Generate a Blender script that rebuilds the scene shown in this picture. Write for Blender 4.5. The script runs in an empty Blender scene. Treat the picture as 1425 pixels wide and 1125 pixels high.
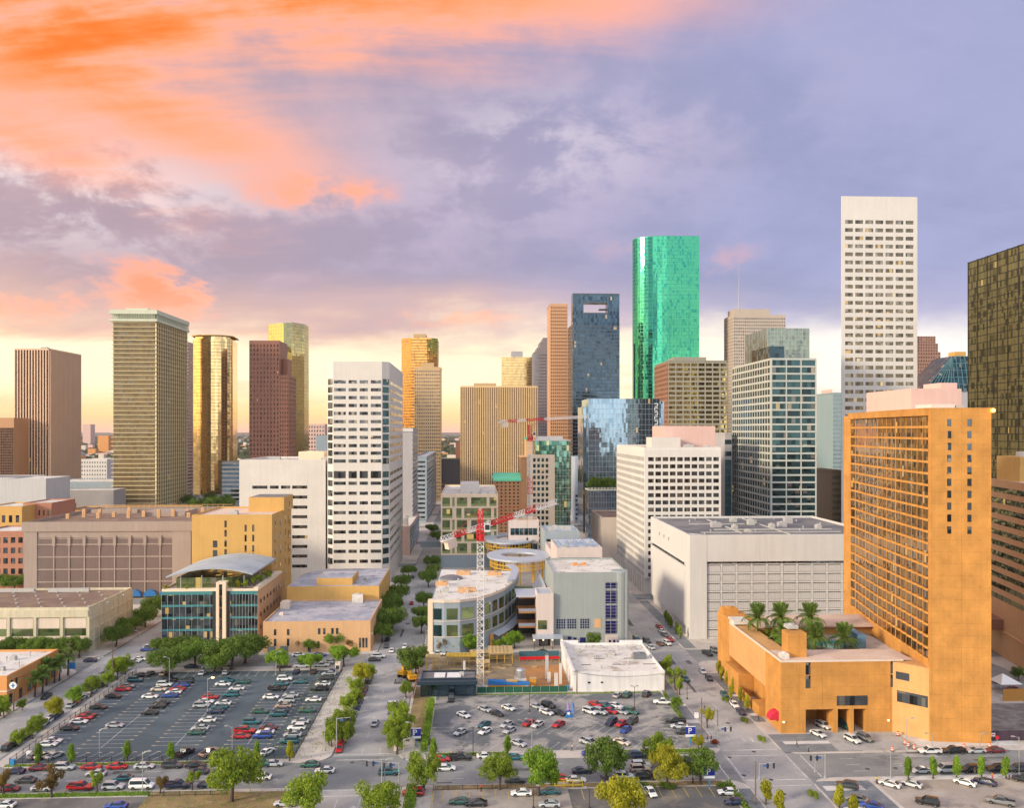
import bpy, bmesh, math, random
from mathutils import Vector, Matrix
R=math.radians
S=bpy.context.scene
COL=S.collection
rnd=random.Random(7)
# ---------------- camera, world, sun, exposure ----------------
TH=math.atan(52.5/1150.0); F=1150.0; H=81.0; CX=712.5; HY=600.0
ST,CT=math.sin(TH),math.cos(TH)
cam=bpy.data.objects.new('camera',bpy.data.cameras.new('camera')); COL.objects.link(cam)
cam.location=(0,0,H); cam.rotation_euler=(R(90),0,-TH)
cam.data.sensor_width=36; cam.data.lens=36*F/1425; cam.data.shift_y=37.5/1425
cam.data.clip_start=1; cam.data.clip_end=60000
HAZE=2.2e-5
S.camera=cam
S.view_settings.view_transform='Standard'; S.view_settings.look='None'
S.view_settings.exposure=0.50; S.view_settings.gamma=1
SUN_AZ=R(-118); SUN_EL=R(17)          # azimuth measured from +Y towards +X: low sun on the left, a little behind
sd=Vector((math.sin(SUN_AZ)*math.cos(SUN_EL),math.cos(SUN_AZ)*math.cos(SUN_EL),math.sin(SUN_EL)))
sun=bpy.data.objects.new('sun',bpy.data.lights.new('sun','SUN')); COL.objects.link(sun)
sun.data.energy=3.0; sun.data.angle=R(11); sun.data.color=(1,.84,.60)
sun.rotation_euler=(-sd).to_track_quat('-Z','Y').to_euler()
S.cycles.max_bounces=6; S.cycles.diffuse_bounces=3; S.cycles.glossy_bounces=3; S.cycles.transparent_max_bounces=8
S.cycles.caustics_reflective=False; S.cycles.caustics_refractive=False
S.cycles.sample_clamp_indirect=4

class NT:
    def __init__(s,tree): s.t=tree; s.n=tree.nodes; s.l=tree.links
    def new(s,typ,**k):
        n=s.n.new(typ)
        for a,b in k.items(): setattr(n,a,b)
        return n
    def put(s,sock,v):
        if isinstance(v,bpy.types.NodeSocket): s.l.new(v,sock)
        elif v is not None:
            if isinstance(v,(tuple,list)) and sock.type=='RGBA' and len(v)==3: v=(*v,1)
            sock.default_value=v
    def m(s,op,a,b=None,c=None,clamp=False):
        n=s.new('ShaderNodeMath',operation=op,use_clamp=clamp)
        for i,v in enumerate((a,b,c)):
            if v is not None: s.put(n.inputs[i],v)
        return n.outputs[0]
    def vm(s,op,a,b=None,sc=None):
        n=s.new('ShaderNodeVectorMath',operation=op)
        s.put(n.inputs[0],a)
        if b is not None: s.put(n.inputs[1],b)
        if sc is not None: s.put(n.inputs[3],sc)
        return n.outputs[1] if op in('DOT_PRODUCT','LENGTH') else n.outputs[0]
    def noise(s,vec,scale,detail=4,rough=.55,dist=0,col=False):
        n=s.new('ShaderNodeTexNoise'); s.put(n.inputs['Vector'],vec); s.put(n.inputs['Scale'],scale)
        s.put(n.inputs['Detail'],detail); s.put(n.inputs['Roughness'],rough); s.put(n.inputs['Distortion'],dist)
        return n.outputs['Color' if col else 'Fac']
    def mr(s,v,a,b,c=0.,d=1.,smooth=True):
        n=s.new('ShaderNodeMapRange'); n.interpolation_type='SMOOTHSTEP' if smooth else 'LINEAR'
        for i,x in enumerate((v,a,b,c,d)): s.put(n.inputs[i],x)
        return n.outputs[0]
    def mix(s,f,a,b,mode='MIX'):
        n=s.new('ShaderNodeMix',data_type='RGBA',blend_type=mode)
        s.put(n.inputs[0],f); s.put(n.inputs[6],a); s.put(n.inputs[7],b)
        return n.outputs[2]
    def comb(s,x,y,z):
        n=s.new('ShaderNodeCombineXYZ')
        for i,v in enumerate((x,y,z)): s.put(n.inputs[i],v)
        return n.outputs[0]
    def sep(s,v):
        n=s.new('ShaderNodeSeparateXYZ'); s.put(n.inputs[0],v); return n.outputs

def build_world():
    w=bpy.data.worlds.new('World'); S.world=w; w.use_nodes=True
    t=NT(w.node_tree); t.n.clear()
    out=t.new('ShaderNodeOutputWorld')
    tc=t.new('ShaderNodeTexCoord'); d=tc.outputs['Generated']
    x,y,z=t.sep(d)
    az=t.m('ARCTAN2',x,y); el=t.m('ARCSINE',z)
    zz=t.m('ADD',t.m('MAXIMUM',z,0.0),.30)
    u=t.m('DIVIDE',x,zz); v=t.m('DIVIDE',y,zz)
    def warp(sc,ax,ay,o,detail=7,rough=.58,dist=.2):
        return t.noise(t.comb(t.m('MULTIPLY',u,ax),t.m('MULTIPLY',v,ay),o),sc,detail,rough,dist)
    n1=warp(1.5,1.0,.9,3.1); n2=warp(4.6,1.,.9,9.4,8,.62,.2); n3=warp(.8,1.,.9,5.5,5); n4=warp(1.9,.55,1.1,17.2)
    def band(az0,el0,sa,se,tilt=0.):
        a=t.m('SUBTRACT',az,az0); b=t.m('SUBTRACT',el,el0)
        if tilt: b=t.m('SUBTRACT',b,t.m('MULTIPLY',a,tilt))
        a=t.m('DIVIDE',a,sa); b=t.m('DIVIDE',b,se)
        q=t.m('ADD',t.m('MULTIPLY',a,a),t.m('MULTIPLY',b,b))
        return t.m('EXPONENT',t.m('MULTIPLY',q,-1.))
    mul=lambda a,b:t.m('MULTIPLY',a,b); add=lambda a,b:t.m('ADD',a,b)
    ns=t.noise(t.comb(mul(u,.35),mul(v,1.7),41.),1.7,8,.62,.25)
    mixn=add(add(mul(n1,.34),mul(n2,.33)),mul(ns,.33))
    # cloud deck colour: mauve on the left, lavender blue on the right
    lo=t.mix(t.mr(az,-.5,.4),(.37,.275,.32),(.25,.265,.43))
    hi=t.mix(t.mr(az,-.45,.4),(.52,.36,.38),(.31,.32,.51))
    base=t.mix(t.mr(mixn,.40,.60),lo,hi)
    base=t.mix(mul(t.mr(n3,.47,.36),.35),base,(.25,.23,.36))
    base=t.mix(mul(band(.08,.30,.30,.07,.25),t.mr(n2,.40,.60,.1,.75)),base,(.46,.39,.52))
    # pale grey-white puffs on the left
    pf=mul(t.mr(n2,.42,.57),add(band(-.47,.26,.20,.055),mul(band(.06,.33,.13,.05),.35)))
    base=t.mix(t.m('MINIMUM',pf,1.),base,(.76,.68,.70))
    # sunset orange at the upper left, fading along the top
    og=add(mul(band(-.56,.46,.27,.11),1.75),mul(band(-.20,.465,.32,.065),1.0))
    og=add(og,mul(band(-.33,.335,.22,.055,-.30),.55))
    og=add(og,mul(band(.14,.48,.28,.05),.32))
    og=add(og,mul(band(-.42,.27,.22,.035,-.35),.55))
    og=mul(og,t.mr(add(mul(mixn,.5),mul(ns,.5)),.37,.60,.10,1.3))
    base=t.mix(t.mr(og,.05,.95),base,(.90,.37,.23))
    base=t.mix(t.mr(og,.65,1.35),base,(.95,.25,.07))
    base=t.mix(t.mr(og,1.1,1.65),base,(.95,.17,.012))
    # peach cloud patches lower down
    pe=add(add(band(-.33,.160,.09,.040),mul(band(-.18,.27,.10,.030),.8)),add(mul(band(-.03,.135,.09,.022),.85),mul(band(.10,.22,.16,.05),.22)))
    pe=add(pe,add(mul(band(.30,.19,.12,.05),.27),mul(band(-.56,.13,.14,.05),.95)))
    pe=mul(pe,t.mr(t.m('ADD',mul(n1,.35),mul(n2,.65)),.39,.62,.05,1.3))
    base=t.mix(t.mr(pe,.18,.75),base,(.86,.36,.24))
    base=t.mix(t.mr(pe,.72,1.1),base,(.92,.29,.15))
    # clear bright strip at the horizon
    edge=add(el,add(mul(t.m('SUBTRACT',n4,.5),.13),mul(t.m('SUBTRACT',n2,.5),.05)))
    hb=t.mr(edge,.085,.145,1.,0.)
    hcol=t.mix(t.mr(el,.005,.06),(.95,.66,.22),(1.,.86,.58))
    hcol=t.mix(t.mr(az,.05,.5),hcol,(.88,.82,.76))
    hcol=t.mix(mul(t.mr(add(mul(n4,.5),mul(ns,.5)),.50,.60),t.mr(el,.01,.1,.35,.9)),hcol,(.90,.52,.28))
    hcol=t.mix(t.mr(el,.022,-.01),hcol,(.92,.50,.42))
    mid=mul(t.mr(edge,.10,.20,1.,0.),t.mr(az,.0,.5,.75,.4))
    base=t.mix(mid,base,t.mix(t.mr(az,-.1,.4),(.82,.50,.36),(.55,.47,.56)))
    colr=t.mix(hb,base,hcol)
    # the sky behind the camera, seen only in the glass: made brighter to light the building fronts, pale lilac with a warm low part
    back=t.mix(t.mr(el,.0,.35),(1.15,.98,.80),(.80,.90,1.08))
    back=t.mix(t.mr(n1,.44,.58),back,(1.55,1.5,1.45))
    back=t.mix(t.mr(n3,.52,.42),back,(.36,.44,.58))
    back=t.mix(mul(t.mr(el,.30,.05),t.mr(t.m('ABSOLUTE',t.m('ADD',az,1.75)),.75,.2)),back,(2.2,1.35,.55))
    colr=t.mix(t.mr(y,.35,-.25),colr,back)
    bg=t.new('ShaderNodeBackground'); t.put(bg.inputs[0],colr); bg.inputs[1].default_value=1.0
    sky=t.new('ShaderNodeTexSky',sky_type='NISHITA',sun_disc=False); sky.sun_elevation=SUN_EL; sky.sun_rotation=SUN_AZ
    b2=t.new('ShaderNodeBackground'); t.l.new(sky.outputs[0],b2.inputs[0]); b2.inputs[1].default_value=.05
    mx=t.new('ShaderNodeMixShader'); mx.inputs[0].default_value=.90
    t.l.new(b2.outputs[0],mx.inputs[1]); t.l.new(bg.outputs[0],mx.inputs[2]); t.l.new(mx.outputs[0],out.inputs[0])
build_world()

# ---------------- pixel geometry ----------------
def AZ(px): return math.tan(TH+math.atan((px-CX)/F))
def DEP(X,Y): return X*ST+Y*CT
def ZP(py,X,Y): return H-(py-HY)*DEP(X,Y)/F
def G(px,py,z=0.):
    d=(H-z)*F/(py-HY); l=(px-CX)*d/F
    return (l*CT+d*ST, d*CT-l*ST)

# ---------------- objects ----------------
def link(o,parent=None):
    COL.objects.link(o)
    if parent is not None: o.parent=parent
    return o
def thing(name,label,cat,loc=(0,0,0),rz=0.,group=None):
    o=bpy.data.objects.new(name,None); o.empty_display_size=.5; COL.objects.link(o)
    o.location=loc; o.rotation_euler=(0,0,rz); o['label']=label; o['category']=cat
    if group: o['group']=group
    return o
def tag(o,label=None,cat=None,group=None,kind=None):
    for k,v in (('label',label),('category',cat),('group',group),('kind',kind)):
        if v: o[k]=v
    return o
class MB:
    def __init__(s,off=(0,0,0)): s.v=[]; s.f=[]; s.mi=[]; s.off=off; s.cur=0
    def face(s,*i): s.f.append(i); s.mi.append(s.cur)
    def add(s,vs,fs):
        b=len(s.v); ox,oy,oz=s.off
        s.v+=[(a-ox,c-oy,e-oz) for a,c,e in vs]
        for q in fs: s.f.append(tuple(b+i for i in q)); s.mi.append(s.cur)
    def box(s,x0,x1,y0,y1,z0,z1):
        s.add([(x0,y0,z0),(x1,y0,z0),(x1,y1,z0),(x0,y1,z0),(x0,y0,z1),(x1,y0,z1),(x1,y1,z1),(x0,y1,z1)],
              [(3,2,1,0),(4,5,6,7),(0,1,5,4),(1,2,6,5),(2,3,7,6),(3,0,4,7)])
    def quad(s,a,b,c,d): s.add([a,b,c,d],[(0,1,2,3)])
    def prism(s,poly,z0,z1,cap=True):      # poly counter-clockwise
        n=len(poly)
        s.add([(x,y,z0) for x,y in poly]+[(x,y,z1) for x,y in poly],
              [(i,(i+1)%n,n+(i+1)%n,n+i) for i in range(n)]+([tuple(range(n,2*n)),tuple(reversed(range(n)))] if cap else []))
    def bar(s,p,q,w,h=None,up=(0,0,1)):
        p=Vector(p); q=Vector(q); d=(q-p).normalized(); u=Vector(up)
        if abs(d.dot(u))>.95: u=Vector((0,1,0))
        a=d.cross(u).normalized()*(w/2); b=a.cross(d).normalized()*((h or w)/2)
        vs=[tuple(p+sx*a+sy*b) for sx,sy in((-1,-1),(1,-1),(1,1),(-1,1))]+[tuple(q+sx*a+sy*b) for sx,sy in((-1,-1),(1,-1),(1,1),(-1,1))]
        s.add(vs,[(3,2,1,0),(4,5,6,7),(0,1,5,4),(1,2,6,5),(2,3,7,6),(3,0,4,7)])
    def tube(s,pts,rads,n=8,cap=True):
        rings=[]; 
        for i,p in enumerate(pts):
            p=Vector(p); a=Vector(pts[max(0,i-1)]); b=Vector(pts[min(len(pts)-1,i+1)])
            d=(b-a).normalized(); u=Vector((0,0,1)) if abs(d.z)<.9 else Vector((1,0,0))
            e=d.cross(u).normalized(); g=d.cross(e).normalized()
            rings.append([tuple(p+rads[i]*(math.cos(2*math.pi*k/n)*e+math.sin(2*math.pi*k/n)*g)) for k in range(n)])
        vs=[v for r in rings for v in r]; fs=[]
        for i in range(len(pts)-1):
            for k in range(n):
                fs.append((i*n+k,i*n+(k+1)%n,(i+1)*n+(k+1)%n,(i+1)*n+k))
        if cap: fs+= [tuple(reversed(range(n))),tuple(range((len(pts)-1)*n,len(pts)*n))]
        s.add(vs,fs)
    def lathe(s,c,prof,n=16):
        vs=[]; fs=[]
        for r,z in prof:
            vs+=[(c[0]+r*math.cos(2*math.pi*k/n),c[1]+r*math.sin(2*math.pi*k/n),c[2]+z) for k in range(n)]
        for i in range(len(prof)-1):
            for k in range(n): fs.append((i*n+k,i*n+(k+1)%n,(i+1)*n+(k+1)%n,(i+1)*n+k))
        fs+=[tuple(reversed(range(n))),tuple(range((len(prof)-1)*n,len(prof)*n))]
        s.add(vs,fs)
    def mesh(s,name,mats,smooth=False):
        me=bpy.data.meshes.new(name); me.from_pydata(s.v,[],s.f)
        for m in (mats if isinstance(mats,(list,tuple)) else [mats]): me.materials.append(m)
        if any(s.mi): me.polygons.foreach_set('material_index',s.mi)
        if smooth: me.polygons.foreach_set('use_smooth',[True]*len(s.f))
        me.update(); return me
    def build(s,name,mats,parent=None,smooth=False):
        return link(bpy.data.objects.new(name,s.mesh(name,mats,smooth)),parent)
def inst(name,me,parent=None,loc=(0,0,0),rz=0.,scale=None):
    o=bpy.data.objects.new(name,me); o.location=loc; o.rotation_euler=(0,0,rz)
    if scale: o.scale=scale
    return link(o,parent)
def struct(o): o['kind']='structure'; return o

# ---------------- materials ----------------
MATS={}
def newmat(name):
    m=bpy.data.materials.new(name); m.use_nodes=True; t=NT(m.node_tree)
    b=m.node_tree.nodes['Principled BSDF']; return m,t,b
def plain(name,col,rough=.6,metal=0.,emit=None,estr=0.):
    if name in MATS: return MATS[name]
    m,t,b=newmat(name); b.inputs['Base Color'].default_value=(*col,1); b.inputs['Roughness'].default_value=rough; b.inputs['Metallic'].default_value=metal
    if emit: b.inputs['Emission Color'].default_value=(*emit,1); b.inputs['Emission Strength'].default_value=estr
    MATS[name]=m; return m
def masonry(name,col,var=.16,rough=.85,scale=.12,streak=.18,lines=None,linecol=.75):
    """weathered stone or concrete: blotches, rain streaks, optional joint lines (spacing x, z)"""
    if name in MATS: return MATS[name]
    m,t,b=newmat(name); g=t.new('ShaderNodeNewGeometry'); p=g.outputs['Position']
    n=t.noise(p,scale,5,.6); n2=t.noise(p,scale*14,3,.6)
    x,y,z=t.sep(p)
    st=t.noise(t.comb(t.m('MULTIPLY',x,.9),t.m('MULTIPLY',y,.9),t.m('MULTIPLY',z,.05)),1.,4,.6)
    f=t.m('ADD',1.,t.m('MULTIPLY',t.m('SUBTRACT',n,.5),var*2.2))
    f=t.m('ADD',f,t.m('MULTIPLY',t.m('SUBTRACT',n2,.5),var*.9))
    f=t.m('ADD',f,t.m('MULTIPLY',t.m('SUBTRACT',st,.5),streak*1.6))
    if lines:
        h=t.m('ADD',x,y)
        for co,sp in ((h,lines[0]),(z,lines[1])):
            if sp:
                fr=t.m('ABSOLUTE',t.m('SUBTRACT',t.m('FRACT',t.m('DIVIDE',co,sp)),.5))
                f=t.m('MULTIPLY',f,t.mr(fr,.5-.09/max(sp,.4),.5-.03/max(sp,.4),1.,linecol))
    c=t.vm('SCALE',tuple(col),sc=f)
    t.l.new(c,b.inputs['Base Color']); b.inputs['Roughness'].default_value=rough
    MATS[name]=m; return m
def glass(name,tint,dark=None,cell=(1.5,1.5,3.9),metal=.85,rough=.07,tilt=.02,lit=.0,darkp=.35,blind=.0):
    """coated facade glass: reflective, each pane tilted and tinted a little differently, some rooms lit"""
    if name in MATS: return MATS[name]
    m,t,b=newmat(name); g=t.new('ShaderNodeNewGeometry'); p=g.outputs['Position']
    q=t.vm('FLOOR',t.vm('DIVIDE',t.vm('ADD',p,(.37,.41,.13)),cell))
    w=t.new('ShaderNodeTexWhiteNoise',noise_dimensions='3D'); t.l.new(q,w.inputs[0])
    oi=t.new('ShaderNodeObjectInfo')
    r=t.m('FRACT',t.m('ADD',w.outputs[0],oi.outputs['Random']))
    dark=dark or tuple(k*.35 for k in tint)
    c=t.mix(t.mr(r,1-darkp-.15,1.),tuple(tint),dark)
    if blind: c=t.mix(t.mr(t.m('FRACT',t.m('MULTIPLY',r,7.3)),1-blind-.03,1-blind+.03),c,(.32,.29,.24))
    t.l.new(c,b.inputs['Base Color'])
    b.inputs['Metallic'].default_value=metal; b.inputs['Roughness'].default_value=rough
    tl=t.vm('SCALE',t.vm('SUBTRACT',w.outputs[1],(.5,.5,.5)),sc=tilt*2)
    wob=t.vm('SCALE',t.vm('SUBTRACT',t.noise(p,.35,2,.5,0,True),(.5,.5,.5)),sc=tilt*1.2)
    nn=t.vm('NORMALIZE',t.vm('ADD',g.outputs['Normal'],t.vm('ADD',tl,wob)))
    t.l.new(nn,b.inputs['Normal'])
    if lit:
        e=t.m('GREATER_THAN',t.m('FRACT',t.m('MULTIPLY',r,13.7)),1-lit)
        b.inputs['Emission Color'].default_value=(1,.58,.16,1); t.l.new(t.m('MULTIPLY',e,.38),b.inputs['Emission Strength'])
    MATS[name]=m; return m
def patchy(name,c1,c2,scale=.05,c3=None,rough=.9,detail=6,lo=.4,hi=.62,stain=0.):
    if name in MATS: return MATS[name]
    m,t,b=newmat(name); g=t.new('ShaderNodeNewGeometry'); p=g.outputs['Position']
    c=t.mix(t.mr(t.noise(p,scale,detail,.6,.3),lo,hi),tuple(c1),tuple(c2))
    if c3: c=t.mix(t.mr(t.noise(t.vm('ADD',p,(31,7,3)),scale*3.1,5,.65),.52,.68),c,tuple(c3))
    f=t.m('ADD',.82,t.m('MULTIPLY',t.noise(p,scale*40,3,.6),.36))
    if stain: f=t.m('MULTIPLY',f,t.mr(t.noise(p,.6,4,.6),.60,.72,1.,1-stain))
    c=t.vm('MULTIPLY',c,t.comb(f,f,f))
    t.l.new(c,b.inputs['Base Color']); b.inputs['Roughness'].default_value=rough
    MATS[name]=m; return m
def foliage(name,c1,c2):
    if name in MATS: return MATS[name]
    m,t,b=newmat(name); g=t.new('ShaderNodeNewGeometry'); oi=t.new('ShaderNodeObjectInfo')
    r=g.outputs['Random Per Island']
    c=t.mix(r,tuple(c1),tuple(c2))
    n=t.noise(t.vm('ADD',g.outputs['Position'],(0,0,0)),.55,2,.5)
    f=t.m('ADD',.55,t.m('MULTIPLY',n,.9)); f=t.m('MULTIPLY',f,t.m('ADD',.8,t.m('MULTIPLY',oi.outputs['Random'],.4)))
    c=t.vm('SCALE',c,sc=f)
    t.l.new(c,b.inputs['Base Color']); b.inputs['Roughness'].default_value=.75
    tr=t.new('ShaderNodeBsdfTranslucent'); t.l.new(c,tr.inputs[0])
    mx=t.new('ShaderNodeMixShader'); mx.inputs[0].default_value=.42
    t.l.new(b.outputs[0],mx.inputs[1]); t.l.new(tr.outputs[0],mx.inputs[2])
    t.l.new(mx.outputs[0],t.n['Material Output'].inputs[0])
    MATS[name]=m; return m
ORD='first second third fourth fifth sixth seventh eighth ninth tenth eleventh twelfth thirteenth fourteenth fifteenth sixteenth seventeenth eighteenth nineteenth twentieth twenty-first twenty-second twenty-third twenty-fourth twenty-fifth twenty-sixth twenty-seventh twenty-eighth twenty-ninth thirtieth'.split()
# ---------------- ground, roads, pavements ----------------
M_asph=patchy('asphalt',(.20,.205,.205),(.28,.275,.27),.035,(.155,.16,.165),.92,stain=.25)
M_conc=patchy('road_concrete',(.31,.30,.30),(.40,.385,.375),.05,(.25,.245,.245),.9,stain=.18)
M_walk=patchy('pavement_concrete',(.48,.43,.39),(.57,.51,.46),.08,(.38,.33,.29),.9,stain=.15)
M_lotA=patchy('lot_asphalt',(.062,.086,.105),(.090,.118,.138),.05,(.050,.070,.088),.85,stain=.12)
M_lotB=patchy('worn_lot_asphalt',(.13,.14,.15),(.34,.315,.295),.075,(.09,.10,.11),.92,lo=.42,hi=.56,stain=.35)
M_lotD=patchy('pale_lot_concrete',(.34,.29,.255),(.43,.37,.325),.06,(.25,.215,.195),.92,stain=.2)
M_lotE=patchy('dark_lot_asphalt',(.105,.10,.098),(.165,.155,.145),.07,(.26,.215,.16),.92)
M_dirt=patchy('dry_grass_soil',(.30,.20,.095),(.20,.15,.07),.12,(.38,.27,.15),.95)
M_grass=patchy('grass_turf',(.085,.15,.022),(.14,.20,.035),.2,(.20,.19,.055),.95)
M_white=patchy('road_paint',(.60,.58,.57),(.46,.44,.43),.5,(.34,.33,.32),.8)
M_yell=patchy('yellow_paint',(.62,.42,.10),(.45,.30,.10),.5,(.33,.25,.15),.8)
M_stop=plain('pale_lot_paint',(.46,.38,.27),.8)
M_slate=patchy('slate_paving',(.17,.185,.20),(.22,.23,.245),.3,(.13,.145,.16),.8)
M_pave2=patchy('pale_paving',(.55,.53,.52),(.62,.60,.58),.2,None,.8)

m,t,b=newmat('countryside'); g=t.new('ShaderNodeNewGeometry'); p=g.outputs['Position']
c=t.mix(t.mr(t.noise(p,.004,6,.65),.40,.60),(.055,.085,.03),(.22,.17,.14))
c=t.mix(t.mr(t.noise(p,.011,5,.7),.56,.66),c,(.42,.34,.30))
t.l.new(c,b.inputs['Base Color']); b.inputs['Roughness'].default_value=.95
M_land=m
gm=MB(); gm.quad((-30000,-3000,0),(30000,-3000,0),(30000,40000,0),(-30000,40000,0)); struct(gm.build('ground',M_land))
rm=MB(); rm.quad((-700,60,.004),(700,60,.004),(700,1400,.004),(-700,1400,.004)); struct(rm.build('road',M_asph))
# paler concrete of the right street and the near crossing
rc=MB()
rc.quad((62,90,.009),(78,90,.009),(78,600,.009),(62,600,.009)); rc.quad((-35,90,.0095),(-19.5,90,.0095),(-19.5,188,.0095),(-35,188,.0095))
rc.quad((-35,207,.0095),(-19.5,207,.0095),(-19.5,600,.0095),(-35,600,.0095)); rc.quad((-132,90,.0095),(-117,90,.0095),(-117,600,.0095),(-132,600,.0095))
struct(rc.build('road',M_conc))
SX=[(-330,-231),(-229-3,-133),(-116,-35.5),(-19,62.5),(77.5,164),(180,258),(274,360)]
def rounded(x0,x1,y0,y1,r=4.,n=5):
    P=[]
    for cx,cy,a0 in((x1-r,y0+r,-90),(x1-r,y1-r,0),(x0+r,y1-r,90),(x0+r,y0+r,180)):
        for i in range(n+1):
            a=R(a0+90*i/n); P.append((cx+r*math.cos(a),cy+r*math.sin(a)))
    return P
rowsY=[(90,189),(203.5,287),(302,392),(406,492),(506,592),(606,692),(706,792),(806,892),(906,992)]
SX=[(-330,-233),(-217,-133),(-116,-35.5),(-19,62.5),(77.5,164),(180,258),(274,360)]
for j,(y0,y1) in enumerate(rowsY):
    for i,(x0,x1) in enumerate(SX):
        mb=MB()
        P=rounded(x0,x1,y0,y1,5. if j<2 else 3.); mb.prism(P,.0,.15); struct(mb.build('pavement',M_walk))
def sheet(name,mat,rects,z):
    mb=MB()
    for q in rects:
        if len(q)==4 and not isinstance(q[0],tuple): x0,x1,y0,y1=q; mb.quad((x0,y0,z),(x1,y0,z),(x1,y1,z),(x0,y1,z))
        else:
            n=len(q); mb.add([(x,y,z) for x,y in q],[tuple(range(n))])
    return struct(mb.build(name,mat))
sheet('parking_lot_ground',M_lotA,[(-112.3,-44.6,206.2,281.5)],.156)
sheet('parking_lot_ground',M_lotB,[(-11.5,57.5,208.2,252.5)],.156)
sheet('parking_lot_ground',M_lotD,[(-9,21,120,186.2)],.156)
sheet('parking_lot_ground',M_lotE,[(21.02,57,120,185.6)],.156)
sheet('parking_lot_ground',M_lotE,[(-112,-54,120,186.0)],.156)
sheet('parking_lot_ground',M_lotD,[(92,164,120,186.6)],.165)
sheet('parking_lot_ground',M_lotA,[(-325,-240,318,388)],.156)
sheet('soil',M_dirt,[(-72,-54.01,172,188.4),(-53.99,-41,168,187.5),(-9,57,186.3,188.5),(-18.3,-13,222,262)],.1575)
sheet('grass',M_grass,[(-113,-50,203.9,205.2),(-10.5,8.5,205.4,207.6),(29,57.5,205.2,207.6),(-112,-72.2,186.6,188.6),(38,58,204.2,205.0),(-11.5,57.5,252.6,253.8)],.158)
sheet('pavement',M_slate,[(58.5,62.2,120,184),(58.2,62.2,208,285),(77.8,81.1,226,272),(77.9,98,204.2,216.5),(78,91,150,187),(78,82.5,304,390)],.157)
sheet('pavement',M_pave2,[(58.3,62.2,212,214),(58.3,62.2,226,228.5),(58.3,62.2,240,242),(80,92,209.5,211.5),(78,81,231,233),(78,81,248,250),(79,88,182,184.5),(79,86,172,174),(114,140,206.2,211.5),(95,164,186.8,188.7)],.1612)
sheet('pavement',M_conc,[(92,113,204.5,217.5)],.1625)
# ---- painted lines on the roads
L=[]
def hline(x0,x1,y,w=.16): L.append((x0,x1,y-w/2,y+w/2))
def vline(x,y0,y1,w=.16): L.append((x-w/2,x+w/2,y0,y1))
for yy in (192.6,196.4,200):
    for k in range(-150,260,12):
        if not(-42<k<-12 or 54<k<88): hline(k,k+3.5,yy)

for yy in (294.5,399,499):
    for k in range(-110,150,12): hline(k,k+3.5,yy)
for x in (-23.8,-28.2):
    for k in range(208,590,12): vline(x,k,k+4)
for x in (66.6,70.6):
    for k in range(212,590,13): vline(x,k,k+4.5)
for x in (-122,-127):
    for k in range(208,390,12): vline(x,k,k+4)
for x in (-30,-25): vline(x,120,183,.2)
# crossings and stop lines
hline(-34,-20,204.8,.35); hline(-34,-20,208.3,.35); hline(-35,-20,187.6,.3); hline(-35,-20,184.6,.3)
hline(63,77,206.6,.4); hline(63,77,202.9,.3); hline(63,77,188.6,.4); hline(63,77,185.4,.3)
for x in (62.6,59.2,77.6,81.2): vline(x,189.5,202.6,.32)
hline(-34,-20,301,.35); hline(-34,-20,288.5,.35); hline(-131,-117,288.5,.35); hline(63,77,288.5,.35); hline(63,77,301,.35)
for k in range(6): hline(-132,-117.5,283-0*k,.3)
mb=MB()
for i,(x0,x1,y0,y1) in enumerate(L): z=.0135+.0007*(i%5); mb.quad((x0,y0,z),(x1,y0,z),(x1,y1,z),(x0,y1,z))
struct(mb.build('road_marking',M_white))
# turn arrows and bike-lane mark on the right street
mb=MB()
for x,y in((68.5,222),(72.6,214),(-26,178)):
    mb.add([(x-.25,y-2,.02),(x+.25,y-2,.02),(x+.25,y+.6,.02),(x+.9,y+.6,.02),(x,y+2,.02),(x-.9,y+.6,.02),(x-.25,y+.6,.02)],[(0,1,2,3,4,5,6)])
struct(mb.build('road_marking',M_white))
# lot A bays: five rows running away from the camera
mb=MB(); st=MB(); Z=.1605
def bayrow(xc,side,y0,y1,step=2.75):
    k=y0
    while k<=y1:
        a,b2=(xc,xc+side*5.4); mb.quad((min(a,b2),k-.06,Z),(max(a,b2),k-.06,Z),(max(a,b2),k+.06,Z),(min(a,b2),k+.06,Z))
        e=xc+side*5.5; st.quad((e-.5,k-.22,Z+.003),(e+.5,k-.22,Z+.003),(e+.5,k+.22,Z+.003),(e-.5,k+.22,Z+.003))
        k+=step
for xc,sides,y0,y1 in((-111.8,(1,),214,278),(-95,(-1,1),215,270),(-76.7,(-1,1),216,270),(-58.4,(-1,1),216,270),(-45,(-1,),214,278)):
    for s_ in sides: bayrow(xc,s_,y0,y1)
    mb.quad((xc-.07,y0,Z+.001),(xc+.07,y0,Z+.001),(xc+.07,y1,Z+.001),(xc-.07,y1,Z+.001))
k=-108.
while k<-50:
    mb.add([(k,206.6,Z),(k+.14,206.6,Z),(k+2.3,211.5,Z),(k+2.16,211.5,Z)],[(0,1,2,3)]); mb.quad((k+1,276.5,Z),(k+1.12,276.5,Z),(k+1.12,281.2,Z),(k+1,281.2,Z))
    st.quad((k+2,211.8,Z+.003),(k+3.,211.8,Z+.003),(k+3.,212.2,Z+.003),(k+2,212.2,Z+.003)); st.quad((k+.6,275.9,Z+.003),(k+1.5,275.9,Z+.003),(k+1.5,276.2,Z+.003),(k+.6,276.2,Z+.003)); k+=2.9
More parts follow.
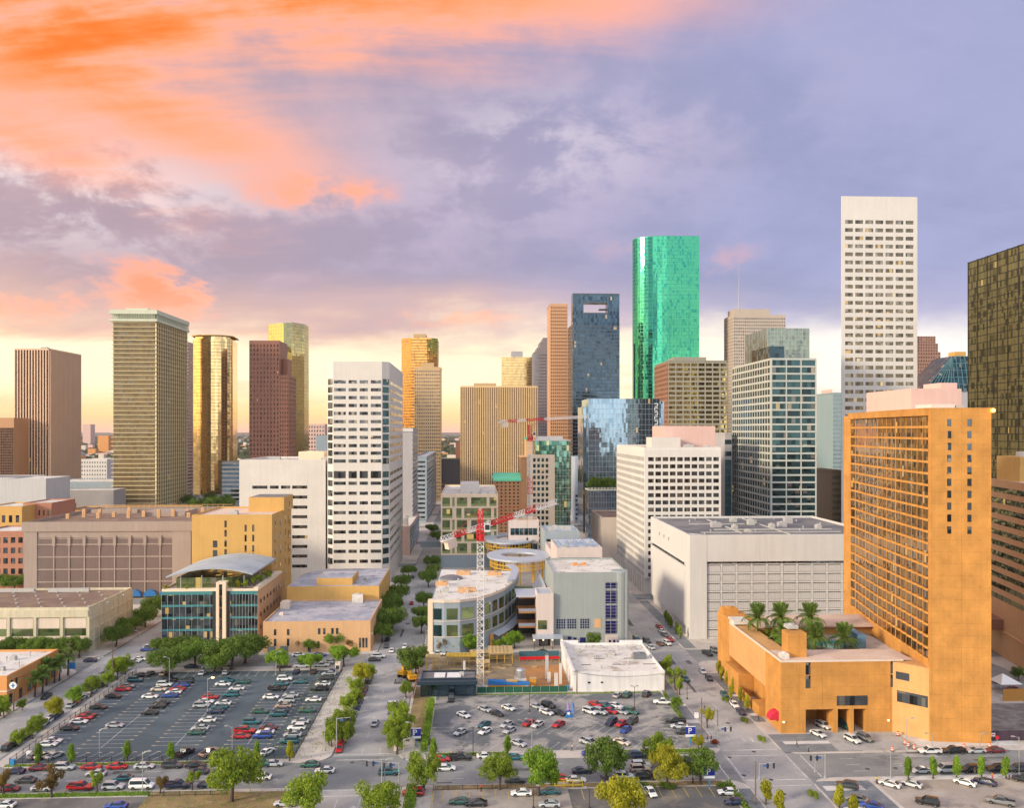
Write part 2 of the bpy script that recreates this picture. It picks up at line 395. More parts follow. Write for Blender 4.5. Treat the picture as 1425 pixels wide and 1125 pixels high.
# lot B slanted bays
def slant(y0,y1,x0,x1,dx,step):
    k=x0
    while k<x1:
        mb.add([(k,y0,Z),(k+.15,y0,Z),(k+dx+.15,y1,Z),(k+dx,y1,Z)],[(0,1,2,3)])
        st.quad((k+dx-.5,y1+.2,Z+.003),(k+dx+.4,y1+.2,Z+.003),(k+dx+.4,y1+.5,Z+.003),(k+dx-.5,y1+.5,Z+.003))
        st.quad((k-.4,y0-.5,Z+.003),(k+.4,y0-.5,Z+.003),(k+.4,y0-.2,Z+.003),(k-.4,y0-.2,Z+.003)); k+=step
slant(220,225,-2,46,4,3.1); slant(225.6,230.6,1,50,-4,3.1); slant(236,241,-3,44,4,3.1); slant(208.8,213,-6,50,3,3.1); slant(247,251.5,4,30,3.,3.1)
bayrow(-5.5,-1,210,226,2.6)
bayrow(57,-1,214,232,2.7)
struct(mb.build('parking_bay_marking',M_white)); struct(st.build('parking_bay_marking',M_stop))
mb=MB()
k=97.
while k<158:
    mb.add([(k,181.4,.172),(k+.2,181.4,.172),(k-2.3,186.2,.172),(k-2.5,186.2,.172)],[(0,1,2,3)]); k+=2.9
k=-7.
while k<18: mb.quad((k,180.6,.164),(k+.16,180.6,.164),(k+.16,186,.164),(k,186,.164)); k+=2.9
k=24.
while k<56: mb.quad((k,180,.164),(k+.16,180,.164),(k+.16,185.4,.164),(k,185.4,.164)); k+=2.9
mb.quad((-9.4,160,.164),(-9.1,160,.164),(-9.1,186,.164),(-9.4,186,.164))
for x in(117.,126,131): mb.quad((x,186.25,.173),(x+2.6,186.25,.173),(x+2.6,186.5,.173),(x,186.5,.173))
struct(mb.build('parking_bay_marking',M_yell))
# manhole covers and drain grates
mh=plain('cast_iron',(.06,.055,.055),.7)
for i,(px,py) in enumerate([(1013,1007),(1049,1047),(1015,1055),(1035,1080),(1073,1086),(1091,1106),(490,1062),(537,1062),(1207,1071),(1246,1070),(700,880),(590,915)]):
    X,Y=G(px,py); mb=MB(); mb.lathe((X,Y,.02),[(.55,0),(.55,.012)],14); struct(mb.build('manhole_cover',mh))

# repair patches and crack sealing in the roads
M_ptch=patchy('asphalt_patch',(.085,.085,.088),(.13,.13,.13),.4,None,.9); M_ptl=patchy('pale_patch',(.30,.29,.28),(.37,.35,.34),.4,None,.9)
r=random.Random(21); da=MB(); li=MB()
for i in range(70):
    if i%2: X=r.uniform(-150,170); Y=r.uniform(190,202); w,h=r.uniform(1.5,9),r.uniform(.5,2.4)
    else: X=r.choice((r.uniform(-33,-21),r.uniform(64,76),r.uniform(-131,-118))); Y=r.uniform(205,400); w,h=r.uniform(.6,2.6),r.uniform(2,14)
    mb=da if i%3 else li; z=.0102+.00012*i; mb.quad((X,Y,z),(X+w,Y,z),(X+w,Y+h,z),(X,Y+h,z))
for i in range(60):
    X=r.uniform(-110,160); Y=r.uniform(122,270); z=.172+.00012*i
    if 57<X<92 or -46<X<-12 or 186<Y<208: continue
    a=X; pts=[]
    for k in range(7): pts.append((a,Y)); a+=r.uniform(.5,2.2); Y+=r.uniform(-.8,.8)
    for k in range(6):
        (x0,y0),(x1,y1)=pts[k],pts[k+1]; da.add([(x0,y0-.05,z),(x1,y1-.05,z),(x1,y1+.05,z),(x0,y0+.05,z)],[(0,1,2,3)])
struct(da.build('road_patch',M_ptch)); struct(li.build('road_patch',M_ptl))
# ---------------- buildings ----------------
class Face:
    """a vertical wall plane: origin (x,y), direction u along the wall, outward normal n"""
    def __init__(s,a,b):
        s.a=Vector((a[0],a[1])); d=Vector((b[0]-a[0],b[1]-a[1])); s.w=d.length; s.u=d/s.w; s.n=Vector((s.u.y,-s.u.x))
        s.rz=math.atan2(s.u.y,s.u.x)
    def pt(s,u,d,z): q=s.a+s.u*u+s.n*d; return (q.x,q.y,z)
    def box(s,mb,u0,u1,z0,z1,d0,d1):
        mb.add([s.pt(u0,d1,z0),s.pt(u1,d1,z0),s.pt(u1,d0,z0),s.pt(u0,d0,z0),s.pt(u0,d1,z1),s.pt(u1,d1,z1),s.pt(u1,d0,z1),s.pt(u0,d0,z1)],
              [(3,2,1,0),(4,5,6,7),(0,1,5,4),(1,2,6,5),(2,3,7,6),(3,0,4,7)])
BW={}            # windows already split off, per building
WM={}            # shared window meshes
def winmesh(w,h,mat):
    k=(round(w,2),round(h,2),mat.name)
    if k not in WM:
        mb=MB(); mb.box(0,w,-.06,0,0,h); WM[k]=mb.mesh('window',mat)
    return WM[k]
class Bld:
    def __init__(s,name,label,cat,x0,x1,y0,y1,z1,group=None,z0=0.15,rz=0):
        s.x0,s.x1,s.y0,s.y1,s.z0,s.z1=x0,x1,y0,y1,z0,z1
        s.c=((x0+x1)/2,(y0+y1)/2,0.); s.root=thing(name,label,cat,s.c,0,group); s.nw=0; s.rest={}
    def mb(s): return MB(s.c)
    def front(s): return Face((s.x0,s.y0),(s.x1,s.y0))
    def right(s): return Face((s.x1,s.y0),(s.x1,s.y1))
    def left(s): return Face((s.x0,s.y1),(s.x0,s.y0))
    def faces(s,w): return [getattr(s,{'f':'front','r':'right','l':'left'}[k])() for k in w]
    def core(s,mat,name='wall',inset=0.,z1=None,roof=None,roofh=.0,parapet=1.0,pmat=None):
        z1=z1 or s.z1; mb=s.mb(); i=inset
        mb.box(s.x0+i,s.x1-i,s.y0+i,s.y1-i,s.z0,z1); o=mb.build(name,mat,s.root)
        if roof:
            mb=s.mb(); mb.quad((s.x0+.4,s.y0+.4,z1+.03),(s.x1-.4,s.y0+.4,z1+.03),(s.x1-.4,s.y1-.4,z1+.03),(s.x0+.4,s.y1-.4,z1+.03)); mb.build('roof',roof,s.root)
            if parapet:
                mb=s.mb(); p=.35
                mb.box(s.x0,s.x1,s.y0,s.y0+p,z1,z1+parapet); mb.box(s.x0,s.x1,s.y1-p,s.y1,z1,z1+parapet)
                mb.box(s.x0,s.x0+p,s.y0+p,s.y1-p,z1,z1+parapet); mb.box(s.x1-p,s.x1,s.y0+p,s.y1-p,z1,z1+parapet); mb.build('parapet',pmat or mat,s.root)
        return o
    def win(s,f,u,z,w,h,mat,d=.0,name='window'):
        if s.nw<100:
            s.nw+=1; q=f.pt(u,d,z); inst(name,winmesh(w,h,mat),s.root,(q[0]-s.c[0],q[1]-s.c[1],q[2]),f.rz)
        else:
            mb=s.rest.setdefault((mat.name,name),(mat,s.mb()))[1]; f.box(mb,u,u+w,z,z+h,d,d+.06)
    def done(s):
        for (mn,name),(mat,mb) in s.rest.items():
            o=mb.build(name,mat,s.root); o['kind']='stuff'
        return s.root
    def punch(s,f,z0,z1,nf,nb,wf,hf,wall,gl,t=.35,m0=0.,m1=None,sill=.45,skip=None,name='wall_grid'):
        """wall of piers and spandrels in front of the core, one pane per opening"""
        m1=m0 if m1 is None else m1
        W=f.w-m0-m1; bw=W/nb; fh=(z1-z0)/nf; ww=bw*wf; wh=fh*hf; mb=s.mb()
        if m0: f.box(mb,0,m0,z0,z1,0,t)
        if m1: f.box(mb,f.w-m1,f.w,z0,z1,0,t)
        for j in range(nf):
            zb=z0+j*fh; zs=zb+(fh-wh)*sill
            f.box(mb,m0,f.w-m1,zb,zs,0,t); f.box(mb,m0,f.w-m1,zs+wh,zb+fh,0,t)
            for i in range(nb+1):
                ua=m0+i*bw-(bw-ww)/2 if i else m0; ub=m0+i*bw+(bw-ww)/2 if i<nb else f.w-m1
                if skip and i<nb and skip(i,j): ub=m0+(i+1)*bw-(bw-ww)/2+.01
                f.box(mb,ua,ub,zs,zs+wh,0,t)
        mb.build(name,wall,s.root)
        for j in reversed(range(nf)):
            for i in range(nb):
                if skip and skip(i,j): continue
                s.win(f,m0+i*bw+(bw-ww)/2-.02,z0+j*fh+(fh-wh)*sill-.02,ww+.04,wh+.04,gl)
    def bands(s,f,z0,z1,nf,hf,wall,gl,t=.35,m0=0.,m1=0.,mull=0,sill=.5,mm=None):
        fh=(z1-z0)/nf; wh=fh*hf; mb=s.mb(); W=f.w-m0-m1
        if m0: f.box(mb,0,m0,z0,z1,0,t)
        if m1: f.box(mb,f.w-m1,f.w,z0,z1,0,t)
        for j in range(nf):
            zb=z0+j*fh; zs=zb+(fh-wh)*sill
            f.box(mb,m0,f.w-m1,zb,zs,0,t); f.box(mb,m0,f.w-m1,zs+wh,zb+fh,0,t)
        mb.build('spandrel',wall,s.root)
        for j in reversed(range(nf)): s.win(f,m0,z0+j*fh+(fh-wh)*sill-.02,W,wh+.04,gl)
        if mull:
            mb=s.mb()
            for i in range(1,mull): f.box(mb,m0+W*i/mull-.07,m0+W*i/mull+.07,z0,z1,.06,t*.6)
            mb.build('mullion',mm or wall,s.root)
    def piers(s,f,z0,z1,nb,wf,nf,wall,gl,spand,t=.9,m0=0.):
        """deep vertical fins with a dark strip of glass between each pair"""
        bw=(f.w-2*m0)/nb; mb=s.mb(); sp=s.mb()
        for i in range(nb+1):
            u=m0+i*bw; a=max(0,u-bw*(1-wf)/2); b=min(f.w,u+bw*(1-wf)/2); f.box(mb,a,b,z0,z1,0,t)
        mb.build('fin',wall,s.root)
        fh=(z1-z0)/nf
        for j in range(nf): f.box(sp,0,f.w,z0+j*fh,z0+j*fh+fh*.28,.06,.22)
        sp.build('spandrel',spand,s.root)
        for i in range(nb): s.win(f,m0+i*bw,z0,bw,z1-z0,gl)
    def curtain(s,f,z0,z1,nb,nf,gl,mm,t=.10,bw=.14,hw=.22,name='curtain_wall',skipv=False):
        mb=s.mb(); f.box(mb,0,f.w,z0,z1,0,.05); mb.build(name,gl,s.root)
        mb=s.mb()
        if not skipv:
            for i in range(nb+1):
                u=min(max(f.w*i/nb,bw/2),f.w-bw/2); f.box(mb,u-bw/2,u+bw/2,z0,z1,.05,.05+t)
        for j in range(nf+1):
            z=min(z0+(z1-z0)*j/nf,z1-hw/2); f.box(mb,0,f.w,z-hw/2,z+hw/2,.05,.05+t*.7)
        mb.build('mullion',mm,s.root)
    def unit(s,x,y,z,w,d,h,mat=None,name='rooftop_unit'):
        mb=s.mb(); mb.box(x-w/2,x+w/2,y-d/2,y+d/2,z,z+h); mb.box(x-w/2+.15,x+w/2-.15,y-d/2+.15,y+d/2-.15,z+h,z+h+.18)
        k=int(w//1.2)
        for i in range(k): mb.box(x-w/2+.3+i*1.2,x-w/2+.9+i*1.2,y-d/2-.06,y-d/2,z+.25*h,z+.8*h)
        if w>2: mb.lathe((x,y,z+h+.18),[(min(w,d)*.3,0),(min(w,d)*.3,.25),(min(w,d)*.22,.3)],12)
        mb.build(name,mat or M_unit,s.root)
    def vent(s,x,y,z,r=.25,h=.8):
        mb=s.mb(); mb.lathe((x,y,z),[(r*.6,0),(r*.6,h*.7),(r,h*.7),(r,h),(r*.3,h*1.15)],10); mb.build('roof_vent',M_unit,s.root)
def solid(x,name,fn,mat,smooth=False):
    mb=x.mb(); fn(mb); return mb.build(name,mat,x.root,smooth)

M_unit=masonry('galvanised_metal',(.46,.45,.43),.15,.5,.4)
M_roofg=patchy('grey_roof',(.13,.125,.14),(.22,.205,.21),.06,(.19,.17,.17),.9,stain=.3)
M_roofw=patchy('white_roof',(.70,.66,.61),(.56,.50,.45),.07,(.40,.33,.27),.85,lo=.48,hi=.68,stain=.25)
M_roofb=patchy('brown_roof',(.20,.125,.095),(.255,.17,.13),.08,(.29,.20,.10),.95,lo=.42,hi=.6)
M_roofbl=patchy('blue_grey_roof',(.30,.31,.38),(.44,.42,.46),.09,(.22,.21,.24),.7,lo=.42,hi=.56)
M_roofp=patchy('pinkish_roof',(.62,.45,.36),(.70,.54,.45),.1,None,.85,stain=.2)
M_wt=masonry('pale_precast',(.66,.61,.555),.14,.8,.1,.12,(1.9,0),.93)
M_wt2=masonry('white_precast',(.66,.62,.58),.10,.8,.05,.12)
M_gar=masonry('white_garage_concrete',(.60,.575,.555),.08,.85,.05,.16)
M_brick=masonry('orange_brick',(.53,.245,.055),.40,.85,.22,.22,(6.2,3.1),.84)
M_brickl=masonry('pale_orange_brick',(.60,.32,.12),.2,.8,.2,.2,(0,3.1),.9)
M_tan=masonry('tan_masonry',(.60,.35,.105),.12,.85,.15,.15,(0,1.2),.95)
M_tan2=masonry('peach_masonry',(.62,.37,.19),.12,.85,.15,.2)
M_beige=masonry('beige_panel',(.58,.52,.37),.14,.85,.15,.35)
M_cream=masonry('cream_stucco',(.70,.58,.48),.08,.8,.2,.2)
M_brownc=masonry('brown_grey_concrete',(.36,.28,.235),.12,.9,.1,.2)
M_brownd=masonry('brown_block_panel',(.185,.130,.115),.12,.9,.2,.15,(1.2,.8),.88)
M_peach=masonry('peach_precast',(.80,.64,.47),.06,.8,.1,.1)
M_pink=masonry('pink_precast',(.66,.44,.385),.08,.8,.1,.12)
M_gran=masonry('brown_granite',(.27,.115,.075),.16,.5,.2,.15)
M_grey=masonry('grey_concrete',(.42,.40,.41),.1,.85,.1,.15)
M_sil=plain('aluminium',(.55,.55,.56),.35,.6)
M_dk=plain('dark_metal',(.045,.045,.05),.5,.3)
G_dark=glass('dark_window_glass',(.14,.155,.17),(.022,.024,.028),(1.4,1.4,3.7),.7,.10,.012,.006,.55,.10)
G_teal=glass('teal_window_glass',(.05,.115,.135),(.018,.04,.05),(2.1,2.1,3.7),.7,.08,.012,.006,.45,.04)
G_br=glass('bronze_window_glass',(.11,.055,.032),(.04,.022,.016),(1.5,1.5,3.7),.75,.12,.02,.004,.4)
G_gold=glass('gold_mirror_glass',(.88,.66,.32),(.66,.52,.28),(3.2,3.2,3.8),.95,.10,.010,.0,.2)
G_gr=glass('green_mirror_glass',(.075,.47,.27),(.02,.30,.24),(1.6,1.6,3.9),.95,.05,.008,.0,.2)
G_blue=glass('blue_mirror_glass',(.27,.39,.49),(.18,.29,.38),(1.6,1.6,3.8),.9,.05,.010,.004,.3)
G_smoke=glass('smoke_mirror_glass',(.60,.48,.18),(.16,.13,.06),(1.6,1.6,3.8),.92,.06,.012,.006,.45)
G_olive=glass('olive_window_glass',(.24,.32,.15),(.10,.15,.07),(2,2,4),.7,.1,.02,.03,.3,.1)
G_cobalt=glass('cobalt_window_glass',(.03,.04,.20),(.012,.014,.09),(1.8,1.8,1.6),.6,.1,.02)

def bx(pl,pr,Y): return AZ(pl)*Y, AZ(pr)*Y
# --- white office tower with its lower wing, left of the middle street
Y=440.; x0,x1=bx(454,541,Y); yb=x1/AZ(560.5); z=ZP(503,x0,Y)
b=Bld('office_tower','tall white stone office tower with dark strip windows and blank top by the middle street','office tower',x0,x1,Y,yb,z)
ch=3.6
poly=[(x0+ch,Y),(x1-ch,Y),(x1,Y+ch),(x1,yb),(x0,yb),(x0,Y+ch)]
solid(b,'wall',lambda m:m.prism(poly,.15,z),M_wt)
solid(b,'roof',lambda m:m.prism([(x0+4,Y+4),(x1-4,Y+4),(x1-4,yb-4),(x0+4,yb-4)],z+.0,z+.25),M_roofg)
rows=[ZP(py,x0,Y) for py in (531.5,542.5,553.5,564.5,575.5,587,598,609,620.5,631,642,  673,687,700.5,714,728,741,754.5,768,782)]
ff=Face((x0+ch,Y),(x1-ch,Y)); k=ff.w/78.
spans=[(5,25.5),(30,43),(47,60.5),(64.5,76)]
def rowset(f,spans,k,zc,h):
    for a,c in spans: b.win(f,a*k,zc-h/2,(c-a)*k,h,G_dark,.0)
for zc in rows:
    for a,c in ((1,20),(25,38),(43,56),(61,77.5)): b.win(ff,a*k*.985,zc-.85,(c-a)*k,1.7,G_dark,.01)
zl=(ZP(656,x0,Y)+ZP(666,x0,Y))/2
for a,c in ((1,20),(25,38),(43,56),(61,77.5)): b.win(ff,a*k*.985,zl-1.9,(c-a)*k,3.8,G_dark,.01)
cl=Face((x1-ch,Y),(x1,Y+ch)); c2=Face((x0,Y+ch),(x0+ch,Y)); rf=Face((x1,Y+ch),(x1,yb))
for zc in rows+[zl]:
    h=3.2
    b.win(cl,.5,zc-h/2,cl.w-1.,h,G_teal,.01); b.win(c2,.5,zc-h/2,c2.w-1.,h,G_dark,.01)
    for i in range(4): b.win(rf,3+i*(rf.w-4)/4,zc-.85,(rf.w-4)/4-2.4,1.7,G_dark,.01)
b.unit((x0+x1)/2-8,Y+30,z+.25,5,5,1.6); b.unit((x0+x1)/2+6,Y+26,z+.25,3,3,1.4); b.done()
Yw=444.; w0,w1=bx(333,454.5,Yw); zw=ZP(643,w0,Yw)
b=Bld('office_wing','broad white stone wing with a few strip windows, attached to the white stone tower','office building',w0,w1-.6,Yw,Yw+55,zw)
b.core(M_wt,roof=M_roofbl,parapet=1.1)
ff=b.front(); s_=ff.w/120.
zc=ZP(678.5,w0,Yw)
for a,c in ((18,39),(42.5,54.5),(58,70.5),(73.5,94.5)): b.win(ff,a*s_,zc-.8,(c-a)*s_,1.6,G_dark,.01)
for py in (692.5,706.5,720,734,748,761.5,775,789): b.win(ff,73.5*s_,ZP(py,w0,Yw)-.8,21*s_,1.6,G_dark,.01)
b.unit(w0+33,Yw+30,zw,14,12,4.5,M_peach,'penthouse'); b.unit(w0+14,Yw+20,zw,6,3,1.8); b.unit(w0+22,Yw+12,zw,3,3,1.2); b.unit(w0+42,Yw+18,zw,4,4,1.5); b.done()

# --- white grid office right of centre
Y=405.; x0=84.; x1=AZ(1003)*Y; yb=x0/AZ(858.5); z=ZP(626,x0,Y)
b=Bld('office_block','white office block with a regular grid of square dark windows, behind the white garage','office building',x0,x1,Y,yb,z)
b.core(M_wt2,inset=.4,roof=M_roofb,parapet=1.2,pmat=M_wt2)
n=16; z0=ZP(822,x0,Y)+6
zt=z-2.9
b.punch(b.front(),z0,zt,17,10,.80,.56,M_wt2,G_dark,t=.0+.45,m0=1.4,m1=.6)
solid(b,'cornice',lambda m:b.front().box(m,0,b.front().w,zt,z,0,.45),M_wt2)
lf=b.left(); b.punch(lf,z0,zt,17,26,.56,.58,M_wt2,G_dark,t=.16,m0=.6)
solid(b,'cornice',lambda m:lf.box(m,0,lf.w,zt,z,0,.16),M_wt2)
solid(b,'colonnade',lambda m:[lf.box(m,u,u+.9,.15,z0,.0,.55) for u in [i*lf.w/13 for i in range(13)]],M_wt2)
X1=AZ(926)*430; X2=AZ(997)*430; zp=ZP(593,X1,430)
solid(b,'penthouse',lambda m:m.box(X1,X2,432,462,z,zp),M_pink); X3=AZ(907)*418; X4=AZ(947)*418
solid(b,'penthouse',lambda m:m.box(X3,X4,418,431.5,z,ZP(609,X3,418)),M_wt2)
b.unit(AZ(960)*415,418,z,5,3,2); b.unit(AZ(985)*415,416,z,3,3,1.6); b.done()

# --- white parking garage
Y=318.; x0=AZ(960.5)*Y; x1=AZ(1231)*Y; yb=x0/AZ(907); z=ZP(745,x0,Y)
b=Bld('parking_garage','huge white parking garage with blank top band and pale ribbed screens, behind the palm terrace','parking garage',x0,x1,Y,yb,z-1)
b.core(M_gar,inset=.5,roof=M_roofg,parapet=1.0,pmat=M_gar)
ff=b.front(); lf=b.left(); px=ff.w/270.
solid(b,'corner_post',lambda m:m.prism([(x0-.3,Y-.9),(x0+22*px,Y-.9),(x0+22*px,Y+1),(x0+1,Y+6),(x0-.3,Y+6)],.15,z),M_gar)
zb=ZP(782,x0,Y); zs=ZP(786,x0,Y)
solid(b,'top_band',lambda m:ff.box(m,22*px,ff.w,zb,z-.02,0,.8),M_gar)
G_scr=masonry('ribbed_screen',(.54,.52,.51),.10,.85,.3,.12,(.84,0),.72)
bays=[22+i*20.9 for i in range(13)]
for i in range(12):
    b.win(ff,bays[i]*px+.3,zs,20.9*px-.6,zb-zs,G_dark,.02,'opening')
fl=8; fh=(zs-.3)/fl
for i in range(12):
    for j in range(fl):
        mbk=(round(20.9*px-.9,2),round(fh-1.1,2),'scr')
        if mbk not in WM:
            t_=MB(); t_.box(0,mbk[0],-.25,0,0,mbk[1]); WM[mbk]=t_.mesh('screen_panel',G_scr)
        q=ff.pt(bays[i]*px+.45,.02,.3+j*fh+.55); inst('screen_panel',WM[mbk],b.root,(q[0]-b.c[0],q[1]-b.c[1],q[2]))
def frame(m):
    for i in range(13): ff.box(m,bays[i]*px-.3,bays[i]*px+.3,.15,zs,0,.36)
    for j in range(fl+1): ff.box(m,22*px,ff.w,.15+j*fh,.15+j*fh+(.55 if j<fl else .3),0,.32)
solid(b,'screen_frame',frame,M_gar)
solid(b,'top_band',lambda m:lf.box(m,0,lf.w-6,zb-1.5,z-.02,0,.5),M_gar)
solid(b,'blank_panel',lambda m:lf.box(m,0,lf.w-6,4.,zb-2.8,0,.5),M_gar)
for i in range(6): b.win(lf,3+i*9.5,zb-2.7,8.6,1.1,G_dark,.05,'opening')
for i in range(3): b.win(lf,18+i*9,z-6.5,.9,1.4,G_dark,.5,'opening')
for (qx,qy,w_,h_) in ((104,352,6,2.6),(110,345,3,2),(122,360,4,3),(127,348,3,2.2),(133,352,5,2.6),(141,366,5,3.4),(118,372,4,2),(146,345,3,2),(112,334,3,1.2)): b.unit(qx,qy,z-1,w_*.7,2.6,h_*.75,M_grey if w_>4 else None)
for i in range(18): b.vent(x0+8+(i*37)%68,Y+8+(i*23)%58,z-.97,.35,.9)
def ramp(m):
    m.box(92,150,332,332.3,z-.97,z-.6); m.box(126,126.3,325,384,z-.97,z-.6); m.box(95,120,362,362.3,z-.97,z-.6)
    m.box(100,150,341,341.4,z-.97,z-.5); m.box(108,108.4,330,380,z-.97,z-.5)
solid(b,'roof_duct',ramp,M_unit); b.done()

# --- hotel: curved window side, brick slab and podium with courtyard
def hp(px,d_): l=(px-CX)*d_/F; return (l*CT+d_*ST,d_*CT-l*ST)
zt=87.; P0=hp(1293,215.6); P1=hp(1378,214.0)
arc=[hp(1184,283),hp(1191,279),hp(1205,267),hp(1222,254),hp(1247,239),P0]
b=Bld('hotel_tower','orange brick hotel tower with a curved side of small bay windows and a blank slab','hotel',P0[0],P1[0],P0[1],P0[1]+60,zt)
ins=[(x+.7,y+.5) for x,y in arc[:-1]]+[(P0[0]+.6,P0[1]+.6)]
poly=ins+[(P1[0]-.3,P1[1]+.6),(P1[0]+3,P1[1]+14),(P1[0]+12,283),(arc[0][0]+1,285)]
solid(b,'wall',lambda m:m.prism(poly,.15,zt-1),M_brick)
ff=Face(P0,P1)
solid(b,'brick_slab',lambda m:ff.box(m,0,ff.w,.15,zt,-12,.6),M_brick)
for uu in (.31,.64):
    for j in range(10): b.win(ff,uu*ff.w-.45,zt-4.8-j*3.1,1.0,1.9,G_dark,.58)
G_hot=glass('warm_window_glass',(.46,.26,.07),(.10,.06,.035),(1.2,1.2,3.1),.85,.08,.03,.02,.35,.12)
nfl=21; zb0=20.9; fh=(zt-2.2-zb0)/nfl
def bay(m,f,nb,j):
    pass
for si in range(len(arc)-1):
    f=Face(arc[si],arc[si+1]); nb=max(1,round(f.w/4.1)); bw=f.w/nb; mb=b.mb()
    for i in range(nb):
        u=i*bw
        f.box(mb,u,u+.30,zb0,zt-2,0,.16)
    f.box(mb,f.w-.28,f.w,zb0,zt-2,0,.16); f.box(mb,0,f.w,zt-2,zt,-.4,1.0)
    for j in range(nfl):
        z=zb0+j*fh
        f.box(mb,0,f.w,z,z+.50,0,.20)
        for i in range(nb):      # shallow bay sills with slanted cheeks
            u=i*bw+.28; v=u+bw-.28
            pts=[f.pt(u,.20,0),f.pt(u+.8,.50,0),f.pt(v-.8,.50,0),f.pt(v,.20,0)]
            mb.prism([(p[0],p[1]) for p in pts],z-.02,z+.58)
    mb.build('bay_sill',M_brickl if si==99 else M_brick,b.root)
    for j in reversed(range(nfl)):
        for i in range(nb):
            b.win(f,i*bw+.3,zb0+j*fh+.58,bw-.34,fh-.6,G_hot,.06)
solid(b,'penthouse',lambda m:m.box(AZ(1268)*240,AZ(1338)*240,240,268,zt-1,zt+6.6),M_pink)
solid(b,'penthouse',lambda m:m.box(AZ(1310)*244,AZ(1332)*244,244,254,zt+6.6,zt+8.6),M_pink)
solid(b,'roof_canopy',lambda m:m.box(P0[0]+4,P0[0]+10.5,P0[1]+6,P0[1]+14,zt-.5,zt+1.2),M_wt2)
solid(b,'roof',lambda m:m.prism(poly,zt-1,zt-.9),M_roofp)
b.unit(P1[0]-3,P1[1]+9,zt-.5,2,2,1.2)
solid(b,'roof_glint',lambda m:m.lathe((P1[0]+.2,P1[1]-.9,zt-1.2),[(.3,0),(.5,.3),(.5,.7),(.2,1.)],10),plain('orange_glint',(1,.4,.1),.4,0,(1,.30,.04),9.))  # orange glint at the roof corner, built as a small glowing part
b.done()
# the podium
Yp=217.; xp0=81.8; xh=hp(1255,217)[0]; zp=19.2
b=Bld('hotel_podium','low orange brick hotel podium with garage doors, pool terrace and palms on its roof','hotel podium',xp0,P0[0],Yp,300,zp)
solid(b,'wall',lambda m:m.box(xp0,xh,Yp,229,.15+6.3,zp),M_brick)
gd=[hp(p,219)[0] for p in (1125,1165,1171,1188,1194,1212)]
def low(m):
    m.box(xp0,gd[0],Yp,229,.15,6.45); m.box(gd[1],gd[2],Yp,229,.15,6.45); m.box(gd[3],gd[4],Yp,229,.15,6.45); m.box(gd[5],xh,Yp,229,.15,6.45)
    m.box(gd[0]+.0,gd[5],Yp+11,229,.15,6.45)
solid(b,'wall',low,M_brick)
ff=Face((xp0,Yp),(xh,Yp))
b.win(ff,gd[2]-xp0-.3,7.4,gd[5]-gd[2]+.6,2.6,G_dark,.03)
for px in (1128,1250): 
    u=hp(px,219)[0]-xp0; b.win(ff,u-.6,12.2,1.25,3.3,G_dark,.03); b.win(ff,u-.6,15.8,1.25,3.3,G_dark,.03)
solid(b,'lamp_housing',lambda m:[m.lathe((gd[k]+dx,Yp-.15,3.1),[(.3,0),(.3,.3)],10) for k,dx in((0,-6),(5,6))],plain('lamp_glow',(.9,.8,.6),.4,0,(1,.75,.4),1.2))
# angled wall to the tower
fa=Face((xh,Yp),P0); solid(b,'angled_wall',lambda m:fa.box(m,0,fa.w,.15,19.,-8,.0),M_brickl)
b.win(fa,1.2,8.6,fa.w-1.5,3.0,G_dark,.02); b.win(fa,.9,14.6,3.4,2.0,G_dark,.02)
# left wall along the right street, with a stair tower at its far end
solid(b,'side_wall',lambda m:m.box(xp0,xp0+6,229.01,262,9.,zp),M_brickl)
solid(b,'side_wall',lambda m:m.box(xp0+3.2,xp0+6,229.01,262,.15,9.),M_brick)
solid(b,'stair_tower',lambda m:m.box(xp0+.15,xp0+8,262.01,275,.15,zp+1.2),M_brick)
solid(b,'side_room',lambda m:m.box(xp0-1.5,xp0+3.1,248,261.9,.15,7.),M_brick)
solid(b,'side_room',lambda m:m.box(xp0-1.5,xp0+3.1,230,236,.15,3.2),M_brick)
solid(b,'planter_wall',lambda m:[m.box(xp0-1.5,xp0-1.1,236.01,247.9,.15,3.2)],M_brick)
solid(b,'roof',lambda m:m.quad((xp0+.5,Yp+.5,zp+.02),(P0[0]-.2,Yp+.5,zp+.02),(P0[0]-.2,228.9,zp+.02),(xp0+.5,228.9,zp+.02)),M_roofp)
solid(b,'roof_edge',lambda m:(m.box(xp0-.05,xh+3,Yp-.08,Yp+.5,zp-.05,zp+.35),m.box(xp0-.05,xp0+.4,Yp+.51,262,zp-.05,zp+.35)),M_cream)
solid(b,'chimney_block',lambda m:m.box(*[v for v in (hp(1110,225)[0]-2.6,hp(1110,225)[0]+2.6,221.5,226)],zp,zp+6.6),M_brick)
b.unit(hp(1101,224)[0]-1.8,221,zp,2.4,2,1.3,M_roofw); b.unit(hp(1110,225)[0],226,zp+7,3,3,.8)
solid(b,'back_wing',lambda m:m.box(xp0+7.5,P0[0]+14,258,270,.15,zp),M_brickl)
solid(b,'roof',lambda m:m.box(xp0+7,P0[0]+13,255,271,zp,zp+.4),M_roofp)
solid(b,'terrace_floor',lambda m:m.box(xp0+6.1,P0[0]+6,229.1,257.9,15.5,16.5),M_walk)
solid(b,'barrel_roof',lambda m:m.prism([(xp0+.2,258),(xp0+5,258),(xp0+5,264),(xp0+.2,264)],zp+.4,zp+1.6),M_roofw)
b.unit(xp0+3,272,zp+1.2,5,4,1.6,M_brick)
solid(b,'pool_deck',lambda m:m.box(hp(1145,236)[0]-10,hp(1200,236)[0]+3,236,250,16.51,16.56),M_conc)
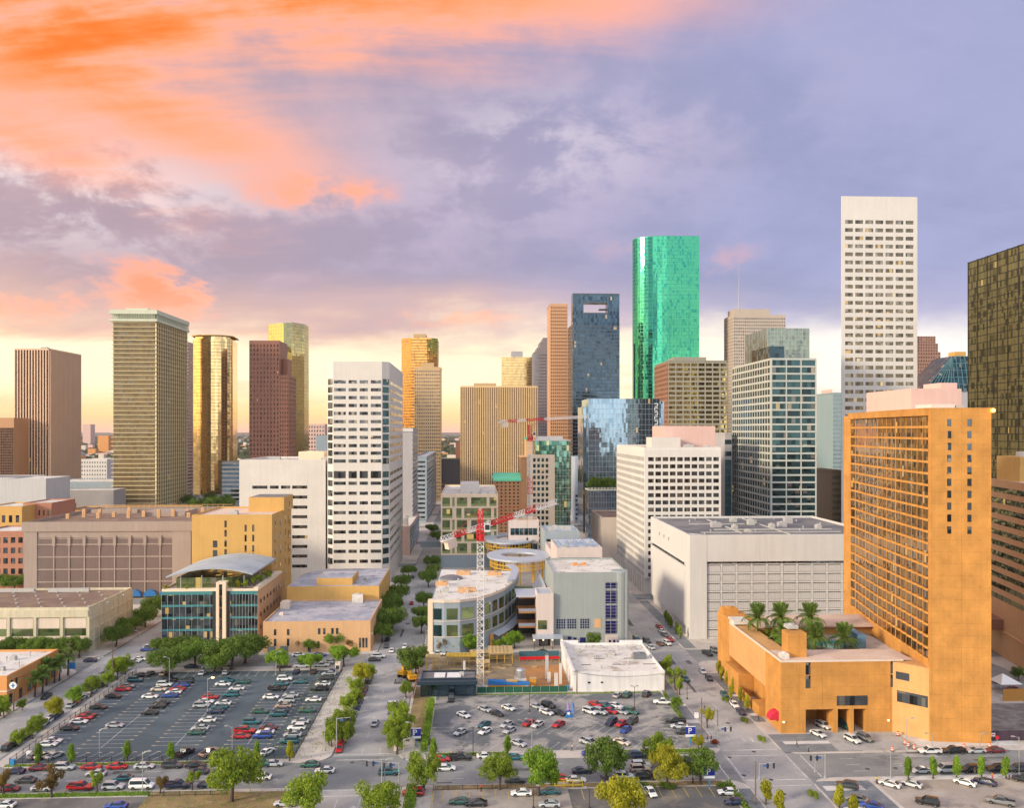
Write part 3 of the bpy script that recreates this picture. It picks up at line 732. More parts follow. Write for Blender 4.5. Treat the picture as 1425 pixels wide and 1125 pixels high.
solid(b,'pool_rim',lambda m:m.lathe((hp(1166,244)[0],244.5,16.5),[(5.,0),(5.,.16),(4.7,.16)],28),M_pave2)
solid(b,'pool_water',lambda m:m.lathe((hp(1166,244)[0],244.5,16.5),[(4.7,0),(4.7,.18)],28),plain('pool_blue',(.02,.42,.50),.08))
solid(b,'screen_wall',lambda m:m.box(hp(1192,246)[0],hp(1203,246)[0],240,252,16.6,20.5),plain('blue_screen',(.12,.25,.38),.5))
solid(b,'awning',lambda m:[m.add([(xp0-2.4*math.sin(a),218.6,3.2+2.2*math.cos(a)),(xp0-2.4*math.sin(c),218.6,3.2+2.2*math.cos(c)),(xp0-2.4*math.sin(c),221.6,3.2+2.2*math.cos(c)),(xp0-2.4*math.sin(a),221.6,3.2+2.2*math.cos(a)),(xp0,218.6,3.2)],[(0,3,2,1),(0,1,4)]) for a,c in [(R(k*15),R(k*15+15)) for k in range(6)]],plain('red_canvas',(.55,.02,.05),.8))
b.done()

# --- left foreground buildings
x1=-140.; x0=-215.; Y=307.; yb=345.; z=16.
b=Bld('warehouse','low beige panelled warehouse with a brown flat roof dotted with small white vents','warehouse',x0,x1,Y,yb,z)
b.core(M_beige,roof=M_roofb,parapet=.9,pmat=M_beige)
ff=b.front(); nb=8
solid(b,'pilaster',lambda m:[ff.box(m,i*ff.w/nb-.5,i*ff.w/nb+.5,.15,z-2.6,0,.6) for i in range(nb+1)]+[ff.box(m,0,ff.w,z-2.6,z,0,.6)],M_beige)
for i in range(nb):
    u=i*ff.w/nb+.9; w=ff.w/nb-1.8
    b.win(ff,u,9.4,w,3.6,M_cream,.1,'infill_panel'); b.win(ff,u,2.4,w,4.,M_cream,.1,'infill_panel')
    b.win(ff,u,6.6,w,2.6,G_olive,.02)
rf=b.right(); solid(b,'pilaster',lambda m:[rf.box(m,i*rf.w/9-.25,i*rf.w/9+.25,.15,z,0,.35) for i in range(10)]+[rf.box(m,0,rf.w,zz,zz+.5,0,.3) for zz in (4,8,12)],M_beige)
for i in range(5):
    for j in range(9): b.vent(x0+6+j*8.4+(i%2)*4,Y+4+i*7,z,.55,.5)
solid(b,'roof_duct',lambda m:(m.box(x0+4,x0+38,yb-4,yb-2.6,z+.1,z+1.3),m.box(x0+44,x0+60,yb-5,yb-3.6,z+.1,z+1.5)),M_unit); b.done()

x1=-137.; x0=AZ(34)*407; Y=407.; yb=487; z=ZP(731,-170,Y)
b=Bld('records_building','large brown-grey windowless building with a grid of block panels and a heavy cornice','building',x0,x1,Y,yb,z)
b.core(M_brownc,roof=M_roofb,parapet=1.6,pmat=M_brownc)
ff=b.front(); k=ff.w/231.
solid(b,'cornice',lambda m:(ff.box(m,-.8,ff.w+.8,z-3,z+1.65,0,.9),ff.box(m,20*k,ff.w-20*k,z-6,z-3.02,0,.3)),M_brownc)
solid(b,'corner_pier',lambda m:ff.box(m,0,18*k,.15,z-3,0,.6),M_brownc); solid(b,'corner_pier',lambda m:ff.box(m,ff.w-26*k,ff.w,.15,z-3,0,.6),M_brownc)
solid(b,'pilaster',lambda m:[ff.box(m,(20+21*i)*k-.28,(20+21*i)*k+.28,.15,z-6,0,.5) for i in range(1,9)]+[ff.box(m,(20+21*i)*k-.7,(20+21*i)*k+.7,z-10,z-5,0,.7) for i in range(1,9)]+[ff.box(m,18*k,ff.w-26*k,zz,zz+.6,0,.42) for zz in (8,14,20,26)],M_brownc)
for i in range(9): b.win(ff,(20+21*i)*k+.4,.3,21*k-.8,z-7,M_brownd,.15,'block_panel')
for i in range(3): solid(b,'entrance_arch',lambda m:m.prism([ff.pt((150+i*22)*k+2.6*math.cos(a)+2,.75,0)[:2] for a in [0]]+[(x0,Y+1),(x0+1,Y+1)],.2,.3),M_brownc) if False else None
G_arch=plain('blue_awning',(.02,.16,.42),.7)
for u in (150,172,194):
    mb=b.mb(); n=10; c=ff.pt(u*k+1,.5,0)
    vs=[];fs=[]
    for i in range(n+1):
        a=math.pi*i/n
        vs+=[(c[0]+3.2*math.cos(a),c[1]-.9,1.2+3.2*math.sin(a)),(c[0]+3.2*math.cos(a),c[1]+.4,1.2+3.2*math.sin(a))]
    for i in range(n): fs.append((2*i,2*i+1,2*i+3,2*i+2))
    fs.append(tuple(2*i for i in range(n+1))); mb.add(vs,fs); mb.build('awning',G_arch,b.root)
for i in range(14): b.unit(x0+6+i*5.,Y+30+(i*7)%20,z,1.6,1.6,2.4+((i*3)%4)*.6,M_tan2)
solid(b,'roof_ramp',lambda m:(m.box(x0+40,x0+62,Y+40,Y+60,z,z+2.4),m.box(x0+5,x0+30,Y+58,Y+62,z,z+2)),M_brownc)
solid(b,'roof_rail',lambda m:[m.box(x0+2+i*3,x0+2.2+i*3,yb-3,yb-2.8,z,z+3.2) for i in range(24)]+[m.box(x0+2,x1-2,yb-3,yb-2.8,z+2.8,z+3)],M_tan2); b.done()

# tan stepped block behind the glass office
Y=362.; x0,x1=bx(267,378.5,Y); yb=400.; z=ZP(719,x1,Y)
b=Bld('masonry_block','yellow-tan masonry block with narrow slit windows and a taller stair core, behind the glass office','building',x0,x1,Y,yb,z)
b.core(M_tan,roof=M_roofp,parapet=.8)
ff=b.front(); q=ff.w/111.
for py in (736,750,764.5,776):
    for a in (73,83.5): b.win(ff,a*q,ZP(py,x0,Y)-1.4,2.6*q,2.9,G_dark,.02)
for py in (758,771): b.win(ff,29*q,ZP(py,x0,Y)-1.4,6*q,2.9,G_dark,.02)
for py in (730,743,757,770): b.win(ff,45*q,ZP(py,x0,Y)-1.4,3*q,2.9,G_dark,.02)
rf=b.right()
for i in range(3):
    for j in range(6): b.win(rf,5+i*10,z-6-j*6,1.3,3.6,G_dark,.02)
xc0,xc1=bx(345,378.4,Y+22); zc=ZP(692,xc1,Y+22)
solid(b,'stair_core',lambda m:m.box(AZ(346)*(Y+20),x1+.6,Y+20,yb+.5,z,zc),M_tan); solid(b,'roof',lambda m:m.box(AZ(346)*(Y+20)+.6,x1,Y+20.6,yb,zc,zc+.1),M_roofg)
for j in range(5): b.win(Face((x1+.6,Y+20),(x1+.6,yb)),11,zc-7-j*6.5,1.2,4,G_dark,.02)
b.unit(AZ(330)*(Y+14),Y+10,z,3,3,1.4); b.done()

# glass office with curved roof
Y=320.; x0=AZ(225)*Y; x1=-82.6; yb=360.; z=19.8
b=Bld('glass_office','glass office with teal floor bands and a curved grey roof over a planted terrace','office building',x0,x1,Y,yb,z)
b.core(M_tan2,inset=.3,roof=M_roofp,parapet=.9,pmat=M_peach)
ff=b.front(); W=ff.w; q=W/138.
G_off=glass('office_glass',(.12,.15,.17),(.03,.035,.04),(1.3,1.3,2.3),.65,.06,.02,.05,.4,.06)
G_tealb=plain('teal_spandrel',(.08,.27,.29),.25,.2)
for (ua,ub) in ((0,78),(98,138)):
    f2=Face(ff.pt(ua*q,0,0)[:2],ff.pt(ub*q,0,0)[:2])
    for j in range(4): b.win(f2,.1,.95+j*4.6,f2.w-.2,3.85,G_off,.05)
    solid(b,'floor_band',lambda m:[f2.box(m,0,f2.w,.15+j*4.6 if j else .15,(.95 if j else .7)+j*4.6 if j<4 else z,0,.26) for j in range(5)],G_tealb)
    solid(b,'mullion',lambda m:[f2.box(m,f2.w*i/9-.06,f2.w*i/9+.06,1,z-1,.1,.28) for i in range(10)],M_sil)
solid(b,'stone_fin',lambda m:(ff.box(m,79*q,83*q,.15,z+3.6,-3,1.2),ff.box(m,88*q,93*q,.15,z+3.6,-3,1.2),ff.box(m,83*q,88*q,z+2.8,z+3.6,-3,1.15)),M_peach)
for j in range(5): b.win(ff,83*q,1+j*4.3,5*q,3.6,G_off,.4)
solid(b,'glass_edge',lambda m:(ff.box(m,94*q,97.5*q,.15,z,0,.3),ff.box(m,73*q,78.4*q,.15,z,0,.34)),M_dk)
rf=b.right()
for j in range(3):
    for i in range(7): b.win(rf,4+i*5.2,4.2+j*5,1.2,1.6,G_dark,.02)
    
# set-back top storey and vaulted roof
solid(b,'top_storey',lambda m:m.box(x0+3,x1-9,Y+7,yb-3,z,z+4),G_olive)
G_vault=patchy('roof_membrane',(.33,.38,.42),(.42,.46,.50),.1,None,.6)
mb=b.mb(); n=14; xa,xb=x0+1.,x1-2.5
vs=[]
for i in range(n+1):
    t_=i/n; xx=xa+(xb-xa)*t_; zz=z+3.0+5.2*math.sin(math.pi*(.12+.70*t_))
    for yy in (Y+1.5,yb-1):
        vs+=[(xx,yy,zz),(xx,yy,zz+.55)]
fs=[]
for i in range(n):
    a=i*4; c=a+4; fs+=[(a+1,c+1,c+3,a+3),(a,a+2,c+2,c),(a,c,c+1,a+1),(a+2,a+3,c+3,c+2)]
fs+=[(0,1,3,2),(4*n,4*n+2,4*n+3,4*n+1)]
mb.add(vs,fs); mb.build('vaulted_roof',G_vault,b.root,False)
solid(b,'roof_column',lambda m:[m.box(xx-.15,xx+.15,Y+3,Y+3.3,z,z+5.5) for xx in (x0+6,x0+14,x0+22,x0+30,x1-6)],M_sil)
solid(b,'planter',lambda m:(m.box(x0+1,x1-14,Y+1,Y+2.2,z,z+.9),m.box(x1-2.2,x1-.6,Y+2,yb-2,z,z+1.)),M_peach); b.done()

# low tan hall
Y=305.; x0,x1=bx(366,515.5,Y); yb=344.; z=10.8
b=Bld('low_hall','low tan brick hall with a patched blue-grey flat roof, beside the middle street','low building',x0,x1,Y,yb,z)
b.core(M_tan2,roof=M_roofbl,parapet=.6)
ff=b.front(); q=ff.w/149.
for a in (15,33): b.win(ff,a*q,6.4,3.2*q,2.2,G_dark,.02); b.win(ff,a*q,2.5,3.2*q,2.6,G_dark,.02)
for a in (76,83,94.5,101): b.win(ff,a*q,6.6,3.2*q,2.2,G_dark,.02)
for a in (6,24): b.win(ff,a*q,.2,11*q,2.2,plain('roller_door',(.14,.17,.18),.5),.03,'garage_door')
b.win(ff,62*q,.2,4*q,2.6,G_dark,.02,'door'); b.win(ff,75*q,1.5,3*q,2.6,G_dark,.02)
for i in range(3): b.win(ff,(133+i*4.5)*q,1.5,3*q,3.6,G_dark,.02)
rf=b.right(); b.win(rf,9,4,12,1.7,G_dark,.02)
xa=AZ(400)*345; xb_=AZ(528)*345
solid(b,'upper_block',lambda m:m.prism([(xa,yb+.0),(xb_,yb),(xb_,388),(xa+6,388),(xa,372)],.15,16.8),M_tan)
solid(b,'upper_block',lambda m:m.box(AZ(440)*345,AZ(490)*345,yb+2,yb+20,16.8,19.8),M_tan)
solid(b,'roof',lambda m:(m.prism([(xa+.4,yb+.4),(xb_-.4,yb+.4),(xb_-.4,387),(xa+6,387),(xa+.4,371)],16.8,16.9),m.box(AZ(440)*345+.4,AZ(490)*345-.4,yb+2.4,yb+19,19.8,19.9)),M_roofbl)
b.unit(AZ(500)*345,yb-3,z,4.4,3,3.2,M_roofw); b.unit(AZ(393)*325,331,z,3.6,4,2.6,M_cream); b.unit(AZ(392)*318,318,z,1.5,1.5,1,M_cream); b.vent(AZ(505)*352,358,16.8,.8,1.2); b.vent(AZ(510)*352,357,16.8,.8,1.2); b.done()

# orange shop building by the left street
x1=-137.; x0=-176.; Y=249.; yb=279.; z=8.3
b=Bld('shop_building','small orange stucco shop building with a patchy white roof, behind the palms','shop building',x0,x1,Y,yb,z)
M_ost=masonry('orange_stucco',(.66,.30,.10),.1,.85,.2,.15)
b.core(M_ost,roof=M_roofw,parapet=.7)
rf=b.right(); ff=b.front()
solid(b,'trim_band',lambda m:(rf.box(m,0,6,4.3,4.7,0,.15),ff.box(m,0,ff.w,4.3,4.7,0,.15)),M_cream)
for u in (2,4.4): b.win(rf,u,5.2,1.1,1.9,G_dark,.02)
b.win(rf,.8,.2,2,3,G_dark,.02,'door'); b.win(rf,6.5,.2,1.6,3,G_dark,.02,'door')
for u in (11,14,18,22,25.5): b.win(rf,u,.9,2.2,2.6,G_dark,.02)
for i,(dx,dy) in enumerate(((6,5),(12,9),(20,6),(26,14),(30,20),(14,20),(33,8))): b.unit(x0+dx,Y+dy,z,1.8,1.5,1.1); b.vent(x0+dx+3,Y+dy+4,z,.3,1.6)
b.done()
# ---------------- mall, construction and the far towers ----------------
M_blw=masonry('blue_grey_stucco',(.30,.355,.40),.07,.8,.15,.15)
M_gyw=masonry('grey_green_stucco',(.30,.335,.335),.07,.8,.15,.18)
M_pnw=masonry('pale_pink_stucco',(.60,.51,.48),.07,.8,.15,.15)
M_met=plain('pale_blue_metal',(.50,.55,.64),.4,.3)
# curved mall building beside the middle street
def poly_wall(pts): return [Face(pts[i],pts[i+1]) for i in range(len(pts)-1)]
z=19.
def gz(px,py): return G(px,py,z)
fr=[gz(600,838),gz(618,838.5),gz(640,838),gz(662,835),gz(684,829),gz(702,821),gz(716,810),gz(722,800)]
bk=[gz(716,795.5),gz(614,793)]
b=Bld('mall_building','white-roofed blue-grey mall building with a sweeping curved front of square windows','mall building',fr[0][0],fr[-1][0],fr[0][1],bk[0][1],z)
solid(b,'wall',lambda m:m.prism(fr+bk,.15,z),M_blw)
def shrink(P,d):
    cx=sum(p[0] for p in P)/len(P); cy=sum(p[1] for p in P)/len(P)
    return [(cx+(x-cx)*(1-d/ max(1,math.hypot(x-cx,y-cy))),cy+(y-cy)*(1-d/max(1,math.hypot(x-cx,y-cy)))) for x,y in P]
solid(b,'roof',lambda m:m.prism(shrink(fr+bk,.8),z,z+.1),M_roofw)
solid(b,'roof_edge',lambda m:[f.box(m,0,f.w,z-.25,z+.75,-.3,.25) for f in poly_wall(fr)],M_cream)
solid(b,'corner_pier',lambda m:m.box(fr[0][0]-1.2,fr[0][0]+.6,fr[0][1]-.4,fr[0][1]+4,.15,z+.3),M_peach)
fw=poly_wall(fr)
for i,f in enumerate(fw):
    nb=max(1,round(f.w/5.2)); bw=f.w/nb
    for k in range(nb):
        for zz in (6.6,12.6):
            b.win(f,k*bw+.9,zz,bw-1.8,4.0,G_olive if (i+k)%3 else G_teal,.03)
solid(b,'window_trim',lambda m:[f.box(m,0,f.w,zz,zz+.2,0,.16) for f in fw for zz in (6.2,11.9)],M_cream)
solid(b,'awning',lambda m:[m.add([f.pt(0,.1,4.8),f.pt(f.w,.1,4.8),f.pt(f.w,3,3.9),f.pt(0,3,3.9)],[(3,2,1,0)]) for f in fw[4:]],M_met)
solid(b,'column',lambda m:[m.box(x-.7,x+.7,y-1.6,y-.3,.15,4.6) for x,y in (fr[4],fr[5],fr[6])],M_ost)
for px,py,w_ in ((645,800,6),(688,801,6),(615,815,5),(650,824,7)):
    X,Yy=gz(px,py); b.unit(X,Yy,z+.1,w_,4,1.2,M_tan2)
X,Yy=gz(628,806); solid(b,'skylight',lambda m:m.lathe((X,Yy,z+.1),[(5,0),(4.6,.6),(3,1.2),(.4,1.7)],24),plain('smoked_dome',(.15,.15,.16),.25))
for i in range(8):
    X,Yy=gz(612+i*13,826-(i%3)*8); b.vent(X,Yy,z+.1,.5,1.1)
X,Yy=gz(620,826); b.unit(X,Yy,z+.1,2.5,2,1.8)
solid(b,'curved_canopy',lambda m:m.prism([gz(717,812),gz(721,803),gz(722,797),gz(716,791),gz(704,790),gz(711,795),gz(712,801),gz(706,813)],z+.9,z+1.6),M_met); b.done()
# grey hall
Y=311.; x0=AZ(770)*Y; x1=AZ(873)*Y; z=26.6; yb=347.
b=Bld('cinema_hall','tall blank grey-green mall hall with a column of cobalt blue windows and a white roof','mall building',x0,x1,Y,yb,z)
b.core(M_gyw,roof=M_roofw,parapet=.8,pmat=M_gyw)
ff=b.front(); q=ff.w/103.
for zz,h in ((21.4,2.2),(15.6,4.8),(9.8,5.0),(4.3,4.7)): b.win(ff,(72*q),zz,23*q,h,G_cobalt,.05)
solid(b,'window_bars',lambda m:([ff.box(m,72*q+23*q*i/3-.08,72*q+23*q*i/3+.08,4.2,23.7,.1,.22) for i in range(4)]+[ff.box(m,72*q,95*q,4.2+i*1.2,4.28+i*1.2,.1,.2) for i in range(17)]),M_sil)
for u in (4,19,37): b.win(ff,u*q,6.2,13*q,3.6,G_cobalt,.03)
solid(b,'window_bars',lambda m:[ff.box(m,u*q+13*q*i/4-.1,u*q+13*q*i/4+.1,6.1,9.9,.08,.16) for u in (4,19,37) for i in range(5)]+[ff.box(m,u*q,u*q+13*q,6.1+k*.95,6.25+k*.95,.08,.15) for u in (4,19,37) for k in range(5)],M_gyw)
b.win(ff,57*q,6.4,9*q,3.4,M_tan2,.03,'vent_louvre')
for u,w_,zz,h in ((20,5,1.6,1.6),(28,4,.6,2.2),(37,8,.6,2.2),(47,2.5,.6,2.2)): b.win(ff,u*q,zz,w_*q,h,G_cobalt,.03)
solid(b,'plain_panel',lambda m:ff.box(m,72*q,96*q,.2,3.8,0,.12),M_pnw)
for i in range(3): b.win(ff,(77+i*6)*q,.7,3*q,1.1,G_cobalt,.14)
solid(b,'corner_rotunda',lambda m:m.lathe((x1-2.5,Y+3,.15),[(3.4,0),(3.4,z+.6),(3.1,z+.9)],20),M_gyw)
for xx,yy in ((x0+11,Y+22),(x0+14.5,Y+22)): b.unit(xx,yy,z,2.2,3,.6,M_ost)
for i in range(7): b.vent(x0+3+i*3,Y+6+(i*9)%24,z,.3,.7)
b.done()
ax0=AZ(748)*309; ax1=AZ(770)*309
b=Bld('mall_annex','pale pink mall annex with one large gridded window and a lit entrance canopy','mall building',ax0,x0-.05,309.5,322,19.4)
b.core(M_pnw,roof=M_met,parapet=.4)
ff=b.front(); b.win(ff,.15,6.4,3.4,3.4,G_olive,.04); b.win(ff,.6,.2,4.2,2.6,G_dark,.03,'door')
solid(b,'entrance_canopy',lambda m:m.box(ax0-2,x0+3.,304,309.3,4.1,4.6),M_met)
solid(b,'canopy_lamp',lambda m:[m.lathe((ax0-1.6+i*3.4,304.4,3.5),[(.28,0),(.28,.4)],8) for i in range(4)],plain('lamp_glow',(.9,.8,.6),.4,0,(1,.75,.4),1.2)); 
solid(b,'canopy_post',lambda m:[m.box(ax0-1.6+i*3.4,ax0-1.4+i*3.4,304.3,304.5,.15,4.1) for i in range(4)],M_dk); b.done()
# link decks between the two halves
lx0,lx1=AZ(722)*318,AZ(748)*318
b=Bld('mall_bridge','two-level open mall walkway between the curved building and the pink annex','mall building',lx0,lx1-.1,318,330,17)
solid(b,'deck',lambda m:[m.box(lx0,lx1-.1,318,330,zz,zz+.7) for zz in (5.,10.6,16.4)],M_ost)
solid(b,'railing',lambda m:[m.box(lx0,lx1-.1,318,318.15,zz,zz+1.1) for zz in (5.7,11.3)],M_met)
solid(b,'back_wall',lambda m:m.box(lx0,lx1-.1,329,330,.15,16.4),M_dk)
solid(b,'roof_slab',lambda m:m.box(lx0-1,lx1+1,316.5,331,17.1,17.7),M_met); b.done()
# ring canopies over the mall court
def ring(name,label,px,py,zc,rx,ry,hx,hy):
    X,Yy=G(px,py,zc); r=thing(name,label,'canopy',(X,Yy,0),0,'ring canopies over the mall court')
    mb=MB(); n=40; vs=[];fs=[]
    for i in range(n):
        a=2*math.pi*i/n
        for (p,q_,zz) in ((rx,ry,zc),(rx,ry,zc-.9),(hx,hy,zc-.9),(hx,hy,zc)): vs.append((p*math.cos(a),q_*math.sin(a),zz))
    for i in range(n):
        j=(i+1)%n
        for k in range(4): fs.append((i*4+k,i*4+(k+1)%4,j*4+(k+1)%4,j*4+k))
    mb.add(vs,fs); mb.build('ring_roof',M_met,r)
    mb=MB()
    for i in range(10):
        a=2*math.pi*i/10+.2; mb.bar(((rx+hx)/2*math.cos(a),(ry+hy)/2*math.sin(a),.15),((rx+hx)/2*math.cos(a),(ry+hy)/2*math.sin(a),zc-.9),.7)
    mb.build('support_column',plain('yellow_steel',(.62,.36,.05),.5),r)
    mb=MB()
    for i in range(24):
        a=math.pi+math.pi*i/23; c=Vector((rx*.9*math.cos(a),ry*.9*math.sin(a),0))
        mb.bar((c.x,c.y,zc-5),(c.x,c.y,zc-1),.4); 
    for zz in (zc-4.9,zc-3.1):
        for i in range(23):
            a=math.pi+math.pi*i/23; a2=math.pi+math.pi*(i+1)/23
            mb.bar((rx*.9*math.cos(a),ry*.9*math.sin(a),zz),(rx*.9*math.cos(a2),ry*.9*math.sin(a2),zz),.5)
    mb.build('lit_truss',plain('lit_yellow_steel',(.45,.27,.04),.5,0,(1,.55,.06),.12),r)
ring('ring_canopy','nearer pale metal ring canopy on lit yellow trusses over the mall court',722,772,19.,16,21,9,8)
ring('ring_canopy','farther pale metal ring canopy, smaller, behind the nearer ring',708,748.5,19.,15,24,7,9)
# mall roofs behind the grey hall
for lab,pl,pr,pyt,Y,D,zr,mt in (('flat white mall roof with blue pipe frames behind the grey hall',775,838,765,372,30,15.,M_roofw),
                      ('pale blue mall box building behind the pipe-frame roof',758,806,741,440,26,27.,M_met),
                      ('low beige mall pavilion with tall arched windows near the farther ring canopy',708,750,726,470,18,29.,M_tan2),
                      ('pale pink-roofed mall block stretching back beside the hotel street',766,826,768,404,30,13.,M_roofp)):
    x0,x1=bx(pl,pr,Y); z=ZP(pyt,x0,Y); 
    b=Bld('mall_block',lab,'mall building',x0,x1,Y,Y+D,z); b.core(M_blw if mt is M_met else M_pnw,roof=mt,parapet=.7)
    b.bands(b.front(),z*.35,z-1.5,2,.45,M_blw if mt is M_met else M_pnw,G_teal,.2,1,1,6)
    for i in range(4): b.unit(x0+4+i*(x1-x0-8)/3.2,Y+6+(i*11)%14,z,3,2.4,1.5)
    if mt is M_roofw: solid(b,'pipe_frame',lambda m:[m.bar((x0+2+i*4,Y+2,z+1.6),(x0+2+i*4,Y+26,z+1.6),.3) for i in range(5)]+[m.bar((x0+1,Y+2+i*5,z+1.6),(x1-1,Y+2+i*5,z+1.6),.3) for i in range(5)]+[m.bar((x0+2+i*4,Y+2+k*6,z),(x0+2+i*4,Y+2+k*6,z+1.6),.2) for i in range(5) for k in range(4)],plain('blue_pipe',(.25,.36,.58),.5))
    b.done()
# sloped stair roofs between the halls
b=Bld('mall_block','planted roof terrace with sloped metal side roofs in the mall court','mall building',AZ(722)*352,AZ(752)*352,335,365,12)
b.core(M_pnw,roof=M_grass,parapet=.5); solid(b,'sloped_roof',lambda m:m.add([(b.x1-3,335,13),(b.x1+1,335,17.5),(b.x1+1,365,17.5),(b.x1-3,365,13)],[(0,1,2,3)]),M_met); b.done()
# green-panelled office by the middle street
Y=490.; x0,x1=bx(613.5,693,Y); z=ZP(690,x0,Y); yb=572.
b=Bld('office_block','office with cream frames, olive glass panels and a white roof, behind the curved mall','office building',x0,x1,Y,yb,z)
b.core(M_olv:=masonry('olive_panel',(.26,.30,.12),.15,.7,.3,.1),roof=M_roofw,parapet=.9,pmat=M_peach)
ff=b.front(); rf=b.right(); fl=5; fh=(z-8)/fl
patt=((0,13),(16,29),(33,56),(58.5,75),(0,15),(19,34),(38,51),(56,76))
def piers_(m,f,k):
    f.box(m,0,f.w,z-1.2,z,0,.6)
    for j in range(fl):
        zb=8+j*fh; f.box(m,0,f.w,zb-.5,zb+.5,0,.6)
        for u in ((.20,.27),(.36,.41),(.66,.72),(.88,.93)) if j%2 else ((.16,.20),(.24,.28),(.46,.53),(.80,.85)):
            f.box(m,u[0]*f.w,u[1]*f.w,zb+.5,zb+fh-.5,0,.5)
    f.box(m,0,.9,8,z,0,.58); f.box(m,f.w-.9,f.w,8,z,0,.58)
solid(b,'cream_frame',lambda m:piers_(m,ff,1),M_peach)
for j in range(fl):
    for u in ((0.02,.20),(.27,.36),(.41,.66),(.72,.88),(.93,.98)) if j%2 else ((0.02,.16),(.28,.46),(.53,.80),(.85,.98)):
        b.win(ff,u[0]*ff.w,8+j*fh+2.,(u[1]-u[0])*ff.w,fh-3.2,G_olive,.05)
solid(b,'base_wall',lambda m:ff.box(m,0,ff.w,.15,7.5,0,.4),M_blw)
solid(b,'penthouse',lambda m:m.box(AZ(641)*520,AZ(667)*520,Y+20,Y+48,z,z+5.5),M_wt2)
for i in range(4): b.unit(x0+18+i*5,Y+12,z,1.4,1.2,1.3)
solid(b,'skybridge',lambda m:m.box(x0-14,x0-.1,Y+30,Y+34,8,11.5),M_blw); b.done()
# cream grid and green glass tower
Y=520.; x0,x1=bx(738,772,Y); xg=AZ(795)*Y; z=ZP(633,x0,Y); zg=ZP(614,x0,Y)
b=Bld('apartment_tower','slim tower with a cream window grid in front of green glass, beside the far crane','apartment tower',x0,xg,Y,Y+40,zg)
solid(b,'glass_block',lambda m:m.box(AZ(746)*Y,xg,Y+5,Y+40,.15,zg),G_gr2:=glass('sea_green_glass',(.16,.36,.28),(.06,.16,.13),(1.6,1.6,3.6),.85,.06,.02,.01,.4))
solid(b,'mullion',lambda m:[m.box(x1+i*1.9,x1+.15+i*1.9,Y+4.85,Y+5,.2,zg) for i in range(1,6)]+[m.box(x1,xg,Y+4.87,Y+5,.2+i*3.7,.4+i*3.7) for i in range(20)],M_sil)
solid(b,'wall',lambda m:m.box(x0+.4,x1,Y+.4,Y+30,.15,z-.4),M_peach)
fb=Face((x0,Y),(x1,Y)); b.punch(fb,6,z-1.5,16,4,.62,.60,M_peach,G_teal,.4,1.2,3.6)
solid(b,'cornice',lambda m:fb.box(m,0,fb.w,z-1.5,z,0,.4),M_peach)
solid(b,'base_wall',lambda m:fb.box(m,0,fb.w,.15,6,0,.4),M_grey)
lf=Face((x0,Y+30),(x0,Y)); b.punch(lf,6,z-1.5,16,7,.6,.5,M_peach,G_teal,.4,.6)
solid(b,'roof_terrace',lambda m:(m.box(AZ(746)*Y-.5,xg+.4,Y+4.5,Y+40.5,zg,zg+.5),m.box(AZ(750)*Y,xg-4,Y+12,Y+30,zg+.5,zg+2.8)),M_wt2); b.done()
# brown brick hotel with green copper roofs
Y=640.
x0,x1=bx(688,725,Y); z=ZP(670,x0,Y)
b=Bld('brick_hotel','brown brick hotel with green copper roofs and a taller corner tower, behind the far crane','old hotel',x0,AZ(746)*Y,Y,Y+50,z)
M_bb=masonry('brown_brick',(.27,.14,.075),.15,.85,.2,.15); M_cop=masonry('green_copper',(.10,.45,.30),.15,.6,.3,.1)
solid(b,'wall',lambda m:m.box(x0+.4,x1,Y+.4,Y+50,.15,z),M_bb)
f=Face((x0,Y),(x1,Y)); b.punch(f,2,z,15,6,.42,.45,M_bb,G_teal,.4,.6)
solid(b,'copper_roof',lambda m:(m.box(x0-1,x1+.4,Y-1,Y+50,z,z+1.8),m.add([(x0-1,Y-1,z+1.8),(x1,Y-1,z+1.8),(x1,Y+12,z+6),(x0-1,Y+12,z+6)],[(0,1,2,3)])),M_cop)
xt=AZ(746)*Y; zt_=ZP(637,x0,Y)
solid(b,'corner_tower',lambda m:m.box(x1+.1,xt,Y-.5,Y+30,.15,zt_),M_bb)
f=Face((x1+.1,Y-.5),(xt,Y-.5))
for j in range(13): b.win(f,f.w*.42,8+j*3.4,1.5,2,G_teal,.02)
solid(b,'tower_top',lambda m:(m.box(x1-.5,xt+.5,Y-1,Y+30.5,zt_,zt_+.9),m.box(x1+4,xt-3,Y+4,Y+18,zt_+.9,zt_+14)),M_tan2)
solid(b,'copper_roof',lambda m:m.box(x1+3.5,xt-2.5,Y+3.5,Y+18.5,zt_+14,zt_+15.5),M_cop); b.done()

# ---- generic towers
def tower(name,label,cat,pl,pr,pyt,Y,pb=None,side='r',D=45,z=None,fit=True):
    x0,x1=bx(pl,pr,Y); z=z or ZP(pyt,x0,Y)
    if fit and pb is None:       # keep the far corner inside the outline too
        if pr<655: x1=max(x0+4,AZ(pr)*(Y+D))
        elif pl>665: x0=min(x1-4,AZ(pl)*(Y+D))
    yb=Y+D
    if pb is not None: yb=(x1 if side=='r' else x0)/AZ(pb)
    return Bld(name,label,cat,x0,x1,Y,max(yb,Y+12),z)
M_roofd=M_roofg
# dark brown tower at the far left
b=tower('office_tower','brown glass tower with a plain tan top beside the pale-finned tower','office tower',-40,19.5,583,900,D=40,fit=False)
b.core(masonry('tan_top',(.50,.27,.14),.1,.8),roof=M_roofg); zc=ZP(595.5,b.x0,900)
b.curtain(b.front(),.2,zc,22,30,G_br,plain('brown_mullion',(.20,.11,.07),.6),.3,.5,.5); b.done()
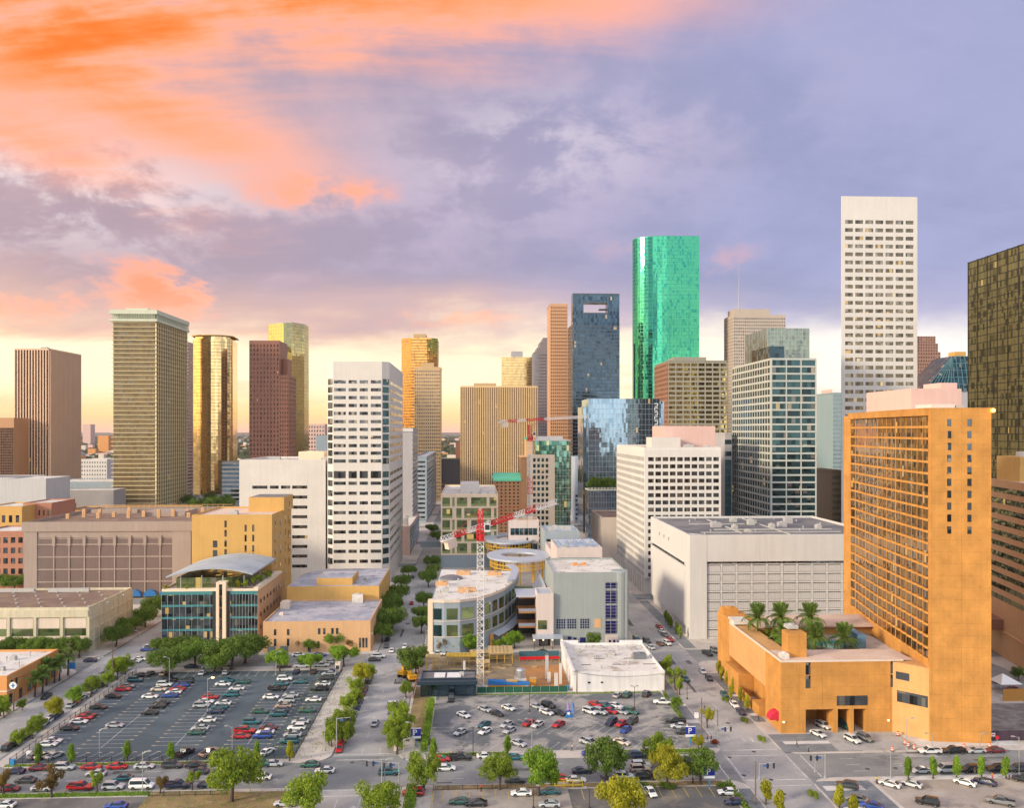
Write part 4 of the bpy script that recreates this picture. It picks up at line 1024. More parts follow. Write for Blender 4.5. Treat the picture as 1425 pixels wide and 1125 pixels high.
# striped tower
b=tower('office_tower','brown-glass office tower with pale vertical stone fins','office tower',21,68.5,485.5,930,111,D=45)
M_st=masonry('tan_stone',(.72,.50,.35),.08,.8,.05,.1); M_sp=plain('bronze_spandrel',(.07,.032,.022),.5)
b.core(M_st,inset=.9,roof=M_roofg,parapet=.5)
b.piers(b.front(),.2,b.z1-.3,12,.60,44,M_st,G_br,M_sp,1.2); b.piers(b.right(),.2,b.z1-.3,24,.62,44,M_st,G_br,M_sp,1.8)
solid(b,'roof_band',lambda m:(b.front().box(m,0,b.front().w,b.z1-1.5,b.z1+.2,0,1.25),b.right().box(m,0,b.right().w,b.z1-1.5,b.z1+.2,0,1.85)),M_st)
b.unit(b.x0+26,b.y0+12,b.z1+.3,7,5,2.5); b.done()
# slab tower with sun-shade ledges
b=tower('office_tower','tall office tower ringed by thin sun-shade ledges with a pale green screened crown','office tower',157.5,216,449,800,259,D=45)
M_led=masonry('sun_ledge',(.76,.62,.36),.06,.7,.1,.1); G_amb=glass('amber_window_glass',(.30,.20,.09),(.14,.10,.06),(1.6,1.6,3.9),.8,.12,.02,.0,.35,.10)
b.core(M_led,inset=.3,z1=b.z1); ff=b.front(); rf=b.right(); nf=42; fh=(b.z1-8)/nf
for j in range(nf):
    z=8+j*fh; b.win(ff,.3,z+.3,ff.w-.6,fh-.6,G_amb,-.02); b.win(rf,.3,z+.3,rf.w-.6,fh-.6,G_dark,-.02)
mb=b.mb()
for j in range(nf+1):
    z=8+j*fh; mb.box(b.x0-1.6,b.x1+1.6,b.y0-1.6,b.y1+1.6,z-.22,z+.22)
mb.build('sun_ledge',M_led,b.root)
mb=b.mb()
for i in range(40): ff.box(mb,ff.w*i/40,ff.w*i/40+.12,8,b.z1,.05,.25)
for i in range(15): rf.box(mb,rf.w*i/14-.25,rf.w*i/14+.25,8,b.z1,.05,1.3)
mb.build('mullion',M_led,b.root)
solid(b,'ground_column',lambda m:[m.box(b.x0+i*6,b.x0+i*6+1.2,b.y0,b.y0+1.2,.15,8) for i in range(8)],M_led)
M_scr=masonry('green_grey_screen',(.58,.60,.46),.06,.6,.1,.2,(.9,0),.75)
solid(b,'crown_screen',lambda m:(m.box(b.x0-2.6,b.x1+2.6,b.y0-2.6,b.y1+2.6,b.z1+1,b.z1+3.2),m.box(b.x0-2.6,b.x1+2.6,b.y0-2.6,b.y1+2.6,b.z1+8,b.z1+12),m.box(b.x0+1,b.x1-1,b.y0+1,b.y1-1,b.z1,b.z1+8.1)),M_scr)
solid(b,'crown_slats',lambda m:[ff.box(m,u,u+.35,b.z1+3.2,b.z1+8,1.4,2.4) for u in [i*ff.w/26 for i in range(27)]]+[rf.box(m,u,u+.35,b.z1+3.2,b.z1+8,1.4,2.4) for u in [i*rf.w/22 for i in range(23)]],M_scr)
solid(b,'penthouse',lambda m:m.box(b.x0+9,b.x1-9,b.y0+6,b.y1-10,b.z1+12,b.z1+14.5),M_scr); b.done()
b=tower('office_tower','slim pinkish slab tower peeking out behind the ledged tower','office tower',257,266,477,1010,D=40); b.core(M_pink,inset=.3,roof=M_roofg); b.bands(b.front(),2,b.z1-2,46,.4,M_pink,G_br,.3); b.bands(b.right(),2,b.z1-2,46,.4,M_pink,G_br,.3); b.done()
# rounded gold tower
def oval(cx,cy,rx,ry,n=36): return [(cx+rx*math.cos(2*math.pi*i/n),cy+ry*math.sin(2*math.pi*i/n)) for i in range(n)]
Y=905.; x0=AZ(267)*(Y+12); x1=AZ(331)*(Y+38); z=ZP(466,x0,Y)
b=Bld('glass_tower','oval gold mirror-glass tower with a thin overhanging disc roof','glass tower',x0,x1,Y,Y+44,z)
cx=(x0+x1)/2; P=[(x0,Y+24),(x0+3,Y+7),(x0+13,Y+.5)]+[(cx+ (x1-cx)*math.sin(a)*1.0+1,Y+16-15.5*math.cos(a)) for a in [R(k) for k in range(-25,91,10)]]+[(x1-2,Y+44),(x0+2,Y+44)]
solid(b,'curtain_wall',lambda m:m.prism(P,12,z-4),G_gold)
mb=b.mb(); nf=46
for i in range(len(P)-3):
    f=Face(P[i],P[i+1])
    for j in range(nf): zz=12+(z-16)*j/nf; f.box(mb,0,f.w,zz,zz+.42,0,.22)
    f.box(mb,0,.16,12,z-4,0,.16)
mb.build('mullion',plain('gold_mullion',(.35,.24,.12),.4,.5),b.root)
cxy=(cx,Y+22)
P2=[(cxy[0]+(x-cxy[0])*1.06,cxy[1]+(y-cxy[1])*1.06) for x,y in P]
solid(b,'disc_roof',lambda m:m.prism(P2,z-.9,z+.2),M_tan)
solid(b,'penthouse_glass',lambda m:m.prism([(cxy[0]+(x-cxy[0])*.9,cxy[1]+(y-cxy[1])*.9) for x,y in P],z-4,z-.9),G_gold)
solid(b,'ground_column',lambda m:[m.box(x-.6,x+.6,y,y+1.2,.15,12) for x,y in P[1:-2]],M_wt2); b.done()
Y=890.; x0,x1=bx(309,340,Y)
b=Bld('office_block','low teal-banded glass annex at the foot of the oval gold tower','office building',x0,x1,Y,Y+14,ZP(644,x0,Y)); b.core(M_grey,inset=.3,roof=M_roofg); b.bands(b.front(),6,b.z1-.5,9,.62,M_wt2,G_blue,.3); b.done()
# brown granite stepped tower
Y=860.; x0,x1=bx(347,389,Y); z=ZP(474,x0,Y)
b=Bld('office_tower','dark brown granite tower with a rounded top and lower stepped shoulders','office tower',x0,AZ(411.5)*(Y+34),Y,Y+38,z)
solid(b,'wall',lambda m:m.box(x0+.4,x1-.4,Y+.4,Y+38,.15,z),M_gran)
f=Face((x0,Y),(x1,Y)); b.punch(f,4,z-3,36,9,.42,.62,M_gran,G_br,.5)
solid(b,'cornice',lambda m:f.box(m,0,f.w,z-3,z,0,.5),M_gran)
xs=AZ(411.5)*(Y+34); z2=ZP(522,x0,Y); z3=ZP(498,x0,Y)
solid(b,'shoulder',lambda m:(m.box(x1,xs-.4,Y+.4,Y+34,.15,z2),m.box(x1,AZ(396)*Y,Y+14,Y+34,.15,z3)),M_gran)
f=Face((x1,Y-.02),(xs,Y-.02)); b.punch(f,4,z2-1,30,4,.42,.6,M_gran,G_br,.5); f=Face((xs,Y),(xs,Y+34)); b.punch(f,4,z2-1,30,6,.42,.6,M_gran,G_br,.3); b.done()
# gold-green faceted tower
Y=1000.; x0=AZ(371)*(Y+10); x1=AZ(428.5)*(Y+40); z=ZP(449,x0,Y)
b=Bld('glass_tower','yellow-green mirror-glass tower with faceted corners behind the brown granite tower','glass tower',x0,x1,Y,Y+46,z)
P=[(x0,Y+18),(x0+22,Y+2),(x0+32,Y),(x1-9,Y+4),(x1,Y+18),(x1,Y+46),(x0,Y+46)]
G_yg=glass('yellow_green_glass',(.72,.62,.27),(.50,.50,.26),(3.2,3.2,3.8),.95,.04,.007,0,.25)
solid(b,'curtain_wall',lambda m:m.prism(P,.15,z),G_yg)
mb=b.mb()
for i in range(5):
    f=Face(P[i],P[i+1])
    for j in range(52): zz=z*j/52; f.box(mb,0,f.w,zz,zz+.3,0,.15)
    for k in range(int(f.w/3)): f.box(mb,k*3,k*3+.15,.2,z,0,.15)
mb.build('mullion',plain('gold_mullion',(.35,.24,.12),.4,.5),b.root); solid(b,'roof',lambda m:m.prism(P,z,z+.6),M_grey); b.done()
# grey slab and neighbours along the middle street
b=tower('office_tower','plain grey slab tower with a windowed side on the middle street','office tower',548,574,597,610,581,D=40)
b.core(M_grey,inset=.02,roof=M_roofg,parapet=.6); rf=b.right(); b.bands(rf,3,b.z1-3,22,.45,M_grey,G_dark,.35,0,0); 
solid(b,'cornice',lambda m:b.front().box(m,-.5,b.front().w+.5,b.z1-2,b.z1,0,.5),M_wt2); b.done()
b=tower('low_building','low pinkish building with a windowed blue-grey side, beside the middle street','building',553,570.5,735,540,583,D=40)
b.core(M_pink,roof=M_roofw,parapet=.8); b.bands(b.right(),2,b.z1-1,5,.5,M_blw,G_blue,.3); b.unit(b.x0+4,b.y0+5,b.z1,5,4,6,M_wt2); b.unit(b.x0+2,b.y0+12,b.z1,2.5,3,1.6); b.done()
b=tower('office_block','pale blue banded office block lower down the middle street','office building',577,594,637,730,607,D=60)
b.core(M_blw,inset=.3,roof=M_roofbl); b.bands(b.front(),3,b.z1-2,13,.45,M_blw,G_dark,.4,.8,1.5); b.bands(b.right(),3,b.z1-2,13,.4,M_blw,G_teal,.3); b.done()
b=tower('office_block','dark grey low block closing the end of the middle street','building',606,641,640,1150,D=50); b.core(masonry('dark_grey_wall',(.10,.09,.09),.1,.8),roof=M_grass,parapet=.5); b.bands(b.front(),1,7,1,.7,M_tan,G_dark,.3); b.done()
b=tower('office_block','narrow dark maroon block in front of the distant trees','building',634,641,617,1300,D=30); b.core(M_gran,roof=M_roofg); b.done()
# tan tower with chamfered top and lattice windows
b=tower('office_tower','tan precast tower with a dense grid of small windows, beside the striped tan block','office tower',577,615,512,950,D=35)
b.core(M_tan3:=masonry('tan_precast',(.56,.38,.20),.08,.8,.1,.1),inset=.4,roof=M_roofg); b.punch(b.front(),4,b.z1-2,37,14,.5,.5,M_tan3,G_dark,.4)
solid(b,'cornice',lambda m:b.front().box(m,0,b.front().w,b.z1-2,b.z1,0,.4),M_tan3); solid(b,'stepped_top',lambda m:m.box(b.x0+8,b.x1-8,b.y0+4,b.y1-6,b.z1,b.z1+6),M_tan3); b.done()
# orange mirror tower
Y=1120.; x0=AZ(558.5)*(Y+10); x1=AZ(610.5)*(Y+40); z=ZP(470,x0,Y)
b=Bld('office_tower','ochre glass tower glowing orange on one side, with a small raised cap','office tower',x0,x1,Y,Y+45,z)
xm=AZ(577)*Y; G_or=glass('amber_mirror_glass',(.80,.42,.12),(.45,.22,.07),(1.8,1.8,3.8),.92,.10,.02,.0,.25)
P=[(x0,Y+14),(xm-4,Y),(x1-14,Y),(x1,Y+10),(x1,Y+45),(x0,Y+45)]
solid(b,'curtain_wall',lambda m:m.prism(P,.15,z),G_or); mb=b.mb()
for i in range(4):
    f=Face(P[i],P[i+1])
    for j in range(54): zz=z*j/54; f.box(mb,0,f.w,zz,zz+1.4,0,.2)
mb.build('spandrel',plain('ochre_spandrel',(.45,.24,.08),.5,.3),b.root); solid(b,'raised_cap',lambda m:m.box(xm-2,x1-16,Y+8,Y+34,z,z+6),M_tan3); b.done()
# striped tan block
b=tower('office_tower','broad tan office tower with close vertical stone stripes, in the middle distance','office tower',640.5,748,538,800,D=40)
M_ts=masonry('striped_tan_stone',(.70,.48,.25),.06,.8,.1,.1)
b.core(M_ts,inset=.9,roof=M_roofg,parapet=.5); b.piers(b.front(),.2,b.z1-.5,42,.50,34,M_ts,G_br,M_sp,.9)
solid(b,'roof_band',lambda m:b.front().box(m,0,b.front().w,b.z1-1,b.z1+.4,0,1.),M_ts); b.unit(b.x0+24,b.y0+14,b.z1,22,10,3.5,M_tan3); b.done()
b=tower('glass_tower','gold glass tower with a small dark penthouse rising behind the striped tan block','glass tower',697,744,498,1150,D=40)
b.core(G_gold,roof=M_roofg,parapet=1,name='curtain_wall'); b.curtain(b.front(),.2,b.z1,16,48,G_gold,plain('gold_mullion2',(.45,.31,.13),.4,.4),.1,.2,.5); solid(b,'penthouse',lambda m:m.box(b.x0+14,b.x1-16,b.y0+10,b.y1-8,b.z1,b.z1+10),M_grey); b.done()
# stepped dark tower
Y=1060.; x0,x1=bx(743,766,Y)
b=Bld('office_tower','grey granite tower with a stepped gabled top half hidden behind the pink fin tower','office tower',x0,x1,Y,Y+40,ZP(470,x0,Y))
M_gg=masonry('grey_granite',(.22,.19,.20),.08,.7)
zz=[ZP(p,x0,Y) for p in (490,484,476,470)]
for i,q in enumerate(zz): solid(b,'wall_step',lambda m:m.box(x0+i*4.,x1+i*4,Y+i*.3,Y+40-i,.15 if i==0 else zz[i-1],q),M_gg)
b.punch(Face((x0,Y-.3),(x1,Y-.3)),4,zz[0]-2,44,8,.5,.5,M_gg,G_blue,.3); b.done()
# pink fin tower
b=tower('office_tower','pink granite tower with gold-lit vertical window strips beside the dark glass tower','office tower',761,790,424,955,D=40)
b.core(M_pk2:=masonry('pink_granite',(.56,.31,.17),.06,.6),inset=.4,roof=M_roofg); b.punch(b.front(),4,b.z1-1.5,56,8,.46,.55,M_pk2,G_br,.5,.8); solid(b,'cornice',lambda m:b.front().box(m,0,b.front().w,b.z1-1.5,b.z1,0,.5),M_pk2); b.unit(b.x0+19,b.y0+10,b.z1,6,6,3); b.done()
# dark glass tower with a square opening
Y=850.; x0=AZ(797)*Y; x1=AZ(862)*Y; yb=x0/AZ(790); z=ZP(408.5,x0,Y)
b=Bld('glass_tower','dark blue-grey glass tower with a rectangular sky opening cut through its top','glass tower',x0,x1,Y,Y+14,z)
oz0=ZP(435,x0,Y); oz1=ZP(421.5,x0,Y); ox0=AZ(812)*Y; ox1=AZ(845)*Y; zb=ZP(450,x0,Y)
G_nv=glass('navy_mirror_glass',(.075,.125,.17),(.04,.065,.09),(1.7,1.7,3.8),.9,.06,.008,.012,.3)
def tw(m):
    m.box(x0,x1,Y,yb,.15,zb); m.box(x0,ox0,Y,Y+12,zb,z); m.box(ox1,x1,Y,Y+12,zb,z); m.box(ox0,ox1,Y,Y+12,zb,oz0); m.box(ox0,ox1,Y,Y+12,oz1,z)
solid(b,'curtain_wall',tw,G_nv)
mm=plain('slate_mullion',(.09,.12,.15),.4,.4); mb=b.mb(); ff=b.front(); lf=Face((x0,yb),(x0,Y))
for j in range(52):
    zz=zb*j/52; ff.box(mb,0,ff.w,zz,zz+1.,0,.18); lf.box(mb,0,lf.w,zz,zz+1.,0,.18)
for i in range(17): ff.box(mb,ff.w*i/16-.1,ff.w*i/16+.1,.2,zb,0,.24)
ff.box(mb,0,ff.w,z-1.2,z+.2,0,.3); ff.box(mb,ox0-x0-.8,ox1-x0+.8,oz0-1.4,oz0,0,.3); ff.box(mb,ox0-x0-.8,ox1-x0+.8,oz1,oz1+1.2,0,.3); ff.box(mb,ox0-x0-.8,ox0-x0,oz0,oz1,0,.3); ff.box(mb,ox1-x0,ox1-x0+.8,oz0,oz1,0,.3)
mb.build('mullion',mm,b.root); solid(b,'opening_deck',lambda m:m.box(ox0+17,ox1,Y+3,Y+10,oz0+3.4,oz0+4.6),mm); b.done()
# green tower
Y=1000.; x0,x1=bx(885.5,973,Y); z=ZP(328.5,x0,Y); 
b=Bld('glass_tower','emerald green mirror-glass tower with one rounded end','glass tower',x0,x1,Y,Y+46,z)
xm=AZ(928)*Y; rr=(xm-x0)
arcp=[(xm-rr*math.cos(R(a)),Y+24-24*math.sin(R(a))) for a in range(0,91,9)]
P=arcp+[(x1,Y),(x1,Y+46),(x0+6,Y+46)]
solid(b,'curtain_wall',lambda m:m.prism(P,.15,z),G_gr)
mb=b.mb(); gmm=plain('green_mullion',(.07,.36,.25),.35,.5)
for i in range(len(arcp)):
    f=Face(P[i],P[i+1])
    for j in range(71): zz=z*j/71; f.box(mb,0,f.w,zz,zz+.28,0,.10)
    for k in range(max(1,int(f.w/3))): f.box(mb,k*3.,k*3+.2,.2,z,0,.10)
mb.build('mullion',gmm,b.root); solid(b,'roof',lambda m:m.prism(P,z,z+.8),gmm); b.unit(x0+18,Y+24,z+.8,3,3,2.5); b.done()
# blue reflective hotel with the white vertical sign
Y=640.; x0=AZ(826)*Y; x1=AZ(918)*Y; z=ZP(555,x0,Y)
b=Bld('glass_tower','blue mirror-glass block reflecting orange buildings, with a white vertical sign near one edge','glass building',AZ(813)*Y,AZ(926)*Y,Y,Y+40,z)
solid(b,'curtain_wall',lambda m:(m.box(x0-4,x1,Y,Y+40,.15,z),m.box(AZ(813)*Y,x0-4.02,Y+6,Y+40,.15,z-6),m.box(x1+.02,AZ(926)*Y,Y+5,Y+40,.15,z-2)),G_blue)
mb=b.mb(); f=Face((x0-4,Y),(x1,Y))
for i in range(21): f.box(mb,f.w*i/20-.06,f.w*i/20+.06,.2,z,0,.12)
for j in range(26): f.box(mb,0,f.w,z*j/26,z*j/26+.2,0,.12)
mb.build('mullion',plain('steel_mullion',(.40,.44,.50),.4,.5),b.root)
mb=b.mb(); su=AZ(913)*Y-(x0-4); W_=3.1
zs=ZP(558,x1,Y)
# a tall white sign of stacked curved strokes
for k,(sh) in enumerate('kcosdey'):
    zt0=zs-2-k*3.4
    f.box(mb,su-1.4,su+1.4,zt0-.55,zt0,.2,.5); f.box(mb,su-1.4 if k%2 else su+.9,su-.9 if k%2 else su+1.4,zt0-2.2,zt0-.5,.2,.5); f.box(mb,su-1.1,su+1.2,zt0-2.7,zt0-2.2,.2,.5)
mb.build('vertical_sign',plain('white_sign',(.75,.76,.78),.4),b.root)
f2=Face((x1+.02,Y+5),(AZ(926)*Y,Y+5)); mb=b.mb()
for k in range(5): f2.box(mb,2.2,3.4,zs-16-k*3,zs-14.2-k*3,.1,.3)
mb.build('vertical_sign',plain('white_sign',(.75,.76,.78),.4),b.root); b.done()
b=tower('podium_building','teal glass podium with a row of trees along its roof edge','building',814,862,683,618,D=18); b.core(G_nv,name='curtain_wall',roof=M_grass,parapet=.6,pmat=M_wt2); b.curtain(b.front(),.2,b.z1,12,8,G_blue,plain('steel_mullion',(.40,.44,.50),.4,.5)); PODZ=b.z1; PODX=(b.x0,b.x1); b.done()
b=tower('office_block','narrow pale blue building between the green glass tower and the blue glass block','building',795,811,638,720,D=30); b.core(M_blp:=masonry('pale_blue_panel',(.40,.47,.58),.06,.6),roof=M_roofw); solid(b,'penthouse',lambda m:m.box(b.x0+6,b.x1,b.y0,b.y0+10,b.z1,b.z1+6),M_tan); b.bands(b.front(),2,26,6,.5,M_blp,G_blue,.25); b.done()
b=tower('low_building','low beige flat-roofed building between the hotel street and the white grid office','low building',838,900,722,505,823,'l'); b.core(M_cream,roof=M_roofb,parapet=.7); b.bands(b.left(),1,5,1,.6,M_cream,G_dark,.3,3,3); b.done()
# grey grid tower
Y=800.; x0=AZ(930)*Y; x1=AZ(1012)*Y; z=ZP(503,x0,Y)
b=Bld('office_tower','brown-grey tower of wide window bands framed by green-grey columns, just below the green tower','office tower',x0,x1,Y,x0/AZ(911),z)
M_gb=masonry('green_grey_frame',(.30,.28,.22),.08,.7)
b.core(M_gb,inset=.4,roof=M_roofg); b.punch(b.front(),4,z-1,31,8,.84,.60,M_gb,G_smoke,.5); b.punch(b.left(),4,z-1,31,12,.6,.55,masonry('rust_frame',(.32,.16,.10),.1),G_br,.4)
solid(b,'penthouse',lambda m:m.box(x0+8,x1-18,Y+10,Y+40,z,z+5),M_gb); b.done()
# tan tower with antenna
b=tower('office_tower','tan square-windowed tower with a tall thin antenna mast on its roof','office tower',1021,1093,439,1000,1008,'l')
M_ta=masonry('grey_tan_precast',(.48,.40,.33),.06,.8)
b.core(M_ta,inset=.4,roof=M_roofg); b.punch(b.front(),6,b.z1-2,54,24,.55,.52,M_ta,G_dark,.4); b.punch(b.left(),6,b.z1-2,54,14,.5,.5,M_ta,G_br,.4)
solid(b,'cornice',lambda m:(b.front().box(m,0,b.front().w,b.z1-2,b.z1,0,.4),b.left().box(m,0,b.left().w,b.z1-2,b.z1,0,.4)),M_ta)
solid(b,'penthouse',lambda m:m.box(b.x0+2,b.x0+46,b.y0+4,b.y1-8,b.z1,b.z1+8.5),M_ta); xa=AZ(1028.5)*1020; zt_=ZP(372,xa,1020)
solid(b,'antenna',lambda m:m.tube([(xa,1020,b.z1),(xa,1020,b.z1+25),(xa,1020,zt_)],[1.0,.7,.25],6),M_grey); b.done()
# dark teal framed tower
Y=430.; x0=AZ(1072.5)*Y; x1=AZ(1136)*Y; z=ZP(500,x0,Y)
b=Bld('office_tower','dark teal glass tower in a pale concrete grid with a green glass top block','office tower',x0,x1,Y,x0/AZ(1019),z)
M_fr=masonry('pale_green_frame',(.46,.47,.43),.06,.7); b.core(M_dk,inset=.5,roof=M_roofg,parapet=.6,pmat=M_fr)
b.punch(b.front(),4,z,30,3,.93,.76,M_fr,G_teal,.4,.4); b.punch(b.left(),4,z,30,16,.82,.72,M_fr,G_teal,.22,.4)
gx0=AZ(1090)*(Y+14); gz1=ZP(457,gx0,Y+8); G_top=glass('pale_green_glass',(.24,.31,.27),(.14,.19,.18),(1.6,1.6,2.6),.85,.08,.02,0,.3)
solid(b,'glass_top',lambda m:m.box(x0+1,x1-.5,Y+8,Y+44,z+.6,gz1),G_top)
f=Face((x0+1,Y+8),(x1-.5,Y+8)); f3=Face((x0+1,Y+44),(x0+1,Y+8))
solid(b,'mullion',lambda m:[f.box(m,f.w*i/12-.07,f.w*i/12+.07,z+.6,gz1,0,.15) for i in range(13)]+[f.box(m,0,f.w,z+i*2.2,z+i*2.2+.15,0,.15) for i in range(1,8)]+[f3.box(m,f3.w*i/14-.07,f3.w*i/14+.07,z+.6,gz1,0,.15) for i in range(15)],M_sil)
solid(b,'glass_top',lambda m:m.box(x0-.0,x0+8,Y+2,Y+30,z+.6,z+7),glass('navy_top_glass',(.05,.09,.12),(.03,.05,.06),(2,2,2.4),.8,.06)); b.done()
b=tower('office_block','blue curtain-wall block squeezed between the white grid office and the dark teal tower','office building',990,1018,605,482,D=40); b.core(M_grey,inset=.2,roof=M_roofg); zc=ZP(640,b.x0,482); b.curtain(b.front(),.2,zc,8,14,G_teal,plain('teal_mullion',(.12,.25,.28),.4,.3)); b.bands(b.front(),zc,b.z1-1,2,.4,M_grey,G_teal,.3); b.done()
b=tower('office_tower','blue-grey dotted curtain-wall tower with a pink penthouse, seen beside the tall white tower','office tower',1136,1172,548,705,D=35); b.core(M_blp2:=masonry('teal_panel',(.26,.34,.36),.06,.6),inset=.3,roof=M_roofg); b.punch(b.front(),4,b.z1,30,16,.55,.5,M_blp2,G_blue,.25); solid(b,'penthouse',lambda m:m.box(b.x0+2,b.x1-6,b.y0+6,b.y1-6,b.z1,b.z1+4),M_pink); b.done()
b=tower('office_block','brown low tower with rows of small windows at the foot of the tall white tower','office building',1130,1173,657,495,D=30); b.core(M_bt:=masonry('olive_brown_wall',(.30,.24,.15),.08,.8),inset=.4,roof=M_roofg); b.punch(b.front(),2,b.z1-1.5,14,12,.5,.5,M_bt,G_dark,.35); b.done()
# tall white tower
Y=480.; b=tower('office_tower','tallest white tower with a grid of wide windows and blank top, behind the hotel','office tower',1170.5,1276,274.5,Y,D=45,fit=False)
z=b.z1; q0=AZ(1172.5)*(Y+45); tp=[(b.x0+.4,Y+.4),(b.x1-.4,Y+.4),(q0+42,Y+45),(q0,Y+45)]; solid(b,'wall',lambda m:m.prism(tp,.15,z),M_wt2); solid(b,'roof',lambda m:m.prism([(b.x0+1,Y+1),(b.x1-1,Y+1),(q0+41,Y+44),(q0+1,Y+44)],z,z+.1),M_roofg); zt_=ZP(303,b.x0,Y); z0_=6
nf=42; b.punch(b.front(),z0_,zt_,nf,7,.80,.46,M_wt2,G_amb2:=glass('warm_grey_glass',(.19,.16,.11),(.07,.07,.06),(1.8,1.8,4.6),.75,.1,.02,.03,.4,.16),.45,1.6,1.6)
solid(b,'blank_top',lambda m:(b.front().box(m,0,b.front().w,zt_,z+.6,0,.45),b.front().box(m,0,b.front().w,.15,z0_,0,.45)),M_wt2); 
for u in (8,31): b.unit(b.x0+u,b.y0+6,z,3,3,1.2,M_ost)
b.done()
# stepped brown towers and sloped glass
Y=900.; x0,x1=bx(1270,1312,Y); zs_=[ZP(p,x0,Y) for p in (505,490,478,468)]
b=Bld('office_tower','brown stepped ziggurat-topped tower beside the tall white tower','office tower',x0,x1,Y,Y+40,zs_[-1])
for i,q in enumerate(zs_): solid(b,'wall_step',lambda m:m.box(x0,x1-i*2.6,Y+.4+i*.4,Y+40,.15 if i==0 else zs_[i-1],q),M_gran)
b.punch(Face((x0,Y),(x1,Y)),4,zs_[0],42,13,.5,.55,M_br2:=masonry('rosy_granite',(.30,.17,.13),.06,.7),G_br,.35)
for i in range(1,4): b.punch(Face((x0,Y+i*.4),(x1-i*2.6,Y+i*.4)),zs_[i-1],zs_[i],3,12-i,.5,.5,M_br2,G_br,.3)
solid(b,'side_spire',lambda m:(m.box(x0-2,x0+3,Y-1.5,Y-.2,.15,ZP(458,x0,Y)),m.box(x0-1,x0+1,Y-1.3,Y-.4,ZP(458,x0,Y),ZP(445,x0,Y))),M_br2); b.done()
Y=700.; x0,x1=bx(1286,1360,Y); zl=ZP(545,x0,Y); zh=ZP(495,x0,Y)
b=Bld('glass_building','building with a steep sloping teal glass roof between the hotel and the dark tower','glass building',x0,x1,Y,Y+40,zh)
solid(b,'wall',lambda m:m.box(x0,x1,Y,Y+40,.15,zl),M_grey)
xm=AZ(1330)*Y
solid(b,'sloped_glass',lambda m:m.add([(x0,Y,zl),(x1,Y,zl),(x1,Y+6,zh),(xm,Y+6,zh),(x0,Y+40,zl),(x1,Y+40,zl),(x1,Y+34,zh),(xm,Y+34,zh)],[(0,1,2,3),(0,3,7,4),(4,7,6,5),(3,2,6,7),(1,5,6,2)]),G_teal)
solid(b,'mullion',lambda m:[m.bar((x0+(x1-x0)*i/12,Y-.2,zl),(max(xm,x0+(x1-x0)*i/12),Y+5.8,zh),.35) for i in range(13)]+[m.bar((x0+(xm-x0)*k/5,Y+6*k/5-.2,zl+(zh-zl)*k/5),(x1,Y+6*k/5-.2,zl+(zh-zl)*k/5),.4) for k in range(6)],plain('teal_mullion',(.12,.25,.28),.4,.3))
b.unit(AZ(1343)*Y,Y+12,zh,10,10,4,M_tan); b.done()
# dark tower at the right edge
xL=300.; yf=xL/AZ(1347.5); yn=xL/AZ(1450); z=ZP(366,xL,yf)
b=Bld('glass_tower','dark gold-brown glass tower with vertical ribs, behind the hotel','glass tower',xL,xL+40,yn,yf,z)
b.core(M_dk,roof=M_roofg,parapet=.3); lf=b.left(); b.curtain(lf,.2,z,21,44,G_smoke,plain('dark_rib',(.05,.045,.035),.4,.5),.03,.12,.5)
solid(b,'rib',lambda m:[lf.box(m,lf.w*i/7-.28,lf.w*i/7+.28,.2,z+.5,.05,.28) for i in range(8)],plain('dark_rib',(.05,.045,.035),.4,.5)); b.done()
# banded office at the right edge, turned a little
fA=(AZ(1377)*300,300.); fB=(AZ(1450)*258,258.)
b=Bld('office_block','tan office block with sloping dark ribbon windows and a tan penthouse, behind the hotel','office building',fA[0],fA[0]+40,258,300,ZP(668,fA[0],300))
f=Face(fA,fB); z=b.z1
solid(b,'wall',lambda m:m.prism([fB,(fB[0]+40,fB[1]),(fA[0]+40,300),(fA[0],300)][::1],.15,z),M_tan2)
b.bands(f,19,z-1.2,11,.52,M_tan2,G_smoke,.4,.6,0); solid(b,'base_wall',lambda m:(f.box(m,0,f.w,.15,19,0,.4),f.box(m,0,f.w,9,9.6,.4,.9)),M_tan2); solid(b,'cornice',lambda m:f.box(m,0,f.w,z-1.2,z+.6,-.4,.4),M_tan2)
solid(b,'roof',lambda m:m.prism([(fB[0]+1,fB[1]),(fB[0]+39,fB[1]),(fA[0]+39,299),(fA[0]+1,299)],z,z+.1),M_roofw)
solid(b,'penthouse',lambda m:m.box(fA[0]+1.5,fA[0]+9,285,298,z,z+9),M_tan); solid(b,'entrance_canopy',lambda m:f.box(m,2,14,9.8,13.5,.4,7),M_gran)
b.unit(fA[0]+5,290,z+9,2,2,1.6); b.done()
# far left mid-distance blocks
def lowb(label,pl,pr,py,Y,D,mat,roof,nf,nb,wf=.5,hf=.5,gl=None,name='low_building',style='punch',pb=None):
    b=tower(name,label,'building',pl,pr,py,Y,pb,D=D,fit=False); b.core(mat,inset=.02,roof=roof,parapet=.8)
    if nf:
        if style=='punch': b.punch(b.front(),2,b.z1-1,nf,nb,wf,hf,mat,gl or G_dark,.35,.6)
        else: b.bands(b.front(),2,b.z1-1,nf,hf,mat,gl or G_dark,.35,.6,.6)
    return b
lowb('plain pale grey box building in front of the striped tower','-30',0,0,0,0,0,0,0,0) if False else None
M_pg=masonry('pale_grey_metal_wall',(.50,.48,.47),.06,.7,.1,.25); M_rib=masonry('ribbed_grey_wall',(.33,.30,.29),.1,.8,.1,.1,(1.6,0),.55)
lowb('wide low pale building with a grey roof below the brown glass tower',-60,31,666,760,40,M_pg,M_roofg,0,0).done()
lowb('plain pale grey windowless box in front of the striped tower',8,64,668,690,40,M_pg,M_roofw,0,0).done()
